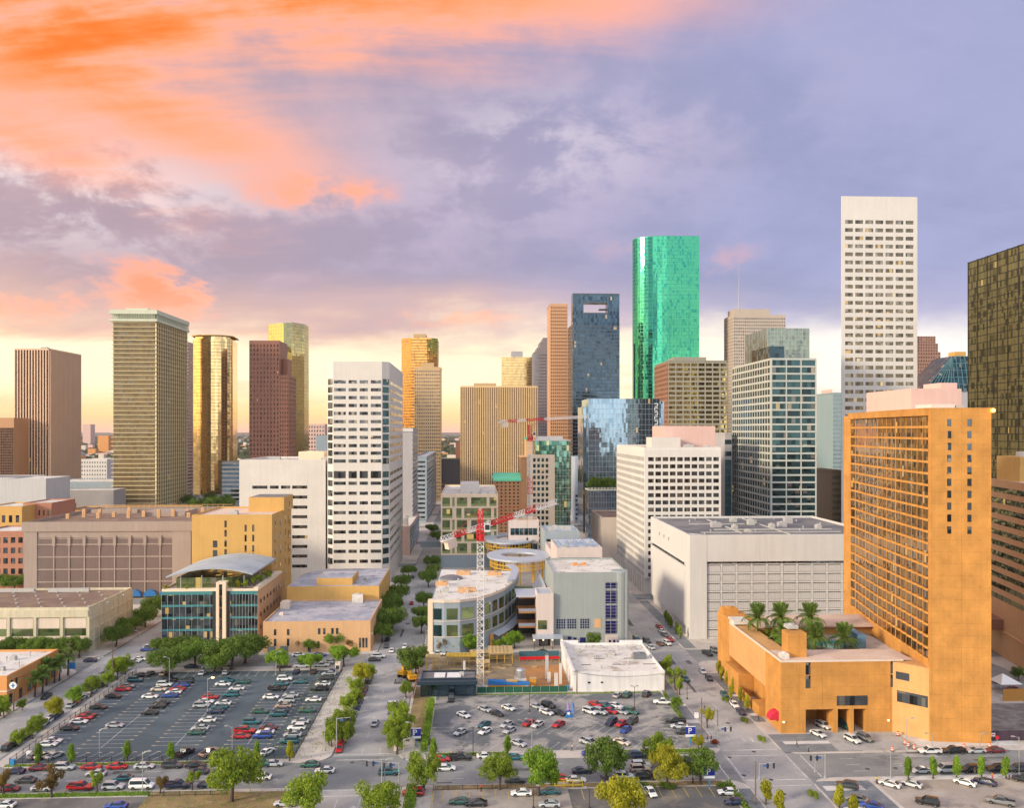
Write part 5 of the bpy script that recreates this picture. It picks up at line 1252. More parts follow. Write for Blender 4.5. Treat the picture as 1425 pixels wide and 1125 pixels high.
b=lowb('long ribbed grey warehouse with a pale roof at the foot of the ledged tower',45,158,684,760,26,M_rib,M_roofw,0,0); b.done()
b=lowb('long pale blue-grey block with a flat white roof behind the ribbed warehouse',64,158,672,840,50,M_blw,M_roofw,1,7,.15,.2); b.done()
lowb('white hotel block with small square windows, between the striped and the ledged towers',112,149,640,1150,30,M_wt2,M_roofw,7,10,.4,.4).done()
lowb('red-brick rounded apartment block below the ribbed warehouse',32,72,702,520,30,M_bk2:=masonry('red_brick',(.42,.19,.12),.12,.85),M_roofw,4,6,.35,.4).done()
lowb('yellow-tan apartment block beside the red-brick rounded one',-20,31,707,505,30,M_tan,M_roofw,3,5,.5,.4).done()
lowb('red-brick apartment wing with many dark balconies',-30,36,742,430,26,M_bk2,M_roofw,5,6,.6,.55).done()
lowb('pink low block with a flat roof beside the brown windowless building',249,300,716,470,30,M_pink,M_roofp,0,0).done()
lowb('low tan parking deck rail behind the brown windowless building',90,262,712,560,30,M_tan,M_roofb,1,16,.6,.3).done()
lowb('small low brick block below the ribbed warehouse',66,86,706,560,20,M_bk2,M_roofw,2,3,.4,.4).done()
lowb('pale apartment block with balconies far behind the yellow-green tower',428,452,591,1600,40,M_pink,M_roofw,12,6,.5,.5).done()
lowb('small white low building far beyond the gold tower',330,348,661,1300,40,M_wt2,M_roofw,2,6,.5,.4).done()
lowb('distant pink tower block standing on the horizon',115,126,591,5200,60,M_pink,M_roofp,0,0).done()
lowb('distant orange block far beyond the towers',136,151,607,2900,50,M_ost,M_roofp,0,0).done()  # the orange is one even stucco colour
lowb('low blue-grey block beside the far pale balcony block',440,455,607,1500,30,M_blw,M_roofw,0,0).done()
# distant town and woods to the horizon
def far_town():
    r=random.Random(5); mb=MB()
    mats=[M_wt2,M_pink,M_ost,M_cream,M_grey]
    for i in range(1500):
        d=1700*(1.0+r.random()**2*5.5); a=TH+math.atan((r.uniform(-720,720))/1150.); X=d*math.sin(a); Yy=d*math.cos(a); w=r.uniform(12,45); h=r.choice((5,6,8,10,14,22)); mb.cur=r.randrange(5)
        mb.box(X-w/2,X+w/2,Yy,Yy+w,0,h)
    o=mb.build('far_town',mats); tag(o,kind='stuff'); 
    mb=MB()
    for i in range(9000):
        d=1300*(1.0+r.random()**1.7*9); a=TH+math.atan((r.uniform(-740,740))/1150.); X=d*math.sin(a); Yy=d*math.cos(a); s_=r.uniform(6,13)*(1+d/6000); h=r.uniform(7,13)
        k=[(X+s_*math.cos(t),Yy+s_*math.sin(t)) for t in (0.3,1.5,2.6,3.7,5.1)]
        mb.add([(x,y,0) for x,y in k]+[(X+(x-X)*.9,Yy+(y-Yy)*.9,h*.7) for x,y in k]+[(X,Yy,h)],[(j,(j+1)%5,5+(j+1)%5,5+j) for j in range(5)]+[(5+j,5+(j+1)%5,10) for j in range(5)])
    o=mb.build('far_woods',foliage('far_leaf',(.045,.075,.022),(.10,.11,.035))); tag(o,kind='stuff')
far_town()
# ---------------- vehicles ----------------
m,t,b=newmat('car_paint'); oi=t.new('ShaderNodeObjectInfo'); t.l.new(oi.outputs['Color'],b.inputs['Base Color'])
b.inputs['Metallic'].default_value=.15; b.inputs['Roughness'].default_value=.32; b.inputs['Coat Weight'].default_value=.6; b.inputs['Coat Roughness'].default_value=.08
M_paint=m
M_cglass=plain('car_glass',(.03,.04,.05),.06,.0); M_tyre=plain('tyre_rubber',(.018,.018,.02),.85); M_rim=plain('alloy_rim',(.45,.45,.47),.3,.8)
M_head=plain('headlight_lens',(.75,.75,.72),.15); M_tail=plain('tail_light_lens',(.42,.015,.012),.25); M_trim=plain('black_trim',(.02,.02,.022),.6)
WB={}
def wheel_mesh(r):
    mb=MB(); n=18
    def ring(rad,y): return [(rad*math.cos(2*math.pi*i/n),y,rad*math.sin(2*math.pi*i/n)) for i in range(n)]
    prof=[(r*.62,-.115),(r*.95,-.115),(r,-.08),(r,.08),(r*.95,.115),(r*.62,.115)]
    vs=[];fs=[]
    for a,y in prof: vs+=ring(a,y)
    for k in range(5):
        for i in range(n): fs.append((k*n+i,k*n+(i+1)%n,(k+1)*n+(i+1)%n,(k+1)*n+i))
    mb.add(vs,fs); mb.cur=1
    mb.add(ring(r*.62,-.10),[tuple(range(n))]); mb.add(ring(r*.62,.10),[tuple(reversed(range(n)))])
    return mb.mesh('wheel',[M_tyre,M_rim],True)
WHEEL=wheel_mesh(.335); WHEELB=wheel_mesh(.40)
def hull(mb,st):
    """loft of rounded sections along the length; st: (x, z_bottom, z_top, half_width)"""
    vs=[];fs=[]; n=10
    for x,zb,zt,hw in st:
        h=zt-zb
        half=[(hw*.82,zb),(hw*.97,zb+h*.14),(hw,zb+h*.45),(hw*.96,zb+h*.78),(hw*.80,zt)]
        vs+=[(x,-a,c) for a,c in half]+[(x,a,c) for a,c in reversed(half)]
    for i in range(len(st)-1):
        for k in range(n): fs.append((i*n+k,i*n+(k+1)%n,(i+1)*n+(k+1)%n,(i+1)*n+k))
    fs+=[tuple(reversed(range(n))),tuple(range((len(st)-1)*n,len(st)*n))]
    mb.add(vs,[tuple(reversed(f)) for f in fs])
def make_car(kind):
    """returns dict of part meshes for one body style; length along +x"""
    P={}
    k={'sedan':dict(L=4.75,W=.91,zb=.22,belt=.95,roof=1.45,hood=.90,nose=.68,tail=.98,cab=(-1.95,1.25),top=(-1.05,.20),hw=.66,wx=1.40),
       'hatchback':dict(L=4.2,W=.88,zb=.22,belt=.98,roof=1.50,hood=.95,nose=.70,tail=1.02,cab=(-2.0,1.15),top=(-1.55,.15),hw=.66,wx=1.28),
       'suv':dict(L=4.85,W=.97,zb=.30,belt=1.12,roof=1.78,hood=1.08,nose=.85,tail=1.1,cab=(-2.32,1.15),top=(-1.98,.35),hw=.76,wx=1.45),
       'van':dict(L=5.4,W=1.0,zb=.30,belt=1.25,roof=2.15,hood=1.15,nose=.9,tail=1.25,cab=(-2.66,1.75),top=(-2.55,.85),hw=.84,wx=1.65),
       'pickup':dict(L=5.7,W=1.0,zb=.38,belt=1.12,roof=1.83,hood=1.12,nose=.92,tail=1.1,cab=(-.95,1.35),top=(-.62,.55),hw=.78,wx=1.75)}[kind]
    h=k['L']/2; W=k['W']; mb=MB()
    hull(mb,[(-h,k['zb']+.18,k['tail']-.12,W*.86),(-h+.18,k['zb']+.03,k['tail'],W*.95),(-h+.9,k['zb'],k['belt'],W),(0,k['zb'],k['belt'],W),
             (k['cab'][1]-.1,k['zb'],k['belt']-.01,W),(h-.75,k['zb'],k['hood']-.03,W*.97),(h-.22,k['zb']+.02,(k['hood']+k['nose'])/2,W*.90),(h,k['zb']+.16,k['nose'],W*.74)])
    a,bb=k['cab']; c,d=k['top']; z0=k['belt']-.06; z1=k['roof']; w0=W*.90; w1=k['hw']
    ring=[[(a,-w0,z0),(bb,-w0*.92,z0),(bb,w0*.92,z0),(a,w0,z0)],[(c,-w1,z1-.07),(d,-w1,z1-.07),(d,w1,z1-.07),(c,w1,z1-.07)],
          [(c+.22,-w1*.82,z1),(d-.25,-w1*.82,z1),(d-.25,w1*.82,z1),(c+.22,w1*.82,z1)]]
    vs=[v for r in ring for v in r]
    fs=[(i+4*j,(i+1)%4+4*j,(i+1)%4+4*(j+1),i+4*(j+1)) for j in range(2) for i in range(4)]+[(8,9,10,11)]
    mb.add(vs,fs)
    if kind=='pickup':      # open load bed
        mb.cur=1; mb.quad((-h+.12,-.78,k['belt']+.012),(a-.08,-.78,k['belt']+.012),(a-.08,.78,k['belt']+.012),(-h+.12,.78,k['belt']+.012)); mb.cur=0
        for s in (-1,1): mb.box(-h+.08,a+.1,s*.88-.07,s*.88+.07,k['belt']-.1,k['belt']+.16)
        mb.box(-h+.02,-h+.12,-.84,.84,k['belt']-.1,k['belt']+.15)
    mb.cur=1                 # bumpers, sills and mirrors in black trim
    mb.box(-h-.03,-h+.12,-W*.80,W*.80,k['zb']+.14,k['zb']+.30); mb.box(h-.16,h+.03,-W*.66,W*.66,k['zb']+.12,k['zb']+.30)
    for s in(-1,1):
        mb.box(bb-.45,bb-.28,s*(W*.96)-.09,s*(W*.96)+.09,k['belt']-.02,k['belt']+.13)
        for wx in (k['wx'],-k['wx']):
            n=12; rr=.43
            mb.add([(wx+rr*math.cos(math.pi*i/n),s*(W+.004),.335+rr*math.sin(math.pi*i/n)) for i in range(n+1)],[tuple(range(n+1)) if s<0 else tuple(reversed(range(n+1)))])
    mb.cur=0
    P['body']=mb.mesh('body',[M_paint,M_trim],False)
    def pane(p,q,r_,s_,inset=.10,out=.016):
        p,q,r_,s_=[Vector(v) for v in (p,q,r_,s_)]; cen=(p+q+r_+s_)/4; nn=(q-p).cross(s_-p).normalized()
        if nn.dot(cen-Vector((0,0,.8)))<0: nn=-nn
        o=[v+(cen-v)*inset+nn*out for v in (p,q,r_,s_)]; m_=MB(); m_.add([tuple(v) for v in o],[(0,1,2,3)]); return m_
    lo,hi=ring[0],ring[1]
    P['windscreen']=pane(lo[1],lo[2],hi[2],hi[1]).mesh('windscreen',M_cglass)
    P['rear_window']=pane(lo[3],lo[0],hi[0],hi[3]).mesh('rear_window',M_cglass)
    P['side_window']=pane(lo[0],lo[1],hi[1],hi[0],.09).mesh('side_window',M_cglass)
    P['side_window2']=pane(lo[2],lo[3],hi[3],hi[2],.09).mesh('side_window',M_cglass)
    zl=k['nose']-.10; zr=k['tail']-.22
    def lamp(x0,x1,y0,y1,z0,z1,nm,mt): q=MB(); q.box(x0,x1,y0,y1,z0,z1); return q.mesh(nm,mt)
    hy=W*.70
    P['headlight']=lamp(h-.22,h-.02,hy-.16,hy+.05,zl-.06,zl+.09,'headlight',M_head); P['headlight2']=lamp(h-.22,h-.02,-hy-.05,-hy+.16,zl-.06,zl+.09,'headlight',M_head)
    P['tail_light']=lamp(-h-.02,-h+.25,W*.60,W*.87,zr-.08,zr+.12,'tail_light',M_tail); P['tail_light2']=lamp(-h-.02,-h+.25,-W*.87,-W*.60,zr-.08,zr+.12,'tail_light',M_tail)
    return P,k['wx'],W,(WHEEL if kind in('sedan','hatchback') else WHEELB)
CARS={k:make_car(k) for k in('sedan','hatchback','suv','van','pickup')}
PAL=dict(white=(.78,.78,.77),silver=(.46,.48,.50),grey=(.20,.21,.22),black=(.012,.013,.015),red=(.50,.012,.018),maroon=(.16,.012,.02),blue=(.02,.07,.35),navy=(.012,.022,.075),teal=(.015,.13,.16),
 green=(.02,.12,.085),cream=(.66,.58,.46),tan=(.46,.33,.25),brown=(.12,.06,.045),orange=(.62,.22,.06),pink=(.6,.08,.25),darkgrey=(.045,.05,.055))
WORD=dict(darkgrey='charcoal')
def vehicle(kind,col,X,Y,ang,label,group,z=.165,full=True):
    nm={'sedan':'parked_car','hatchback':'parked_car','suv':'suv','van':'van','pickup':'pickup_truck'}[kind]
    P,wx,W,wm=CARS[kind]
    r=thing(nm,label,{'suv':'car','sedan':'car','hatchback':'car','van':'van','pickup':'pickup truck'}[kind],(X,Y,z),ang,group)
    for key,me in P.items():
        if not full and key[:4] in('head','tail'): continue
        o=inst(key.rstrip('2'),me,r)
        if key=='body':
            c=PAL[col]; j=rnd.uniform(.85,1.15); o.color=(*[min(1,v*j) for v in c],1)
    rr=.335 if wm is WHEEL else .40
    for sx in(-1,1):
        for sy in(-1,1): inst('wheel',wm,r,(sx*wx,sy*(W-.10),rr))
    return r
KW={'sedan':'sedan','hatchback':'hatchback','suv':'SUV','van':'van','pickup':'pickup'}
def carrow(row,cars,tile,ang,frm,key,group,full=False,snapx=None,snapy=None,dz=.165,jit=2.):
    """cars: (zoom_x, zoom_y, colour, kind[, angle]); row: phrase that names the row; frm: phrase of the counting end"""
    x0,y0,s=tile; L_=[]
    for c in cars:
        px=x0+c[0]/s; py=y0+c[1]/s+3.3
        X,Y=G(px,py,dz)
        if snapx is not None: X=snapx
        if snapy is not None: Y=snapy
        a=c[4] if len(c)>4 else ang
        L_.append((X,Y,c[2],c[3],a))
    L_.sort(key=key)
    for i,(X,Y,col,kind,a) in enumerate(L_):
        o_=ORD[i] if len(L_)>1 else 'only'
        vehicle(kind,col,X,Y,R(a+rnd.uniform(-jit,jit)),f'{WORD.get(col,col)} {KW[kind]}, {o_} {frm} {row}' if len(L_)>1 else f'{WORD.get(col,col)} {KW[kind]} {row}',group,dz,full)
near=lambda c:c[1]; lft=lambda c:c[0]; far=lambda c:-c[1]
Z1=(0,880,3.958); Z2=(340,880,3.958); Z3=(680,880,3.958); Z4=(1000,880,3.353)
S_,H_,U_,K_,V_='sedan','hatchback','suv','pickup','van'
GA='cars parked in the large dark fenced lot'
N_='from the near end of'
carrow("the dark fenced lot's palm-street fence row",[(645,313,'red',S_),(675,295,'grey',S_),(715,262,'teal',U_),(755,235,'black',S_),(580,352,'black',S_),(515,413,'black',S_),(460,455,'maroon',S_),(435,470,'red',S_),(405,492,'white',S_),(355,530,'black',S_),(285,598,'white',S_),(245,618,'white',S_)],Z1,0,N_,near,GA,snapx=-109.0)
carrow("the dark fenced lot's second row, palm-street half",[(830,352,'white',S_),(865,312,'cream',S_),(900,287,'white',U_),(940,262,'black',U_),(645,512,'silver',S_)],Z1,0,N_,near,GA,snapx=-97.8)
carrow("the dark fenced lot's second row, middle-street half",[(930,347,'blue',S_),(940,328,'white',S_),(975,310,'red',S_),(975,290,'blue',S_),(1030,268,'darkgrey',U_),(865,407,'black',S_),(890,388,'black',S_),(830,443,'black',S_)],Z1,180,N_,near,GA,snapx=-92.2)
carrow("the dark fenced lot's third row, palm-street half",[(1230,283,'white',S_),(1255,263,'teal',S_),(1160,355,'red',S_),(1135,380,'white',S_),(1110,403,'silver',U_)],Z1,0,N_,near,GA,snapx=-79.5)
carrow("the dark fenced lot's third row, middle-street half",[(1340,270,'green',S_),(1305,307,'white',S_),(1265,343,'teal',U_),(1225,390,'white',S_),(1205,412,'teal',S_),(1190,435,'navy',S_),(1140,483,'white',S_),(1085,528,'silver',S_),(1080,552,'green',S_)],Z1,180,N_,near,GA,snapx=-73.9)
carrow("the dark fenced lot's fourth row, palm-street half",[(235,255,'white',U_),(210,282,'teal',S_),(180,310,'black',K_),(150,355,'white',S_),(95,435,'green',S_),(45,495,'teal',U_),(10,545,'red',K_),(0,572,'red',S_)],Z2,0,N_,near,GA,snapx=-61.2)
carrow("the dark fenced lot's fourth row, middle-street half",[(315,270,'teal',S_),(255,345,'silver',S_),(235,375,'silver',U_),(215,405,'tan',S_),(200,430,'navy',S_),(195,452,'teal',U_),(130,527,'maroon',S_),(115,550,'white',S_),(95,572,'blue',U_)],Z2,180,N_,near,GA,snapx=-55.6)
carrow("the dark fenced lot's middle-street fence row",[(555,225,'silver',S_),(545,250,'darkgrey',U_),(520,282,'white',S_),(505,310,'black',K_),(485,368,'white',S_),(460,428,'green',S_),(430,490,'silver',S_),(405,525,'white',U_),(385,562,'silver',S_),(370,598,'teal',U_)],Z2,180,N_,near,GA,snapx=-47.9)
carrow("the dark fenced lot's front bays",[(325,662,'silver',S_),(255,672,'cream',S_),(215,668,'grey',H_),(1035,650,'black',K_),(1165,650,'tan',K_),(1477,650,'white',S_)],Z1,66,'from the palm street in',lft,GA,full=True,snapy=209.2)
carrow("the dark fenced lot's far edge",[(835,218,'darkgrey',S_),(905,222,'tan',S_),(1120,217,'white',S_),(1245,219,'silver',H_),(1632,213,'navy',S_),(1727,213,'brown',S_),(1827,213,'blue',S_)],Z1,90,'from the palm street along',lft,GA,snapy=278.6)
GC='cars parked on the palm street'
carrow("the palm street's kerb by the lot fence",[(610,250,'silver',S_),(555,290,'darkgrey',S_),(510,322,'white',S_),(455,360,'silver',S_),(425,380,'orange',S_),(380,398,'silver',S_),(340,450,'darkgrey',S_),(310,463,'blue',S_),(270,485,'white',S_),(240,510,'silver',U_),(130,575,'darkgrey',S_),(100,608,'black',S_),(50,635,'black',U_)],Z1,90,N_,near,GC,full=False,snapx=-118.1,dz=.02)
GM='cars driving past'
carrow("driving along the palm street beside the orange shop building",[(255,350,'darkgrey',S_)],Z1,-90,'',near,GM,dz=.02,full=True)
carrow("the palm street crossing",[(500,152,'navy',S_),(770,145,'white',S_),(735,158,'silver',S_),(830,82,'white',U_),(812,92,'blue',S_),(850,78,'grey',S_)],Z1,0,'from the palms at',lft,GM,dz=.02)
carrow("the palm street beside the beige warehouse",[(785,-195+105,'silver',S_),(800,-60,'white',S_),(830,-110,'darkgrey',S_)],Z1,90,N_,near,GC,dz=.02,snapx=-119)
carrow("the low tan hall's front street",[(300,122,'white',S_),(415,122,'blue',S_),(220,185,'black',S_),(320,183,'white',K_),(425,180,'silver',K_),(480,160,'silver',S_)],Z2,0,'from the palm street on',lft,'cars on the cross street',dz=.02)
carrow("the glass office's front street",[(1055,188,'navy',S_),(1150,190,'silver',S_),(1250,192,'tan',S_)],Z1,0,'from the palm street on',lft,'cars on the cross street',dz=.02)
GF='cars parked along the front road'
carrow("the dark fenced lot's front kerb",[(240,735,'maroon',S_),(370,735,'silver',U_),(515,735,'red',S_),(655,733,'red',S_),(805,730,'silver',S_),(960,723,'darkgrey',U_),(1085,725,'black',S_),(1435,733,'teal',U_),(1512,717,'silver',S_)],Z1,0,'from the palm street along',lft,GF,full=True,dz=.02,snapy=202.0)
carrow("the kerb by the grass strip",[(55,860,'maroon',S_),(230,863,'silver',S_),(450,851,'red',K_),(625,853,'silver',U_),(795,836,'white',V_),(980,843,'navy',K_),(1145,848,'navy',S_)],Z1,0,'from the palm street along',lft,GF,full=True,dz=.02,snapy=190.6)
carrow("the lanes before the dark fenced lot",[(80,768,'navy',S_),(140,818,'darkgrey',S_),(530,780,'silver',S_),(675,806,'teal',S_),(1095,768,'darkgrey',S_),(1440,800,'white',S_),(1707,730,'green',S_),(1790,763,'white',S_)],Z1,180,'from the palm street in',lft,GM,full=True,dz=.02)
carrow("the lanes before the slanted-bay lot",[(795,773,'teal',U_),(1110,750,'white',S_)],Z2,0,'from the middle street in',lft,GM,full=True,dz=.02)
carrow("driving in the front road between the two round trees",[(515,765,'navy',S_)],Z3,0,'',lft,GM,full=True,dz=.02)
carrow("the slanted-bay lot's front kerb",[(1205-1359+0,692,'black',K_),(1095-1359,700,'red',S_),(1345-1359,683,'white',S_),(145,690,'teal',S_),(565,668,'blue',S_),(750,683,'darkgrey',S_),(825,680,'navy',U_)],Z3,0,'from the middle street along',lft,GF,full=True,dz=.02)
carrow("the kerb among the large trees",[(410,805,'red',S_),(145,820,'darkgrey',S_),(745,797,'silver',U_),(835,757,'tan',U_),(840,735,'white',U_),(860,797,'black',U_),(480,816,'white',S_)],Z3,0,'from the middle street along',lft,GF,full=True,dz=.02)
GS='cars parked on the middle street'
carrow("the middle street's lot-side kerb",[(710,240,'darkgrey',S_),(700,268,'black',U_),(685,305,'brown',S_),(678,333,'maroon',S_),(660,375,'darkgrey',S_),(645,412,'navy',S_),(632,452,'white',S_),(615,490,'black',S_),(600,535,'teal',S_),(575,590,'red',S_),(555,640,'red',S_)],Z2,-90,N_,near,GS,full=True,dz=.02,snapx=-34.1)
carrow("driving up the middle street by the yellow-green trees",[(720,500,'silver',S_)],Z2,90,'',near,GM,full=True,dz=.02)
carrow("crossing the middle street's far junction",[(740,130,'white',U_),(715,147,'darkgrey',S_)],Z2,0,'from the low hall',lft,GM,dz=.02)
carrow("on the middle street just beyond its far junction",[(885,75,'white',S_)],Z2,-90,'',near,GM,dz=.02)
carrow("pulling in on the verge of the middle street",[(830,400,'white',U_)],Z2,10,'',near,GS,full=True,dz=.16)
ZM=(320,640,4.017)
carrow("the middle street between white tower and mall",[(895,940,'silver',S_),(900,970,'white',S_),(880,1000,'black',S_),(875,1035,'grey',S_),(1020,650,'navy',S_),(995,710,'grey',S_),(1015,795,'red',S_),(1060,630,'maroon',S_),(905,1062,'white',S_)],ZM,90,N_,near,GS,dz=.02)
GB='cars parked in the slanted-bay lot'
carrow("the slanted-bay lot's farthest slanted row",[(265,408,'silver',S_),(330,402,'black',U_),(320,440,'white',S_),(385,443,'black',S_),(560,437,'white',U_),(615,438,'silver',U_),(590,395,'red',S_),(645,402,'teal',S_),(670,433,'red',S_),(700,403,'white',S_),(730,436,'silver',S_),(785,437,'green',U_),(110,415,'white',S_),(-20,423,'silver',S_),(45,447,'black',S_),(-137,455,'white',S_)],Z3,-48,'from the middle street in',lft,GB,full=True)
carrow("the slanted-bay lot's middle slanted row",[(220,500,'red',S_),(270,508,'white',S_),(385,507,'red',S_),(675,498,'navy',U_),(730,503,'red',S_),(790,493,'darkgrey',U_),(755,538,'blue',S_),(100,508,'silver',S_),(115,540,'silver',S_),(-25,508,'teal',S_),(-20,545,'white',S_),(-155,550,'silver',S_)],Z3,232,'from the middle street in',lft,GB,full=True)
carrow("in front of the white flat building's blank wall",[(710,345,'silver',S_),(765,343,'green',U_),(870,340,'darkgrey',U_)],Z3,60,'from the middle street',lft,GB,full=True)
carrow("the slanted-bay lot's edge by the hotel street",[(960,385,'white',K_),(1030,490,'black',K_),(1050,517,'silver',S_),(1075,550,'darkgrey',U_)],Z3,172,N_,near,GB,full=True)
carrow("the slanted-bay lot's front edge",[(165,612,'silver',S_),(555,610,'silver',K_),(735,605,'cream',S_),(1000-1359,592,'black',K_)],Z3,-42,'from the middle street along',lft,GB,full=True)
carrow("parked before the small navy building",[(1140,365,'darkgrey',U_)],Z2,-88,'',lft,GB,full=True)
GD='cars parked in the near lots'
carrow("the near lots below the front road",[(180,888,'white',S_),(340,880,'teal',S_),(335,950,'silver',S_),(-158,935,'green',S_),(-68,945,'black',S_),(-415,888,'red',U_)],Z3,178,'from the middle street in',lft,GD,full=True)
carrow("beside the round shrubs below the road",[(830,878,'grey',U_),(893,883,'white',S_)],Z3,-80,'from the middle street',lft,GD,full=True)
carrow("the near lot beside the narrow hedge",[(1320,883,'white',S_),(1360,938,'navy',S_)],Z3,176,N_,near,GD,full=True)
carrow("the bottom lot below the grass strip",[(25,955,'white',S_),(640,960,'blue',S_),(1570,945,'silver',S_)],Z1,178,'from the palm street in',lft,GD,full=True)
GR='cars parked along the hotel street'
carrow("the hotel street's hotel-side kerb",[(1180,213,'silver',S_),(1205,250,'darkgrey',S_),(1280,340,'teal',S_),(1340,398,'white',S_),(1372,437,'navy',S_)],Z3,-90,N_,near,GR,full=True,dz=.02,snapx=76.3)
carrow("the hotel street beside the white garage",[(895,80,'silver',S_),(945,60,'brown',S_),(985,58,'white',U_),(1000,38,'red',S_),(872,45,'darkgrey',U_),(1082,255,'teal',S_),(1205,115,'black',K_),(1245,97,'grey',U_),(970,10,'grey',S_),(955,-10,'white',S_),(940,-35,'red',S_)],Z3,-78,N_,near,GR,dz=.02)
carrow("beside the cinema hall's corner, carrying a green box",[(815,42,'green',V_)],Z3,-85,'',near,GR,dz=.02,full=True)
GH='vehicles at the hotel garage doors'
carrow("the hotel's garage doors",[(465,474,'white',S_),(490,437,'white',U_),(625,502,'white',U_),(685,495,'grey',U_),(592,440,'green',V_)],Z4,-70,'from the hotel street at',lft,GH,full=True)
carrow("the kerb below the brick hotel wall",[(975,550,'white',K_),(1085,548,'black',K_),(1195,550,'silver',S_),(1290,553,'maroon',S_)],Z4,180,'from the hotel street along',lft,GF,full=True,dz=.02,snapy=202.2)
carrow("the kerb by narrow young trees",[(950,652,'silver',S_),(1065,648,'silver',V_),(1170,640,'black',U_),(1297,638,'black',U_),(1400,640,'darkgrey',U_)],Z4,180,'from the hotel street along',lft,GF,full=True,dz=.02,snapy=190.9)
carrow("the yellow-lined near lot's front bays",[(800,710,'white',S_),(900,710,'silver',S_),(1150,703,'white',S_),(1243,700,'navy',S_),(1425,690,'black',U_)],Z4,135,'from the hotel street in',lft,GD,full=True)
carrow("the yellow-lined near lot's second row",[(600,718,'darkgrey',U_),(645,780,'grey',S_),(975,795,'black',U_),(1315,793,'grey',K_),(715,812,'blue',S_)],Z4,150,'from the hotel street in',lft,GD,full=True)
carrow("on the street behind the hotel tower",[(1320,230,'red',S_),(1382,265,'red',S_),(1395,292,'pink',S_)],Z4,-20,'from the brick slab',lft,GR,dz=.02)
carrow("the front street of the mall",[(155-0,1068,'white',K_),(180,1066,'silver',S_),(370,1058,'white',S_),(390,1056,'silver',S_),(725,1055,'black',S_),(330,1062,'grey',S_)],(570,640,3.958),180,'from the middle street on',lft,'cars on the cross street',dz=.02)
# ---------------- trees and planting ----------------
F_oak=foliage('oak_leaf',(.085,.175,.022),(.20,.28,.035)); F_mid=foliage('street_leaf',(.15,.26,.018),(.34,.41,.030))
F_yel=foliage('yellow_leaf',(.30,.33,.015),(.52,.46,.025)); F_brn=foliage('autumn_leaf',(.17,.11,.025),(.26,.17,.03)); F_brt=foliage('bright_leaf',(.13,.30,.02),(.31,.43,.03)); F_palm=foliage('palm_leaf',(.11,.22,.04),(.30,.38,.08))
M_bark=masonry('bark',(.085,.062,.048),.2,.95,1.5,.2)
LN=0
def crown_mesh(seed,shape,n,leaf,mat):
    """leaf clumps spread through a lumpy crown of unit radius/height; shape: round, wide, cone, slim, sparse"""
    r=random.Random(seed); mb=MB(); lumps=[]
    k={'round':26,'wide':26,'cone':12,'slim':10,'sparse':9}[shape]
    for i in range(k):
        a=r.uniform(0,6.283); t=(i+.5)/k
        if shape=='wide': rad=r.uniform(.25,.80); zz=.34+.36*r.random()*(1-.5*rad)+.10*(1-rad); R_=r.uniform(.18,.33)
        elif shape=='round': zz=.26+.58*(i+r.random())/k; rad=.80*math.sqrt(max(.02,1-((zz-.44)/.50)**2))*r.uniform(.35,1.)*(1. if zz>.34 else .8); R_=r.uniform(.17,.30)
        elif shape=='cone': zz=.12+.74*t; rad=(1-zz)*.62*r.uniform(.3,1); R_=.34*(1.15-zz)+.06
        elif shape=='slim': zz=.12+.76*t; rad=.5*math.sin(math.pi*min(1,zz+.1))*r.uniform(.2,.8); R_=.30
        else: rad=r.uniform(.1,.75); zz=.25+.6*r.random(); R_=r.uniform(.16,.30)
        lumps.append((rad*math.cos(a),rad*math.sin(a),zz,R_))
    lumps.append((0,0,.5,.34))
    tot=sum(l[3]**2 for l in lumps)
    for (lx,ly,lz,R_) in lumps:
        for _ in range(int(n*R_**2/tot)):
            while 1:
                v=Vector((r.gauss(0,1),r.gauss(0,1),r.gauss(0,1)))
                if v.length>.01: break
            v.normalize(); d=R_*(.45+.6*r.random()**.6)
            p=Vector((lx,ly,lz*1.0))+Vector((v.x*d,v.y*d,v.z*d*.75))
            a=Vector((r.gauss(0,1),r.gauss(0,1),r.gauss(0,.7))); nn=(v+a*.55).normalized()
            u=nn.cross(Vector((r.gauss(0,1),r.gauss(0,1),r.gauss(0,1)))).normalized(); w=nn.cross(u)
            s=leaf*r.uniform(.6,1.3)
            q=[p-u*s,p-w*s*.5,p+u*s,p+w*s*.55]
            mb.add([tuple(x) for x in q],[(0,1,2,3)])
    return mb.mesh('crown',mat)
def trunk_mesh(seed,limbs=5,lean=.04):
    r=random.Random(seed); mb=MB()
    top=Vector((lean,lean*.6,.42)); mb.tube([(0,0,-.01),(0.004,0,.06),(lean*.5,lean*.2,.24),tuple(top)],[.055,.036,.029,.022],7)
    for i in range(limbs):
        a=6.283*i/limbs+r.uniform(-.4,.4); rr=r.uniform(.16,.30); zz=r.uniform(.58,.80)
        b_=Vector((lean*.4,lean*.2,.22+.16*r.random()))
        mb.tube([tuple(b_),tuple(b_.lerp(Vector((rr*math.cos(a),rr*math.sin(a),zz)),.5)+Vector((0,0,-.02))),(rr*math.cos(a),rr*math.sin(a),zz)],[.018,.012,.005],5)
    return mb.mesh('trunk',M_bark)
CR={}
def crown(shape,mat,v):
    k=(shape,mat.name,v)
    if k not in CR:
        n,l={'round':(5200,.042),'wide':(6400,.040),'cone':(1700,.075),'slim':(2200,.065),'sparse':(2000,.050)}[shape]
        CR[k]=crown_mesh(hash(shape)%97+v*13 if False else (len(CR)*17+v),shape,n,l,mat)
    return CR[k]
TRK=[trunk_mesh(i) for i in range(4)]
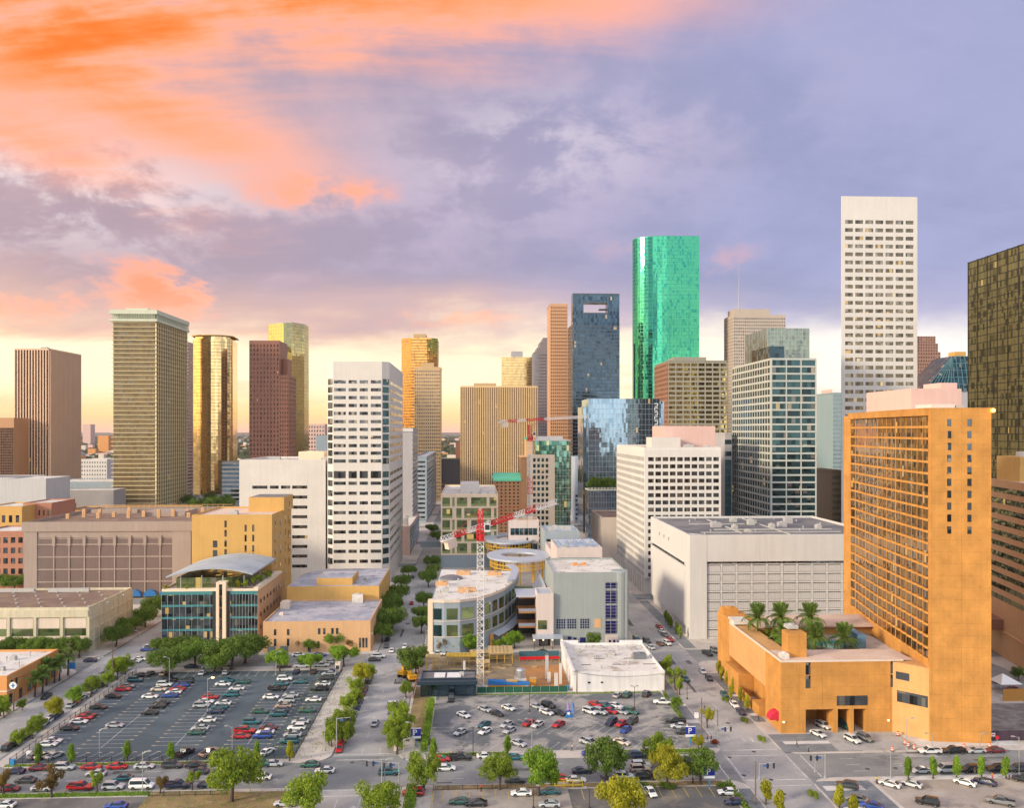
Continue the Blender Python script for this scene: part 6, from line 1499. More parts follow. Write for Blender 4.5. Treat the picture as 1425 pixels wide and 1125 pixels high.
def tree(X,Y,h,w,shape,mat,label,group=None,z=.15,name='tree',v=None,trunkh=None):
    """crown scaled to width w (radius) and total height h; its leaves start at about trunkh"""
    global LN; LN+=1; v=LN%3 if v is None else v
    t_=thing(name,label,'tree',(X,Y,z),rnd.uniform(0,6.28),group)
    th=trunkh if trunkh is not None else {'round':.20,'wide':.18,'cone':.12,'slim':.22,'sparse':.28}[shape]*h
    inst('crown',crown(shape,mat,v),t_,(0,0,th*.75),0,(w,w,(h-th*.75)))
    k=h*(1.0 if w<h*.7 else 1.15); inst('trunk',TRK[LN%4],t_,(0,0,0),0,(k,k,h))
    return t_
def treerow(row,frm,items,tile,shape,mat,h,w,desc,group,key=None,z=.15,base=0.):
    """items: zoom coordinates of the crown centre (optionally size factor); base from the crown centre height"""
    x0,y0,s=tile; L_=[]
    for it in items:
        px=x0+it[0]/s; py=y0+it[1]/s; f=it[2] if len(it)>2 else 1.
        zc=h*f*.60; X,Y=G(px,py,zc)
        L_.append((X,Y,f,it[3] if len(it)>3 else mat))
    L_.sort(key=key or (lambda c:c[1]))
    for i,(X,Y,f,mt) in enumerate(L_):
        d=desc
        tree(X,Y,h*f,w*f,shape,mt,(f'{d}, {ORD[i]} {frm} {row}' if len(L_)>1 else f'{d} {row}'),group,z)
nr=lambda c:c[1]; lf_=lambda c:c[0]
GT='street trees'
treerow("the palm street's fence verge",'from the near end of',[(100,578,.9),(180,530,1.),(215,490,.9),(295,410,1.25,F_yel),(405,345,1.2,F_brt),(500,290,1.25),(590,255,1.),(645,190,1.5),(690,172,1.3)],Z1,'round',F_mid,5.0,2.6,'small leafy street tree',GT)
for i in range(9):
    px=2+i*13.5; Yq=300.5+(i%3)*.7; tree(AZ(px)*Yq,Yq,7.2+(i*5)%3*.8,4.6,'wide',F_oak,f'dark oak-like tree, {ORD[i]} counting towards the palm street along the beige warehouse','trees along the beige warehouse')
treerow("the beige warehouse's street side",'from the near end of',[(640,950,1.1),(690,905,1.),(800,845,1.15),(860,790,1.2),(745,965-70,.8)],(0,640,3.958),'wide',F_oak,8.5,5.6,'broad dark street tree','trees along the beige warehouse')
treerow("the cross street before the glass office",'from the palm street on',[(930,140,1.0),(1010,65,1.),(1075,95,1.05),(1180,148,.75),(1275,95,1.2),(1350,65,1.15),(885,60,.6)],Z1,'wide',F_oak,10.,8.0,'large dark oak','oaks by the glass office',lf_)
treerow("the low tan hall's kerb",'from the palm street along',[(195,140,1.0),(365,150,.85),(548,110,1.05),(495,30,1.),(365,60,.7),(597,48,.7,F_brn),(300,50,.7,F_brn)],Z2,'wide',F_brt,8.2,5.2,'bright green spreading tree','trees by the low tan hall',lf_)
treerow("the middle street's lot-side verge",'from the near end of',[(640,225,1.35,F_yel),(610,290,1.1),(617,352,.9),(570,390,1.1),(545,470,1.1),(580,480,1.0),(500,515,1.1),(545,545,1.15),(480,565,1.),(690,215,1.)],Z2,'round',F_mid,5.4,2.9,'yellow-green street tree',GT)
treerow("the verge below the navy building",'from the near end of',[(845,438,1.15),(870,470,1.15),(825,530,1.1),(865,545,1.15),(840,595,.95),(890,310,.8)],Z2,'round',F_mid,6.2,3.3,'leafy tree',GT)
treerow("at the construction site's corner",'from the middle street',[(905,148,1.1),(945,170,.7)],Z2,'round',F_oak,9.0,4.8,'dark grey-green tree',GT,lf_)
treerow("the dark fenced lot's front fence",'from the palm street along',[(210,668,1.15,F_oak),(395,668,1.1),(700,650,1.1),(940,655,1.05),(1415,648,1.),(1595,648,1.1,F_yel)],Z1,'slim',F_brt,4.4,1.7,'slender young tree','young trees at the dark fenced lot',lf_)
treerow("the front road's near grass strip",'from the palm street along',[(20,808,1.3,F_brn),(285,812,1.5,F_brn),(535,815,1.05),(882,832,.9,F_brn),(1060,808,1.)],Z1,'sparse',F_mid,4.6,2.2,'sparse young tree','young trees on the grass strip',lf_)
treerow("at the grass strip, largest tree there",'',[(1275,762,1.)],Z1,'round',F_mid,11.6,7.6,'big round dark green tree',GT)
treerow("the middle junction's near side",'from the palm street on',[(350,885,1.05),(735,915,1.)],Z2,'round',F_mid,8.8,5.6,'big yellow-green tree',GT,lf_)
treerow("the front road's near side",'from the middle street on',[(-357,752,.98,F_mid),(60,752,.95,F_mid),(275,752,1.2,F_brt),(650,690,1.12,F_oak),(730,920,1.15,F_yel),(945,640,.9,F_mid),(985,725,1.05,F_yel),(1165,725,.95,F_oak)],Z3,'round',F_mid,8.6,5.2,'big rounded tree','big trees by the front road',lf_)
treerow("the slanted-bay lot's front edge",'from the middle street along',[(105,620,1.1),(-305,635,1.1)],Z3,'slim',F_brt,4.6,1.8,'narrow young tree','young trees at the slanted-bay lot',lf_)
treerow("the slanted-bay lot's hotel-street edge",'from the near end of',[(1035,388,1.),(1155,600,.9,F_yel),(1125,585,.6)],Z3,'round',F_brt,3.8,2.1,'low bushy yellow-green tree','shrubby trees at the slanted-bay lot')
treerow("the white flat building's street side",'from the near end of',[(1028,240,1.2),(980,165,1.1),(960,190,.9),(1050,285,.9)],Z3,'sparse',F_mid,6.5,3.,'thin leafy tree',GT)
treerow("on the pavement by the hotel crossing",'',[(1205,462,1.)],Z3,'sparse',F_yel,5.6,2.5,'thin yellow-leaved tree',GT)
treerow("the pavement opposite the hotel",'from the hotel street in',[(885,630),(1000,628),(1110,625),(1227,625),(1342,628)],Z4,'slim',F_brt,5.0,2.0,'narrow upright young tree','narrow young trees opposite the hotel',lf_)
treerow("the corner pavement below the hotel crossing",'from the hotel street on',[(220,738,1.),(285,792,1.05),(565,765,.95),(630,812,.9)],Z4,'slim',F_yel,5.2,2.5,'yellow-leaved young tree',GT,lf_)
treerow("the hotel's side pavement",'from the near end of',[(15,190),(40,212),(72,240),(102,290),(135,325),(0,160),(60,275)],Z4,'slim',F_yel,4.4,1.7,'thin yellow-green young tree',"young trees along the hotel's side")
treerow("the middle street beside the white tower",'from the near end of',[(850,950,.75),(885,880,1.1),(860,840,1.),(905,800,1.2),(870,770,1.0),(930,735,1.0),(960,670,.8),(1000,612,.7),(905,870,1.)],ZM,'wide',F_oak,11.,7.0,'large dark tree','big trees on the middle street')
treerow("the middle street beside the mall",'from the near end of',[(1070,905,.9),(1075,850,.9),(1085,770,1.),(1110,650,1.1),(1130,560,1.),(1140,610,1.),(1160,420,1.1),(1130,380,1.1)],ZM,'wide',F_oak,9.,5.4,'dark green street tree','big trees on the middle street')
Z5=(570,640,3.958)
treerow("the curved mall building's front",'from the middle street along',[(180,1012,.85,F_brn),(240,995,1.),(300,990,1.1),(335,1005,.9),(580,985,.9),(545,1000,.8),(480,1015,.6,F_mid),(60,1068,1.,F_oak)],Z5,'round',F_brt,7.2,4.4,'green tree','trees by the mall',lf_)
treerow("before the cinema hall's front door",'',[(1012,990,1.)],Z5,'round',F_oak,6.5,3.6,'dark green tree',GT)
treerow("the white garage's street side",'from the near end of',[(125,830),(155,868),(195,908),(218,935),(140,850)],(900,680,4.687),'slim',F_mid,4.8,1.9,'slim young tree',"young trees along the garage")
treerow("the little park behind the glass podium",'from the low beige building in',[(1000,480,.8),(1010,500,.7)],(780,540,5.625),'round',F_oak,7,4,'dark tree',GT,lf_)
treerow("the foot of the oval gold tower",'from the ledged tower at',[(1045,225,1.),(1080,245,1.),(1150,215,1.),(1180,240,1.1),(1235,225,1.),(1265,240,.9)],(0,640,3.958),'round',F_oak,16,10,'dark tree','trees at the oval tower',lf_,z=0)
treerow("the far parking deck",'counting towards the gold tower by',[(335,275),(370,270),(400,278),(440,275),(480,270),(540,275),(300,280)],(0,640,3.958),'wide',F_oak,12,9,'dark tree','trees behind the records building',lf_,z=0)
treerow("beside the brick balconies",'counting towards the brown building',[(60,560),(110,570),(30,655),(80,665),(125,600),(130,650)],(0,640,3.958),'wide',F_oak,10,6.5,'dark shrubby tree','trees at the left edge',lf_,z=.15)
treerow("the orange shop's pavement",'counting towards the palm street on',[(0,400,1.),(22,420,.8),(122,398,.55)],Z1,'round',F_mid,5.8,3.4,'green bushy tree',GT,lf_)
treerow("behind the hotel tower",'',[(1400,190,.7)],Z4,'round',F_oak,6.5,3.6,'dark green tree',GT)
for i in range(9):
    X=PODX[0]+2+i*(PODX[1]-PODX[0]-4)/8
    tree(X,620.5,7.5+(i*3)%4,4.2,'round',F_oak,f"dark roof-edge tree, {ORD[i]} from the narrow pale block on the teal glass podium",'trees on the podium roof',PODZ+.1)
# glass office terrace planting
for i,(X,Yy,h,w,mt) in enumerate(((-88,322.5,4,2.2,F_mid),(-91,323,3.4,2,F_yel),(-94,323,3.6,2.,F_mid),(-86,328,4.6,2.6,F_mid),(-85,334,4,2.2,F_brt),(-84.5,341,4.2,2.4,F_mid),(-84.6,348,3.6,2.,F_yel),(-90,330,3.2,2,F_oak),(-118,321.5,2.4,1.5,F_yel),(-110,321.5,2.,1.4,F_mid))):
    tree(X,Yy,h,w,'sparse',mt,f"feathery terrace shrub, {ORD[i]} of those planted on the glass office roof",'terrace shrubs on the glass office',19.9)
# palms
def frond_mesh(seed,L=3.2,droop=.9):
    r=random.Random(seed); mb=MB(); pts=[]
    for i in range(9):
        t_=i/8; pts.append(Vector((L*t_*(1-.12*t_),0,.95*math.sin(1.5*t_)*L*.35-droop*t_**2.4)))
    for i in range(8):
        mb.bar(pts[i],pts[i+1],.05)
        for s in(-1,1):
            for k in(0.,.5):
                p=pts[i].lerp(pts[i+1],k); l=(.95*math.sin(math.pi*min(.97,(i+k)/8*.8+.16)))
                q=p+Vector((.32*l,s*l*.8,-.25*l)); mb.add([tuple(p),tuple(p+Vector((.17,0,.02))),tuple(q)],[(0,1,2)])
    return mb.mesh('frond',F_palm)
FR=[frond_mesh(1),frond_mesh(2,3.1,1.3),frond_mesh(3,2.7,.2),frond_mesh(4,2.6,1.7)]
def palm(X,Y,z,h,label,group,sc=1.):
    p=thing('palm_tree',label,'palm tree',(X,Y,z),0,group); mb=MB()
    mb.tube([(0,0,0),(.05,.02,h*.3),(.1,.05,h*.7),(.08,.03,h)],[.32,.24,.22,.30],9); mb.build('trunk',M_bark,p)
    for i in range(44):
        o=inst('frond',FR[(i*7)%4 if i>10 else 2],p,(.08,.03,h-.1),i*2.399+rnd.uniform(-.2,.2),(sc,sc,sc))
        o.rotation_euler=(0,[-.15,.25,-.75,.5][(i*7)%4] if i>10 else -1.0+rnd.uniform(-.2,.3),o.rotation_euler[2])
for i,(px,py,Y) in enumerate(((1054,860,251),(1086,859,251),(1127,859,251),(1092,886,238.5),(1134,887,239),(1175,888,240))):
    X=AZ(px)*Y; zc=ZP(py,X,Y)
    palm(X,Y,16.5,zc-16.5,f'date palm on the hotel terrace, {ORD[i%3]} from the hotel street in the {"back" if i<3 else "front"} row','palms on the hotel terrace',1.95)
for i,(zx,zy) in enumerate(((455,850),(555,800),(605,700),(710,670),(775,640),(885,570))):
    X,Y=G(zx/9.37,880+zy/9.37,.15); palm(X,Y,.15,5.4+(i%3)*.5,f'palm on the pavement beside the orange shop building, {ORD[i]} from the near end','palms by the orange shop',1.2)
# hotel terrace bushes, hedges
def bush(name,label,X,Y,z,sx,sy,h,mat,group=None,rz=0.):
    o=inst(name,crown('round',mat,LN%3),None,(X,Y,z-.1*h),rz,(sx,sy,h)); tag(o,label,'bush',group); return o
for i,(px,py) in enumerate(((1068,876),(1062,884),(1074,884),(1080,868),(1088,900),(1112,880),(1135,880),(1072,893))):
    Y=238+i*2.; bush('bush',f'dense green bush among the palms of the hotel terrace, {ORD[i]} of the planted bed',max(91.8,AZ(px)*Y),Y,16.4,2.8,2.4,3.6,F_brt if i<6 else F_mid,'bushes on the hotel terrace')
def hedge(label,x0,x1,y0,y1,h,mat,n):
    r=random.Random(n); mb=MB()
    for _ in range(n):
        p=Vector((r.uniform(x0,x1),r.uniform(y0,y1),h*r.random()**.7)); u=Vector((r.gauss(0,1),r.gauss(0,1),r.gauss(0,1))).normalized(); w=u.cross(Vector((r.gauss(0,1),r.gauss(0,1),r.gauss(0,1)))).normalized(); s=r.uniform(.15,.34)
        mb.add([tuple(p-u*s),tuple(p-w*s*.6),tuple(p+u*s),tuple(p+w*s*.6)],[(0,1,2,3)])
    tag(mb.build('hedge',mat),label,'hedge')
hedge("tall clipped hedge along the slanted-bay lot's middle-street edge",-13.4,-11.7,208,245,2.6,F_brt,3400)
hedge("tall hedge at the middle-street edge of the near lot",-15.0,-12.6,150,186,2.4,F_brt,3000)
hedge('narrow hedge between the near lot and the hotel street',57.2,58.4,140,186,1.5,F_oak,2600)
hedge('low hedge between the slanted-bay lot and the hotel street pavement',57.6,58.3,226,250,1.3,F_oak,1500)
for i,(zx,zy,t4,mt) in enumerate(((980,845,Z3,F_oak),(750,845,Z3,F_brt),(860,845,Z3,F_oak),(1300,847,Z3,F_oak))):
    X,Y=G(t4[0]+zx/t4[2],t4[1]+zy/t4[2],.9); bush('bush',f'low rounded shrub, {ORD[sorted((980,750,860,1300)).index(zx)]} from the middle street below the front road',X,Y,.15,2.6,1.6,1.7,mt,'shrubs below the front road')
for i,(zx,zy) in enumerate(((120,412),(200,500),(30,315),(440,758))):
    X,Y=G(1000+zx/3.353,880+zy/3.353,.4); bush('planting_bed',f'low green planting strip in the slate pavement, {ORD[(2,1,3,0)[i]]} from the near end',X,Y,.15,1.4,2.8,.8,F_mid,'planting strips in the slate pavement')
X,Y=G(1247/1,1,.5) if False else G(994.5,1033.5,.6); bush('flower_bush','small bush of red flowers at the corner of the hotel crossing',X,Y,.15,1.5,1.1,1.2,foliage('red_flower',(.55,.03,.01),(.30,.16,.02)))
tag(struct_:=MB(),) if False else None
# grass tufts along the verges: one mass nobody could count
def tufts():
    r=random.Random(11); mb=MB()
    for x0,x1,y0,y1,n in ((-113,-50,203.9,205.2,2200),(-10.5,8.5,205.4,207.6,1500),(29,57.5,205.2,207.6,1500),(-112,-72,186.4,188.7,2000),(-11.5,57,252.6,253.8,900),(-15.5,-12,206,250,900),(-72,-42,170,188,900),(-52,-37,206,280,1400)):
        for _ in range(n):
            x=r.uniform(x0,x1); y=r.uniform(y0,y1); h=r.uniform(.12,.45); a=r.uniform(0,3.14); w=r.uniform(.05,.16)
            mb.add([(x-w*math.cos(a),y-w*math.sin(a),.15),(x+w*math.cos(a),y+w*math.sin(a),.15),(x+r.uniform(-.15,.15),y+r.uniform(-.15,.15),.15+h)],[(0,1,2)])
    tag(mb.build('grass',F_brt),kind='stuff')
tufts()
# ---------------- foreground low buildings ----------------
Y=255.; x0=AZ(797.5)*Y; x1=AZ(925)*Y; yb=290.; z=5.4
b=Bld('flat_building','low white-painted building with a large patchy white roof, behind the slanted-bay lot','low building',x0,x1,Y,yb,z)
M_wpt=masonry('white_paint_wall',(.72,.70,.70),.12,.8,.25,.35,(2.6,0),.93)
b.core(M_wpt,roof=M_roofw,parapet=.75)
solid(b,'side_parapet',lambda m:(m.box(x0-.3,x0+.5,Y-.2,yb+.3,z-.02,z+1.5),m.box(x0-.3,x0+6,yb,yb+.4,z-.02,z+1.7),m.box(x1-8,x1+.2,yb,yb+.4,z-.02,z+1.5)),M_wpt)
r=random.Random(3)
for i in range(26):
    X=r.uniform(x0+3,x1-3); Yy=r.uniform(Y+4,yb-3)
    if i%4==0: b.unit(X,Yy,z,r.uniform(1.2,2.6),r.uniform(1.,1.8),r.uniform(.7,1.3),M_grey if i%8 else None)
    else: b.vent(X,Yy,z,r.uniform(.18,.4),r.uniform(.4,1.))
b.unit(AZ(890)*272,272,z,4.2,2.6,1.7,plain('dark_unit',(.16,.18,.20),.6))
for i in range(5): solid(b,'roof_stain',lambda m:m.box(x0+4+i*5,x0+7+i*5.6,Y+10+(i*7)%14,Y+10.5+(i*7)%14,z+.03,z+.1),M_dk)
for u in (4.6,8.6): b.win(b.front(),u,2.6,.8,.5,G_dark,.02,'vent')
b.done()
Y=252.; x0,x1=bx(585,662.5,Y); z=5.2
b=Bld('navy_shop','small dark navy flat-roofed building with a glass front beside the construction site','low building',x0,x1,Y,Y+8.5,z)
M_nvp=plain('navy_panel',(.03,.055,.08),.35,.3); b.core(M_nvp,roof=M_roofg,parapet=.5)
solid(b,'roof_canopy',lambda m:m.box(x0-1,x1+.4,Y-2.2,Y+1,z-.9,z+.1),M_nvp)
for i in range(6): b.win(b.front(),.5+i*(b.front().w-.6)/6,.5,(b.front().w-.6)/6-.35,3.4,G_nv,.03)
for u,w_ in ((4,3.4),(8,4.2)): solid(b,'roof_panel',lambda m:m.box(x0+u,x0+u+w_,Y+2,Y+6,z+.1,z+.5),M_wpt)
b.unit(x0+12.4,Y+4,z,1.6,1.4,1.); b.done()
b=Bld('kiosk','tiny cream ticket booth at the far right corner of the dark fenced lot','kiosk',-46.6,-44.9,279,281,3.0); b.core(M_cream,roof=M_roofw,parapet=.2); b.win(b.front(),.3,1.2,1.1,1.2,G_dark,.02); b.done()
# ---------------- construction site ----------------
M_od=patchy('orange_clay',(.46,.20,.055),(.34,.17,.07),.2,(.25,.16,.09),.95); M_site=patchy('site_soil',(.30,.22,.13),(.22,.17,.11),.15,(.16,.12,.09),.95)
sheet('soil',M_site,[(-14.5,30.2,256,298)],.158); sheet('soil',M_od,[(15.5,30.1,257,284)],.162)
M_yw=plain('yellow_formwork',(.55,.36,.05),.7); M_ow=plain('orange_formwork',(.65,.30,.03),.7); M_tarpb=plain('blue_tarp',(.02,.16,.45),.7); M_tarpr=plain('red_tarp',(.60,.01,.02),.6); M_net=plain('green_netting',(.015,.10,.06),.9)
M_ply=masonry('plywood',(.50,.35,.16),.2,.85,.3,.1); M_ctt=plain('teal_tarp',(.03,.10,.14),.7)
def simple(name,label,cat,parts,loc,group=None,rz=0.):
    t_=thing(name,label,cat,loc,rz,group)
    for nm,mat,fn in parts:
        mb=MB(); fn(mb); mb.build(nm,mat,t_)
    return t_
def ongr(px,py,z=.15): X,Y=G(px,py,z); return X,Y,z
X0=AZ(664)*254.5; X1=AZ(790)*254.5
t_=thing('site_fence','green netted fence along the front of the construction site','fence',(X0,254.6,.15))
mb=MB(); mb.box(0,X1-X0,-.03,.03,.1,1.9); mb.build('netting',M_net,t_)
for i in range(11): mb=MB(); mb.box(i*(X1-X0)/10-.05,i*(X1-X0)/10+.05,-.1,-.031,0,2.05); mb.build('post',M_sil,t_)
xr=AZ(785)*258
simple('retaining_wall','orange shuttered retaining wall topped by a blue tarp in the construction pit','wall',[('wall',M_ow,lambda m:m.box(0,13,0,.5,0,1.7)),('tarp',M_tarpb,lambda m:m.add([(0,-.15,2.9),(13,-.15,1.8),(13,1.6,2.0),(0,1.6,3.1),(0,-.15,1.6),(13,-.15,1.3)],[(0,1,2,3),(4,5,1,0)]))],(AZ(679)*257.6,257.6,.16))
for i,(px,py,w_,h) in enumerate(((712,960,3.2,2.6),(742,957,1.9,2.6))): 
    simple('formwork_crate','bright orange formwork box, '+('the wider one,' if i==0 else 'the narrower one,')+' behind the green fence','crate',[('box',M_ow,lambda m:(m.box(-w_/2,w_/2,0,1.6,0,h),[m.box(-w_/2+k*.8,-w_/2+k*.8+.1,-.08,0,0,h) for k in range(int(w_/.8)+1)])),('lid',M_ply,lambda m:m.box(-w_/2-.1,w_/2+.1,-.1,1.7,h,h+.15))],ongr(px,py,.165),'orange formwork boxes')
simple('storage_tank','silver cylindrical tank on a pale base in the construction pit','tank',[('tank',M_sil,lambda m:m.lathe((0,0,2.2),[(1.5,0),(1.5,2.4),(1.2,2.9),(.3,3.1)],18)),('base',M_pave2,lambda m:m.box(-1.8,1.8,-1.6,1.6,0,2.2))],ongr(724,953,.165))
for i,(px,py,h,w_) in enumerate(((761,945,7.5,1.0),(774,956,4.2,1.1),(764,950,3.2,1.),(780,952,6.5,.8),(646,944,5.5,.8))):
    simple('concrete_column',f'bare grey concrete column standing in the pit, {ORD[(1,3,2,4,0)[i]]} from the middle street','column',[('shaft',M_gar,lambda m:m.box(-w_/2,w_/2,-w_/2,w_/2,0,h)),('rebar',M_ow,lambda m:[m.bar((dx,dy,h),(dx,dy,h+.9),.07) for dx in(-.3,.3) for dy in(-.3,.3)])],ongr(px,py,.165),'concrete columns in the pit')
xr=AZ(722)*291
simple('tarp_wall','long wall hung with dark teal and red tarps at the back of the pit','wall',[('upper_tarp',M_ctt,lambda m:m.box(0,14,0,.3,1.9,3.7)),('lower_tarp',M_tarpr,lambda m:m.add([(0,-.05,.6),(14,-.05,.9),(14,-.3,1.9),(0,-.3,1.9)],[(0,1,2,3)])),('frame',M_yw,lambda m:[m.bar((i*2.8,.15,0),(i*2.8,.15,2),.15) for i in range(6)])],(xr,288.5,.16))
def scaf(w,d,h,mat):
    def f(m):
        n=max(2,int(w/2.2)); k=max(2,int(d/2.2))
        for i in range(n+1):
            for j in range(k+1): m.bar((w*i/n,d*j/k,0),(w*i/n,d*j/k,h),.14)
        for j in range(k+1): m.bar((0,d*j/k,h),(w,d*j/k,h),.16); m.bar((0,d*j/k,h*.55),(w,d*j/k,h*.55),.1)
        for i in range(n+1): m.bar((w*i/n,0,h),(w*i/n,d,h),.16)
    return f
for i,(px,py,w_,d_,h,lab) in enumerate(((622,928,10,4,3.2,'long yellow shoring deck behind the navy building'),(593,934,4.4,4,4.2,'yellow stair frame at the middle-street side of the construction site'),(681,925,8,9,3.6,'wide tan shoring deck in the middle of the construction site'),(664,934,4,3,2.6,'small yellow shoring bay beside the crane mast'),(655,905+14,7,3,2.4,'yellow guardrail platform at the back of the site'))):
    simple('shoring_deck',lab,'scaffold',[('frame',M_yw,scaf(w_,d_,h,M_yw)),('deck',M_ply if i!=0 else M_yw,lambda m:(m.box(-.3,w_+.3,-.3,d_+.3,h+.1,h+.35),[m.box(.4+k*1.3,.9+k*1.3,.2,d_-.3,h+.35,h+.55) for k in range(int(w_/1.5))]))],ongr(px,py,.165))
r=random.Random(9)
for i in range(16):
    px=r.uniform(612,760); py=r.uniform(925,953); X,Yy=G(px,py,.17); l=r.uniform(1.5,4)
    simple('timber_stack',f'stack of pale planks lying in the construction pit, {ORD[i]} of the scattered stacks','timber',[('plank',M_ply,lambda m:[m.box(-l/2+r.uniform(-.2,.2),l/2,k*.32,k*.32+.28,j*.2,j*.2+.17) for k in range(3) for j in range(1+i%3)])],(X,Yy,.165),'timber stacks in the pit',r.uniform(0,3.1))
def excavator(X,Y,rz,label):
    t_=thing('excavator',label,'excavator',(X,Y,.16),rz)
    mb=MB(); [mb.box(-1.9,1.9,s*1.15-.3,s*1.15+.3,.02,.8) for s in(-1,1)]; mb.build('track',M_trim,t_)
    mb=MB(); mb.box(-1.9,1.2,-1.3,1.3,.9,1.9); mb.box(-2.1,-.9,-1.3,1.3,1.9,2.2); mb.build('body',M_yl:=plain('machine_yellow',(.62,.33,.02),.45),t_)
    mb=MB(); mb.box(-.2,1.3,.2,1.25,1.9,3.1); c=mb.build('cab',M_yl,t_); mb=MB(); mb.box(.0,1.34,.16,1.29,2.15,2.95); mb.build('window',M_cglass,c)
    mb=MB(); mb.bar((1.1,-.3,1.6),(3.4,-.3,4.6),.4,.55); mb.bar((3.4,-.3,4.6),(5.6,-.3,2.2),.32,.42); mb.build('boom',M_yl,t_)
    mb=MB(); mb.add([(5.3,-.8,2.3),(5.3,.2,2.3),(6.2,.2,1.4),(6.2,-.8,1.4),(5.,-.8,1.2),(5.,.2,1.2)],[(0,1,2,3),(0,4,5,1),(4,3,2,5),(0,3,4),(1,5,2)]); mb.build('bucket',M_dk,t_)
X,Yy,_=ongr(563,942); excavator(X,Yy,.9,'orange-yellow excavator with raised boom beside the navy building, farther back')
X,Yy,_=ongr(573,948); excavator(X,Yy,1.9,'orange-yellow excavator close to the parapet of the navy building, nearer')
t_=thing('site_fence','low red and white mesh barrier along the middle street by the excavators','fence',(-18.6,250,.15)); mb=MB(); mb.box(-.04,.04,0,44,.1,1.3); mb.build('mesh_panel',plain('orange_mesh',(.60,.14,.04),.8),t_)
for i in range(12): mb=MB(); mb.box(-.12,-.041,i*4-.05,i*4+.05,0,1.4); mb.build('post',M_wpt,t_)
# ---------------- tower cranes ----------------
M_crw=plain('crane_white',(.72,.68,.66),.5); M_crr=plain('crane_red',(.58,.012,.02),.5)
def lattice(mb,a,b,w,n,bar=.16,tri=False):
    """lattice girder from a to b"""
    a=Vector(a); b=Vector(b); d=(b-a).normalized(); up=Vector((0,0,1)) if abs(d.z)<.9 else Vector((0,1,0))
    s=d.cross(up).normalized()*(w/2); t_=s.cross(d).normalized()*(w/2)
    cs=[-s-t_,s-t_,s+t_,-s+t_] if not tri else [-s-t_,s-t_,t_]
    for c in cs: mb.bar(a+c,b+c,bar*1.3)
    for i in range(n):
        p=a.lerp(b,i/n); q=a.lerp(b,(i+1)/n)
        for k in range(len(cs)):
            c1=cs[k]; c2=cs[(k+1)%len(cs)]
            mb.bar(p+c1,(q+c2) if i%2 else (q+c2),bar); mb.bar(p+c1,p+c2,bar)
def crane(label,X,Y,mastz,w,jib0,jib1,cw,redparts,redmast):
    t_=thing('tower_crane',label,'crane',(X,Y,.15)); L=lambda p:(p[0]-X,p[1]-Y,p[2]-.15)
    mb=MB(); lattice(mb,(0,0,0),(0,0,mastz-4),w,int((mastz-4)/w),.15); mb.build('mast',M_crw,t_)
    for za,zb in redmast: mb=MB(); lattice(mb,(0,0,za),(0,0,zb),w*1.04,int((zb-za)/w),.19); mb.build('red_mast_section',M_crr,t_)
    mb=MB(); mb.box(-w*1.2,w*1.2,-w*1.2,w*1.2,-.1,1.1); mb.build('footing',M_gar,t_)
    mb=MB(); lattice(mb,(0,0,mastz-4),(0,0,mastz),w*1.05,3,.3); mb.lathe((0,0,mastz-3.4),[(w*.62,0),(w*.62,.6),(w*.45,1.4)],14); mb.build('slewing_unit',M_crr,t_)
    mb=MB(); lattice(mb,(0,0,mastz),(0,0,mastz+5.5),w*.7,3,.25); mb.build('tower_head',M_crr,t_)
    mb=MB(); mb.box(w*.6,w*.6+1.8,-1.8,-.2,mastz-1.2,mastz+1.2); c=mb.build('cab',M_wpt,t_); mb=MB(); mb.box(w*.6+.2,w*.6+1.6,-1.86,-1.8,mastz-.6,mastz+1.); mb.build('window',M_cglass,c)
    a=Vector(L(jib0)); b=Vector(L(jib1)); n=10
    i=0
    while i<n:
        j=i
        while j<n and (j in redparts)==(i in redparts): j+=1
        mw=MB(); lattice(mw,a.lerp(b,i/n),a.lerp(b,j/n),1.5,4*(j-i),.14,True); mw.build('red_jib_section' if i in redparts else 'jib_section',M_crr if i in redparts else M_crw,t_); i=j
    mb=MB(); h=Vector((0,0,mastz+5.5)); mb.bar(h,a.lerp(b,.08),.09); mb.bar(h,a.lerp(b,.62),.09); mb.bar(h,a.lerp(b,.92),.09); mb.build('tie_cable',M_crr,t_)
    d=(b-a).normalized(); p=a+d*2; mb=MB(); mb.bar(p+Vector((0,0,-2.4)),p+d*3.4+Vector((0,0,-2.2)),2.0,2.6); mb.build('counterweight',M_cream,t_)
    q=a.lerp(b,.72); mb=MB(); mb.bar(q,q-Vector((0,0,9)),.07); mb.box(q.x-.3,q.x+.3,q.y-.3,q.y+.3,q.z-9.8,q.z-9); mb.build('hook_cable',M_dk,t_)
X,Yy,_=ongr(668.5,962)
def at(px,py,d): l=(px-CX)*d/F; return (l*CT+d*ST,d*CT-l*ST,H-(py-HY)*d/F)
crane('near red and white tower crane with its mast rising from the construction site',X,Yy,ZP(735,X,Yy),2.0,at(614,751,253),at(775,698,286),None,(1,4,5,7),())
Yc=490.; Xc=AZ(737.5)*Yc
crane('far red and white tower crane behind the curved mall building',Xc,Yc,ZP(605,Xc,Yc),2.6,at(694,587,478),at(818,580,505),None,(1,3,4),((ZP(688,Xc,Yc),ZP(664,Xc,Yc)),))
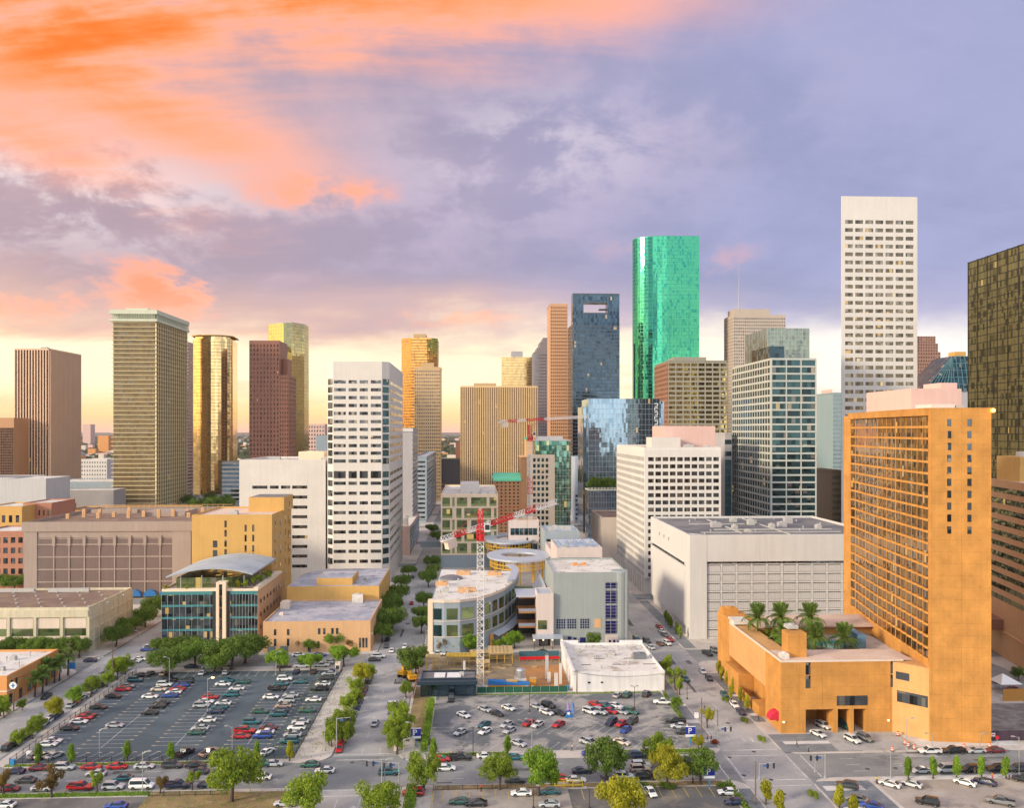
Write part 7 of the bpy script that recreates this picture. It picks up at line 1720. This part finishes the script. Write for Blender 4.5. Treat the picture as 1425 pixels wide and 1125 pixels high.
# ---------------- lamp posts, signals, signs ----------------
M_pole=plain('galvanised_pole',(.45,.46,.47),.45,.5); M_polew=plain('weathered_timber_pole',(.17,.115,.08),.9); M_poled=plain('bronze_pole',(.05,.04,.035),.6)
def lamp(px,py,pytop,label,group,mat=None,arm=1.6,lit=False,dirx=1,heads=1):
    X,Y=G(px,py,.15); h=(py-pytop)*DEP(X,Y)/F
    mat=mat or M_pole
    t_=thing('lamp_post',label,'lamp post',(X,Y,.15),0,group)
    mb=MB(); mb.tube([(0,0,0),(0,0,.5),(0,0,h)],[.16,.10,.07],8); mb.lathe((0,0,0),[(.28,0),(.28,.35),(.16,.4)],10); mb.build('pole',mat,t_)
    for k in range(heads):
        s=dirx if k==0 else -dirx
        mb=MB(); mb.tube([(0,0,h-.5),(s*arm*.5,0,h+.05),(s*arm,0,h+.12)],[.05,.045,.04],6); a=mb.build('arm',mat,t_)
        mb=MB(); mb.box(s*arm-.38,s*arm+.38,-.18,.18,h+.02,h+.24); mb.build('lamp_head',plain('lit_lamp',(.9,.7,.3),.4,0,(1,.62,.2),6.) if lit else M_pole,a)
def zl(t,x,y): return t[0]+x/t[2],t[1]+y/t[2]
def lamps(row,frm,tile,L_,group,**kw):
    L_=sorted(L_,key=lambda c:c[0])
    for i,c in enumerate(L_):
        px,py=zl(tile,c[0],c[1]); pt=zl(tile,c[0],c[2])[1]
        lamp(px,py,pt,(f'{"" if len(L_)==1 else ORD[i]+" "}{frm} {row}') if False else f'{kw.get("desc","thin grey lamp post")}, {ORD[i]} from the palm-street end, {row}',group,kw.get('mat'),kw.get('arm',1.5),len(c)>3 and c[3]==1,-1 if i%2 else 1,kw.get('heads',1))
lamps('by the large dark fenced lot','',Z1,[(548,706,535),(1279,672,520),(1143,440,255,1),(933,300,140),(1788,655,470),(1520,238,110)],'lamp posts of the dark fenced lot')
lamps('on the palm street','',Z1,[(540,270,140),(770,75,-5)],'lamp posts of the palm street')
lamps('along the front road','',Z1,[(785,880,660),(2119,848,700),(1680,975,850),(2930,640,480)],'lamp posts of the front road')
lamps('around the middle street junction','',Z2,[(815,600,440),(930,695,500),(680,195,10),(877,700,590),(1000,100,-10)],'lamp posts of the middle street')
lamps('in the slanted-bay lot','',Z2,[(1260,676,525),(1571,443,300),(2149,420,300)],'lamp posts of the slanted-bay lot',desc='dark lamp post with two heads',mat=M_poled,heads=2,arm=.8)
lamps('of the near lots','',Z3,[(850,782,640),(555,972,860),(247,972,850)],'dark poles of the near lots',desc='dark lamp post',mat=M_poled,arm=.9)
lamps('on the hotel street','',Z3,[(1262,545,430),(1093,370,265),(1290,-70,-160)],'lamp posts of the hotel street',desc='slim dark lamp post',mat=M_poled)
lamps('below the hotel and along its road','',Z4,[(803,682,560),(878,547,405),(1218,542,475),(997,547,475),(1402,667,490),(450,655,590)],'lamp posts by the hotel')
def upole(px,py,pt,label,arms=2):
    X,Y=G(px,py,.15); h=(py-pt)*DEP(X,Y)/F; t_=thing('utility_pole',label,'utility pole',(X,Y,.15),0,'timber utility poles')
    mb=MB(); mb.tube([(0,0,0),(0.03,0,h)],[.20,.13],8); mb.build('pole',M_polew,t_)
    for k in range(arms): mb=MB(); mb.box(-1.1,1.1,-.06,.06,h-.5-k*.9,h-.35-k*.9); mb.build('cross_arm',M_polew,t_)
for (zx,zy,zt_,tl,lab,ar) in ((1172,640,365,Z3,'tall bare timber pole at the near corner of the slanted-bay lot',0),(172,805,605,Z4,'bare timber pole among the yellow trees below the hotel crossing',0),(1037,345,240,Z3,'timber pole at the street side of the white flat building',1),(970,345,230,Z3,'timber pole at the street-side front corner of the white flat building',1),(486,340,210,Z3,'timber pole before the pit end of the white flat wall',1),(620,275,90,Z1,'timber pole at the far palm-street corner of the dark fenced lot',2),(75,432,235,Z1,'timber pole before the orange shop building carrying a round sign',1),(380,248,60,Z1,'timber pole at the far end of the orange shop building',1)):
    px,py=zl(tl,zx,zy); upole(px,py,zl(tl,zx,zt_)[1],lab,ar)
def signal(px,py,pt,label,s=1,arm=6.):
    X,Y=G(px,py,.15); h=(py-pt)*DEP(X,Y)/F; t_=thing('traffic_signal',label,'traffic signal',(X,Y,.15),0,'traffic signals')
    mb=MB(); mb.tube([(0,0,0),(0,0,h)],[.17,.11],8); mb.lathe((0,0,0),[(.32,0),(.3,.5),(.18,.55)],8); mb.build('pole',M_pole,t_)
    mb=MB(); mb.tube([(0,0,h-.4),(s*arm,0,h-.1)],[.09,.06],6); a=mb.build('arm',M_pole,t_)
    for u in (.55,.97):
        mb=MB(); mb.box(s*arm*u-.2,s*arm*u+.2,-.2,.1,h-1.4,h-.2); hd=mb.build('signal_head',M_dk,a)
    mb=MB(); mb.box(s*.9,s*2.3,-.04,.04,h-1.,h-.55); mb.build('street_sign',plain('street_sign_blue',(.05,.12,.35),.5),t_)
for zx,zy,zt_,tl,lab,s in ((853,858,715,Z2,'traffic signal pole at the near corner of the middle junction, beside the hedge',-1),(758,852,705,Z2,'traffic signal pole at the near side of the middle junction, away from the hedge',-1),(497,684,572,Z4,'traffic signal pole at the near corner of the hotel crossing, before the hotel',-1),(190,690,610,Z4,'traffic signal pole at the near corner of the hotel crossing, by yellow trees',1),(1262,620,520,Z3,'traffic signal pole at the far corner of the hotel crossing, by the lot',1),(508,658,470,Z2,'traffic signal pole at the far corner of the middle junction, by the fenced lot',1)):
    px,py=zl(tl,zx,zy); signal(px,py,zl(tl,zx,zt_)[1],lab,s,3.5)
TXT={}
def text_mesh(body,size,mat):
    c=bpy.data.curves.new('letter','FONT'); c.body=body; c.size=size; c.align_x='CENTER'; c.extrude=.02
    o=bpy.data.objects.new('letter',c); COL.objects.link(o); dg=bpy.context.evaluated_depsgraph_get(); dg.update()
    me=bpy.data.meshes.new_from_object(o.evaluated_get(dg)); COL.objects.unlink(o); bpy.data.objects.remove(o); me.name='letter'; me.materials.clear(); me.materials.append(mat); return me
M_sb=plain('sign_blue',(.012,.03,.30),.45); M_sw=plain('sign_white',(.80,.80,.80),.5); M_pb=plain('blue_post',(.03,.22,.48),.5)
def parking_sign(px,py,label,h=4.6):
    X,Y=G(px,py,.16); t_=thing('parking_sign',label,'sign',(X,Y,.16),0,'blue parking signs')
    mb=MB(); mb.box(-.14,.14,-.1,.1,0,h-1.9); mb.build('post',M_pb,t_)
    mb=MB(); mb.box(-1.25,1.25,-.12,.12,h-1.9,h); p=mb.build('panel',M_sb,t_)
    o=inst('letter',text_mesh('P',2.,M_sw),p,(-.2,-.15,h-1.62)); o.rotation_euler=(R(90),0,0)
    mb=MB(); mb.box(-1.25,1.25,-.13,.13,h-2.5,h-1.92); mb.build('lower_panel',M_sw,t_)
    mb=MB(); mb.box(-1.3,1.3,-.13,.13,h+.01,h+.14); mb.build('top_edge',M_sw,t_)
for zx,zy,tl,lab in ((945,632,Z2,'blue parking sign with a white P by the tall hedge of the slanted-bay lot'),(1112,622,Z3,'blue parking sign with a white P at the hotel-street edge of the slanted-bay lot'),(1215,858,Z3,'blue parking sign with a white P below the front road near the dark tree')):
    px,py=zl(tl,zx,zy); parking_sign(px,py,lab)
X,Y=G(*zl(Z1,75,432),.15)
simple('round_sign','round white and blue sign high on the timber pole by the orange shop building','sign',[('disc',M_sw,lambda m:m.prism([(1.05*math.cos(k*.5236),1.05*math.sin(k*.5236)) for k in range(12)],0,.1)),('mark',M_tarpb,lambda m:(m.box(-.18,.18,-.6,.6,.1,.14),m.box(-.5,.5,-.15,.15,.1,.145)))],(X,Y-.25,7.4)).rotation_euler=(R(90),0,0)
simple('blue_banner','plain blue banner sign on a post at the far end of the palm row','sign',[('post',M_pole,lambda m:m.bar((0,0,0),(0,0,5),.14)),('panel',M_tarpb,lambda m:m.box(.1,2.,-.05,.05,2.9,5))],ongr(96,944))
for i,(zx,zy,c) in enumerate(((430,470,(.46,.35,.66)),(456,470,(.18,.30,.66)))):
    px,py=zl(Z3,zx,zy); simple('feather_banner',('lilac' if i==0 else 'blue')+' feather banner standing beside the pay station in the slanted-bay lot','banner',[('pole',M_pole,lambda m:m.bar((0,0,0),(0,0,4.4),.07)),('flag',plain('banner_%d'%i,c,.6),lambda m:m.add([(.04,0,.8),(.75,.1,1.0),(.85,.1,3.6),(.3,0,4.4),(.04,0,4.4)],[(0,1,2,3,4),(4,3,2,1,0)])),('base',M_tarpb,lambda m:m.box(-.4,.4,-.4,.4,0,.5))],ongr(px,py,.165))
px,py=zl(Z3,440,470); simple('pay_station','blue and white pay station cabinet in the middle of the slanted-bay lot','pay station',[('cabinet',M_pb,lambda m:m.box(-.5,.5,-.3,.3,0,1.7)),('panel',M_sw,lambda m:m.box(-.35,.35,-.36,-.3,.8,1.5)),('roof',M_sb,lambda m:m.box(-.6,.6,-.4,.4,1.7,1.85))],ongr(px,py,.165))
px,py=zl(Z3,440,857); simple('barrier_rail','yellow tubular barrier frame below the front road','barrier',[('rail',plain('barrier_yellow',(.70,.50,.02),.5),lambda m:[m.bar((-3.2,0,z_),(3.2,0,z_),.14) for z_ in(.5,1.3)]+[m.bar((-3.2,1.1,1.3),(3.2,1.1,1.3),.12)]),('leg',plain('barrier_yellow',(.70,.50,.02),.5),lambda m:[m.bar((x_,y_,0),(x_,y_,1.35),.13) for x_ in(-3.2,-1,1,3.2) for y_ in(0,1.1)])],ongr(px,py,.165))
# roadwork barrels, stop sign, fence right of the hotel
ZB=(1180,1000,5.816); M_orp=plain('barrel_orange',(.75,.13,.02),.5)
for i,(zx,zy) in enumerate(sorted(((405,143),(463,212),(489,232),(537,252),(360,268),(940,246),(1147,235)))):
    px,py=zl(ZB,zx,zy); simple('traffic_barrel',f'orange and white traffic barrel, {ORD[i]} from the garage doors, below the hotel wall','traffic barrel',[('drum',M_orp,lambda m:m.lathe((0,0,.1),[(.34,0),(.30,1.05),(.12,1.1)],14)),('band',M_sw,lambda m:[m.lathe((0,0,z_),[(.352-.03*k,0),(.346-.03*k,.16)],14) for k,z_ in enumerate((.35,.75))]),('base',M_trim,lambda m:m.lathe((0,0,0),[(.45,0),(.45,.1)],12))],ongr(px,py,.165),'traffic barrels below the hotel')
px,py=zl(ZB,1207,240); simple('stop_sign','red octagonal sign on a grey post at the dark fence beside the hotel','sign',[('post',M_pole,lambda m:m.bar((0,0,0),(0,0,2.5),.1)),('plate',M_tarpr,lambda m:m.prism([(.5*math.cos(R(22.5+45*k)),.5*math.sin(R(22.5+45*k))) for k in range(8)],-.03,.03))],ongr(px,py,.165))
for o in bpy.data.objects:
    if o.name.startswith('plate'): o.rotation_euler=(R(90),0,0); o.location=(0,-.1,2.6)
xa,ya,_=ongr(1373,1032); 
t_=thing('dark_fence','dark hoarding fence with a small red and white notice, beside the hotel tower','fence',(xa,ya,.15)); mb=MB(); mb.box(0,40,-.06,.06,0,2.6); mb.build('panel',plain('plum_hoarding',(.055,.03,.05),.6),t_)
for i in range(14): mb=MB(); mb.box(i*3-.06,i*3+.06,-.12,-.061,0,2.7); mb.build('post',M_dk,t_)
mb=MB(); mb.box(1.2,2.2,-.16,-.121,1.2,2.1); mb.build('notice',M_sw,t_); mb=MB(); mb.box(1.3,2.1,-.18,-.161,1.5,1.8); mb.build('notice_mark',M_tarpr,t_)
sheet('soil',patchy('rubble',(.20,.18,.17),(.30,.27,.25),.25,(.12,.11,.11),.95),[(P1[0]+6,P1[0]+40,ya+.5,238)],.168)
simple('timber_wall','curved orange timber hoarding behind the dark fence','wall',[('board',plain('orange_timber',(.48,.23,.05),.8),lambda m:[m.box(i*.8,i*.8+.76,.04*i*i*.05,.2+.04*i*i*.05,0,3.6) for i in range(30)])],(AZ(1396)*240,240,.15))
simple('tent','white peaked tent behind the dark fence','tent',[('canopy',M_sw,lambda m:m.add([(0,0,3),(7,0,3),(7,6,3),(0,6,3),(2.5,3,5.6)],[(0,1,4),(1,2,4),(2,3,4),(3,0,4)])),('leg',M_pole,lambda m:[m.bar((x_,y_,0),(x_,y_,3),.1) for x_ in(.1,6.9) for y_ in(.1,5.9)])],(AZ(1393)*246,246,.15))
# iron fences of the dark fenced lot
def ironfence(label,a,b,h=1.3):
    a=Vector((*a,.15)); b=Vector((*b,.15)); d=b-a; t_=thing('iron_fence',label,'fence',tuple(a),math.atan2(d.y,d.x)); n=int(d.length/3)
    mb=MB(); L_=d.length
    mb.box(0,L_,-.03,.03,h-.1,h-.03); mb.box(0,L_,-.03,.03,.15,.22)
    for i in range(int(L_/.5)): mb.box(i*.5-.015,i*.5+.015,-.015,.015,.1,h)
    mb.build('railing',M_dk,t_)
    for i in range(n+1): mb=MB(); mb.box(L_*i/n-.06,L_*i/n+.06,-.06,.06,0,h+.1); mb.build('post',M_dk,t_)
ironfence('black iron fence along the front of the dark fenced lot',(-112.4,205.6),(-46,205.6))
ironfence('black iron fence along the palm-street side of the dark fenced lot',(-112.6,205.8),(-112.6,281))
ironfence('black iron fence along the middle-street side of the dark fenced lot',(-44.4,206),(-44.4,281))
ironfence('low black fence around the near lots by the front road',(-9.2,186.2),(14,186.2),1.1)
ironfence('dark iron fence along the lot below the grass strip',(-72,186.1),(-55,186.1),1.)
# rubbish bins and cabinets
for i,(zx,zy,tl,mat,lab) in enumerate(((835,655,Z2,M_cream,'cream utility cabinet on the verge of the middle street by the hedge'),(160,690,Z1,M_sw,'white utility box inside the front corner of the dark fenced lot'),(70,735,Z1,M_pb,'small blue bin on the pavement at the palm street corner'),(1145,475,Z3,M_sw,'white utility box on the slate pavement by the slanted-bay lot'),(435,320,Z3,M_pb,'teal waste bin at the pit end of the white flat building'))):
    px,py=zl(tl,zx,zy); simple('utility_cabinet',lab,'cabinet',[('case',mat,lambda m:m.box(-.5,.5,-.35,.35,.1,1.3)),('plinth',M_gar,lambda m:m.box(-.55,.55,-.4,.4,0,.1)),('lid',mat,lambda m:m.box(-.56,.56,-.41,.41,1.3,1.42))],ongr(px,py,.165))
# ---------------- people ----------------
M_skin=plain('skin',(.42,.25,.17),.6); HAIR=[plain('dark_hair',(.02,.014,.01),.8),plain('brown_hair',(.09,.045,.02),.8)]
def skinned(name,nodes,edges,root,mat,sub=1):
    me=bpy.data.meshes.new(name); me.from_pydata([n[:3] for n in nodes],edges,[]); o=bpy.data.objects.new(name,me); COL.objects.link(o)
    o.modifiers.new('s','SKIN'); sv=me.skin_vertices[0].data if me.skin_vertices else None
    if sv is None:
        bm=bmesh.new(); bm.from_mesh(me); bm.verts.layers.skin.verify(); bm.to_mesh(me); bm.free(); sv=me.skin_vertices[0].data
    for i,n in enumerate(nodes): sv[i].radius=(n[3],n[4] if len(n)>4 else n[3]); sv[i].use_root=(i==root)
    s=o.modifiers.new('u','SUBSURF'); s.levels=sub; s.render_levels=sub
    dg=bpy.context.evaluated_depsgraph_get(); dg.update(); m2=bpy.data.meshes.new_from_object(o.evaluated_get(dg))
    bpy.data.objects.remove(o); m2.name=name; m2.materials.clear(); m2.materials.append(mat); m2.polygons.foreach_set('use_smooth',[True]*len(m2.polygons)); return m2
def pose(st):
    """joint positions for a standing (0) or striding (1) figure facing -Y; z up, 1.72 m tall"""
    f=.24*st
    J=dict(pel=(0,0,.95),wst=(0,.0,1.10),chs=(0,-.01,1.32),nek=(0,0,1.47),hed=(0,-.02,1.58),top=(0,-.01,1.69))
    for s,n in((-1,'l'),(1,'r')):
        q=f*s
        J['hip'+n]=(s*.10,0,.90); J['kne'+n]=(s*.105,-q*.6-.02*st,.50); J['ank'+n]=(s*.11,-q if s*st>0 else -q+.04*st,.09+(.05*st if s<0 else 0)); J['toe'+n]=(s*.115,J['ank'+n][1]-.17,.04+(.02*st if s<0 else 0))
        J['sho'+n]=(s*.19,0,1.41); J['elb'+n]=(s*.245,q*.35+.02,1.14); J['wri'+n]=(s*.25,q*.6-.07,.90); J['pal'+n]=(s*.25,q*.65-.09,.83)
    return J
PM={}
def person_meshes(st):
    if st in PM: return PM[st]
    J=pose(st); nodes=[];idx={};E=[]
    RAD=dict(pel=(.13,.10),wst=(.125,.09),chs=(.15,.10),nek=(.055,),hed=(.088,.10),top=(.06,))
    def nd(k,*r): idx[k]=len(nodes); nodes.append((*J[k],*(r or RAD[k])))
    for k in('pel','wst','chs','nek','hed','top'): nd(k)
    E+=[(0,1),(1,2),(2,3),(3,4),(4,5)]
    for n in'lr':
        nd('hip'+n,.085);nd('kne'+n,.058);nd('ank'+n,.042);nd('toe'+n,.036)
        E+=[(0,idx['hip'+n]),(idx['hip'+n],idx['kne'+n]),(idx['kne'+n],idx['ank'+n]),(idx['ank'+n],idx['toe'+n])]
        nd('sho'+n,.06);nd('elb'+n,.042);nd('wri'+n,.03);nd('pal'+n,.035,.018)
        E+=[(2,idx['sho'+n]),(idx['sho'+n],idx['elb'+n]),(idx['elb'+n],idx['wri'+n]),(idx['wri'+n],idx['pal'+n])]
        s=-1 if n=='l' else 1; p=Vector(J['pal'+n])
        for k,(dy,l) in enumerate(((-.030,.075),(-.010,.085),(.010,.078),(.030,.062))):
            b0=len(nodes); nodes.append((p.x,p.y+dy,p.z-.03,.010)); nodes.append((p.x-s*.006,p.y+dy,p.z-.03-l*.55,.009)); nodes.append((p.x-s*.02,p.y+dy,p.z-.03-l,.008)); E+=[(idx['pal'+n],b0),(b0,b0+1),(b0+1,b0+2)]
        b0=len(nodes); nodes.append((p.x,p.y-.045,p.z+.02,.011)); nodes.append((p.x-s*.01,p.y-.065,p.z-.025,.009)); E+=[(idx['wri'+n],b0),(b0,b0+1)]
    body=skinned('body',nodes,E,0,M_skin)
    # face: nose, eyes and ears joined into the body mesh
    bm=bmesh.new(); bm.from_mesh(body); h=J['hed']
    bmesh.ops.create_cone(bm,cap_ends=True,segments=6,radius1=.018,radius2=.006,depth=.045,matrix=Matrix.Translation((0,h[1]-.105,h[2]+.0))@Matrix.Rotation(R(20),4,'X'))
    for s in(-1,1): bmesh.ops.create_uvsphere(bm,u_segments=6,v_segments=4,radius=.024,matrix=Matrix.Translation((s*.09,h[1]+.01,h[2]+.01))@Matrix.Diagonal((.5,1,1.3,1)))
    bm.to_mesh(body); bm.free()
    def part(name,keys,rr,edges):
        nn=[(*J[k],*rr[i]) for i,k in enumerate(keys)]; return skinned(name,nn,edges,0,None)
    sh=part('shirt',['wst','chs','shol','elbl','shor','elbr','pel'],[(.14,.105),(.165,.115),(.075,),(.055,),(.075,),(.055,),(.14,.11)],[(0,1),(1,2),(2,3),(1,4),(4,5),(0,6)])
    tr=part('trousers',['pel','hipl','knel','ankl','hipr','kner','ankr'],[(.145,.112),(.10,),(.075,),(.06,),(.10,),(.075,),(.06,)],[(0,1),(1,2),(2,3),(0,4),(4,5),(5,6)])
    hm=MB(); hm.lathe((0,h[1]+.012,h[2]+.02),[(.098,0),(.112,.04),(.10,.09),(.06,.125),(.015,.14)],12); ha=hm.mesh('hair',HAIR[0],True)
    sh_=MB(); 
    for n in'lr': a=J['ank'+n]; t0=J['toe'+n]; sh_.box(a[0]-.05,a[0]+.05,t0[1]-.05,a[1]+.06,a[2]-.09,a[2]-.0)
    sm=sh_.mesh('shoes',M_trim); PM[st]=(body,sh,tr,ha,sm); return PM[st]
CLO=dict(yellow=(.70,.62,.03),white=(.7,.7,.7),blue=(.05,.12,.45),purple=(.12,.06,.25),red=(.55,.02,.02),black=(.02,.02,.02),navy=(.02,.03,.09),orange=(.65,.18,.02),grey=(.2,.2,.2),teal=(.03,.25,.25))
def person(px,py,sc,tc,st,rz,label,z=.165):
    X,Y=G(px,py,z); t_=thing('person',label,'person',(X,Y,z),R(rz)); bo,sh,tr,ha,sm=person_meshes(st)
    inst('body',bo,t_)
    for nm,me,c in(('shirt',sh,sc),('trousers',tr,tc)):
        me=me.copy(); me.materials.clear(); me.materials.append(plain('cloth_'+c,CLO[c],.85)); inst(nm,me,t_)
    inst('hair',ha,t_); inst('shoes',sm,t_); return t_
for zx,zy,tl,sc,tc,st,rz,lab in ((465,625,Z2,'purple','black',1,20,'person in a purple shirt walking on the verge beside the dark fenced lot'),
 (1305,880,Z2,'red','black',0,180,'person in a red vest standing below the front road'),(885,388,Z2,'white','grey',0,40,'person in a white shirt at the corner of the construction site'),
 (1205,603,Z3,'orange','navy',1,0,'person in an orange top beside one in navy at the hotel crossing'),(1226,605,Z3,'navy','navy',1,10,'person in navy clothes beside one in orange at the hotel crossing'),
 (1125,838,Z3,'black','black',1,90,'person in black walking under the dark tree below the front road'),(656,858,Z3,'white','grey',0,0,'person in a white top beside the yellow tree below the front road'),
 (460,655,Z3,'white','black',1,-90,"person in a white top on the grass verge of the slanted-bay lot"),(738,708,Z4,'yellow','black',0,0,'person in a yellow safety vest at the near lot opposite the hotel'),
 (1277,690,Z4,'orange','red',1,90,'person in an orange top and red trousers on the pavement of narrow trees'),(1357,690,Z4,'blue','black',1,-90,'person in a blue top on the pavement of narrow trees'),
 (186,416,Z4,'navy','navy',1,0,"person in navy on the pavement by the hotel's red awning"),(365,535,Z4,'black','navy',1,60,'person in black crossing the slate pavement before the hotel'),(420,560,Z4,'teal','black',1,-60,'person in a teal top near the kerb before the hotel'),(1195,665,Z4,'black','grey',0,0,'person in black standing among the narrow trees'),(1188,430,Z3,'grey','black',1,0,'person in grey walking up the slate pavement of the slanted-bay lot') ):
    px,py=zl(tl,zx,zy); person(px,py,sc,tc,st,rz,lab)

# wires slung between the timber poles
def wire(label,p,q,z,sag):
    a=Vector((*G(*p),z)); b=Vector((*G(*q),z)); t_=thing('power_line',label,'wire',tuple(a),0,'power lines'); L_=[]
    for k in range(13): u=k/12; v=a.lerp(b,u)-a; L_.append((v.x,v.y,v.z-sag*4*u*(1-u)))
    for dy in (0,.5):
        mb=MB(); mb.tube([(x,y+dy,zz) for x,y,zz in L_],[.035]*13,5); mb.build('cable',M_dk,t_)
wire('sagging black wires across the white flat wall of the low white building',zl(Z3,486,340),zl(Z3,970,345),6.4,1.1)
wire('black wires from the white flat building to the pole by the hotel street',zl(Z3,970,345),zl(Z3,1037,345),6.2,.5)
wire('black wires along the orange shop building between two timber poles',zl(Z1,75,432),zl(Z1,380,248),9.,1.2)
# ---------------- evening haze ----------------
mb=MB(); mb.box(-9000,9000,-400,14000,-1,330)
m=bpy.data.materials.new('evening_haze'); m.use_nodes=True; t=NT(m.node_tree); t.n.clear()
o_=t.new('ShaderNodeOutputMaterial'); v=t.new('ShaderNodeVolumePrincipled'); v.inputs['Color'].default_value=(.86,.74,.80,1); v.inputs['Density'].default_value=HAZE; t.l.new(v.outputs[0],o_.inputs['Volume'])
tag(mb.build('haze',m),kind='stuff')
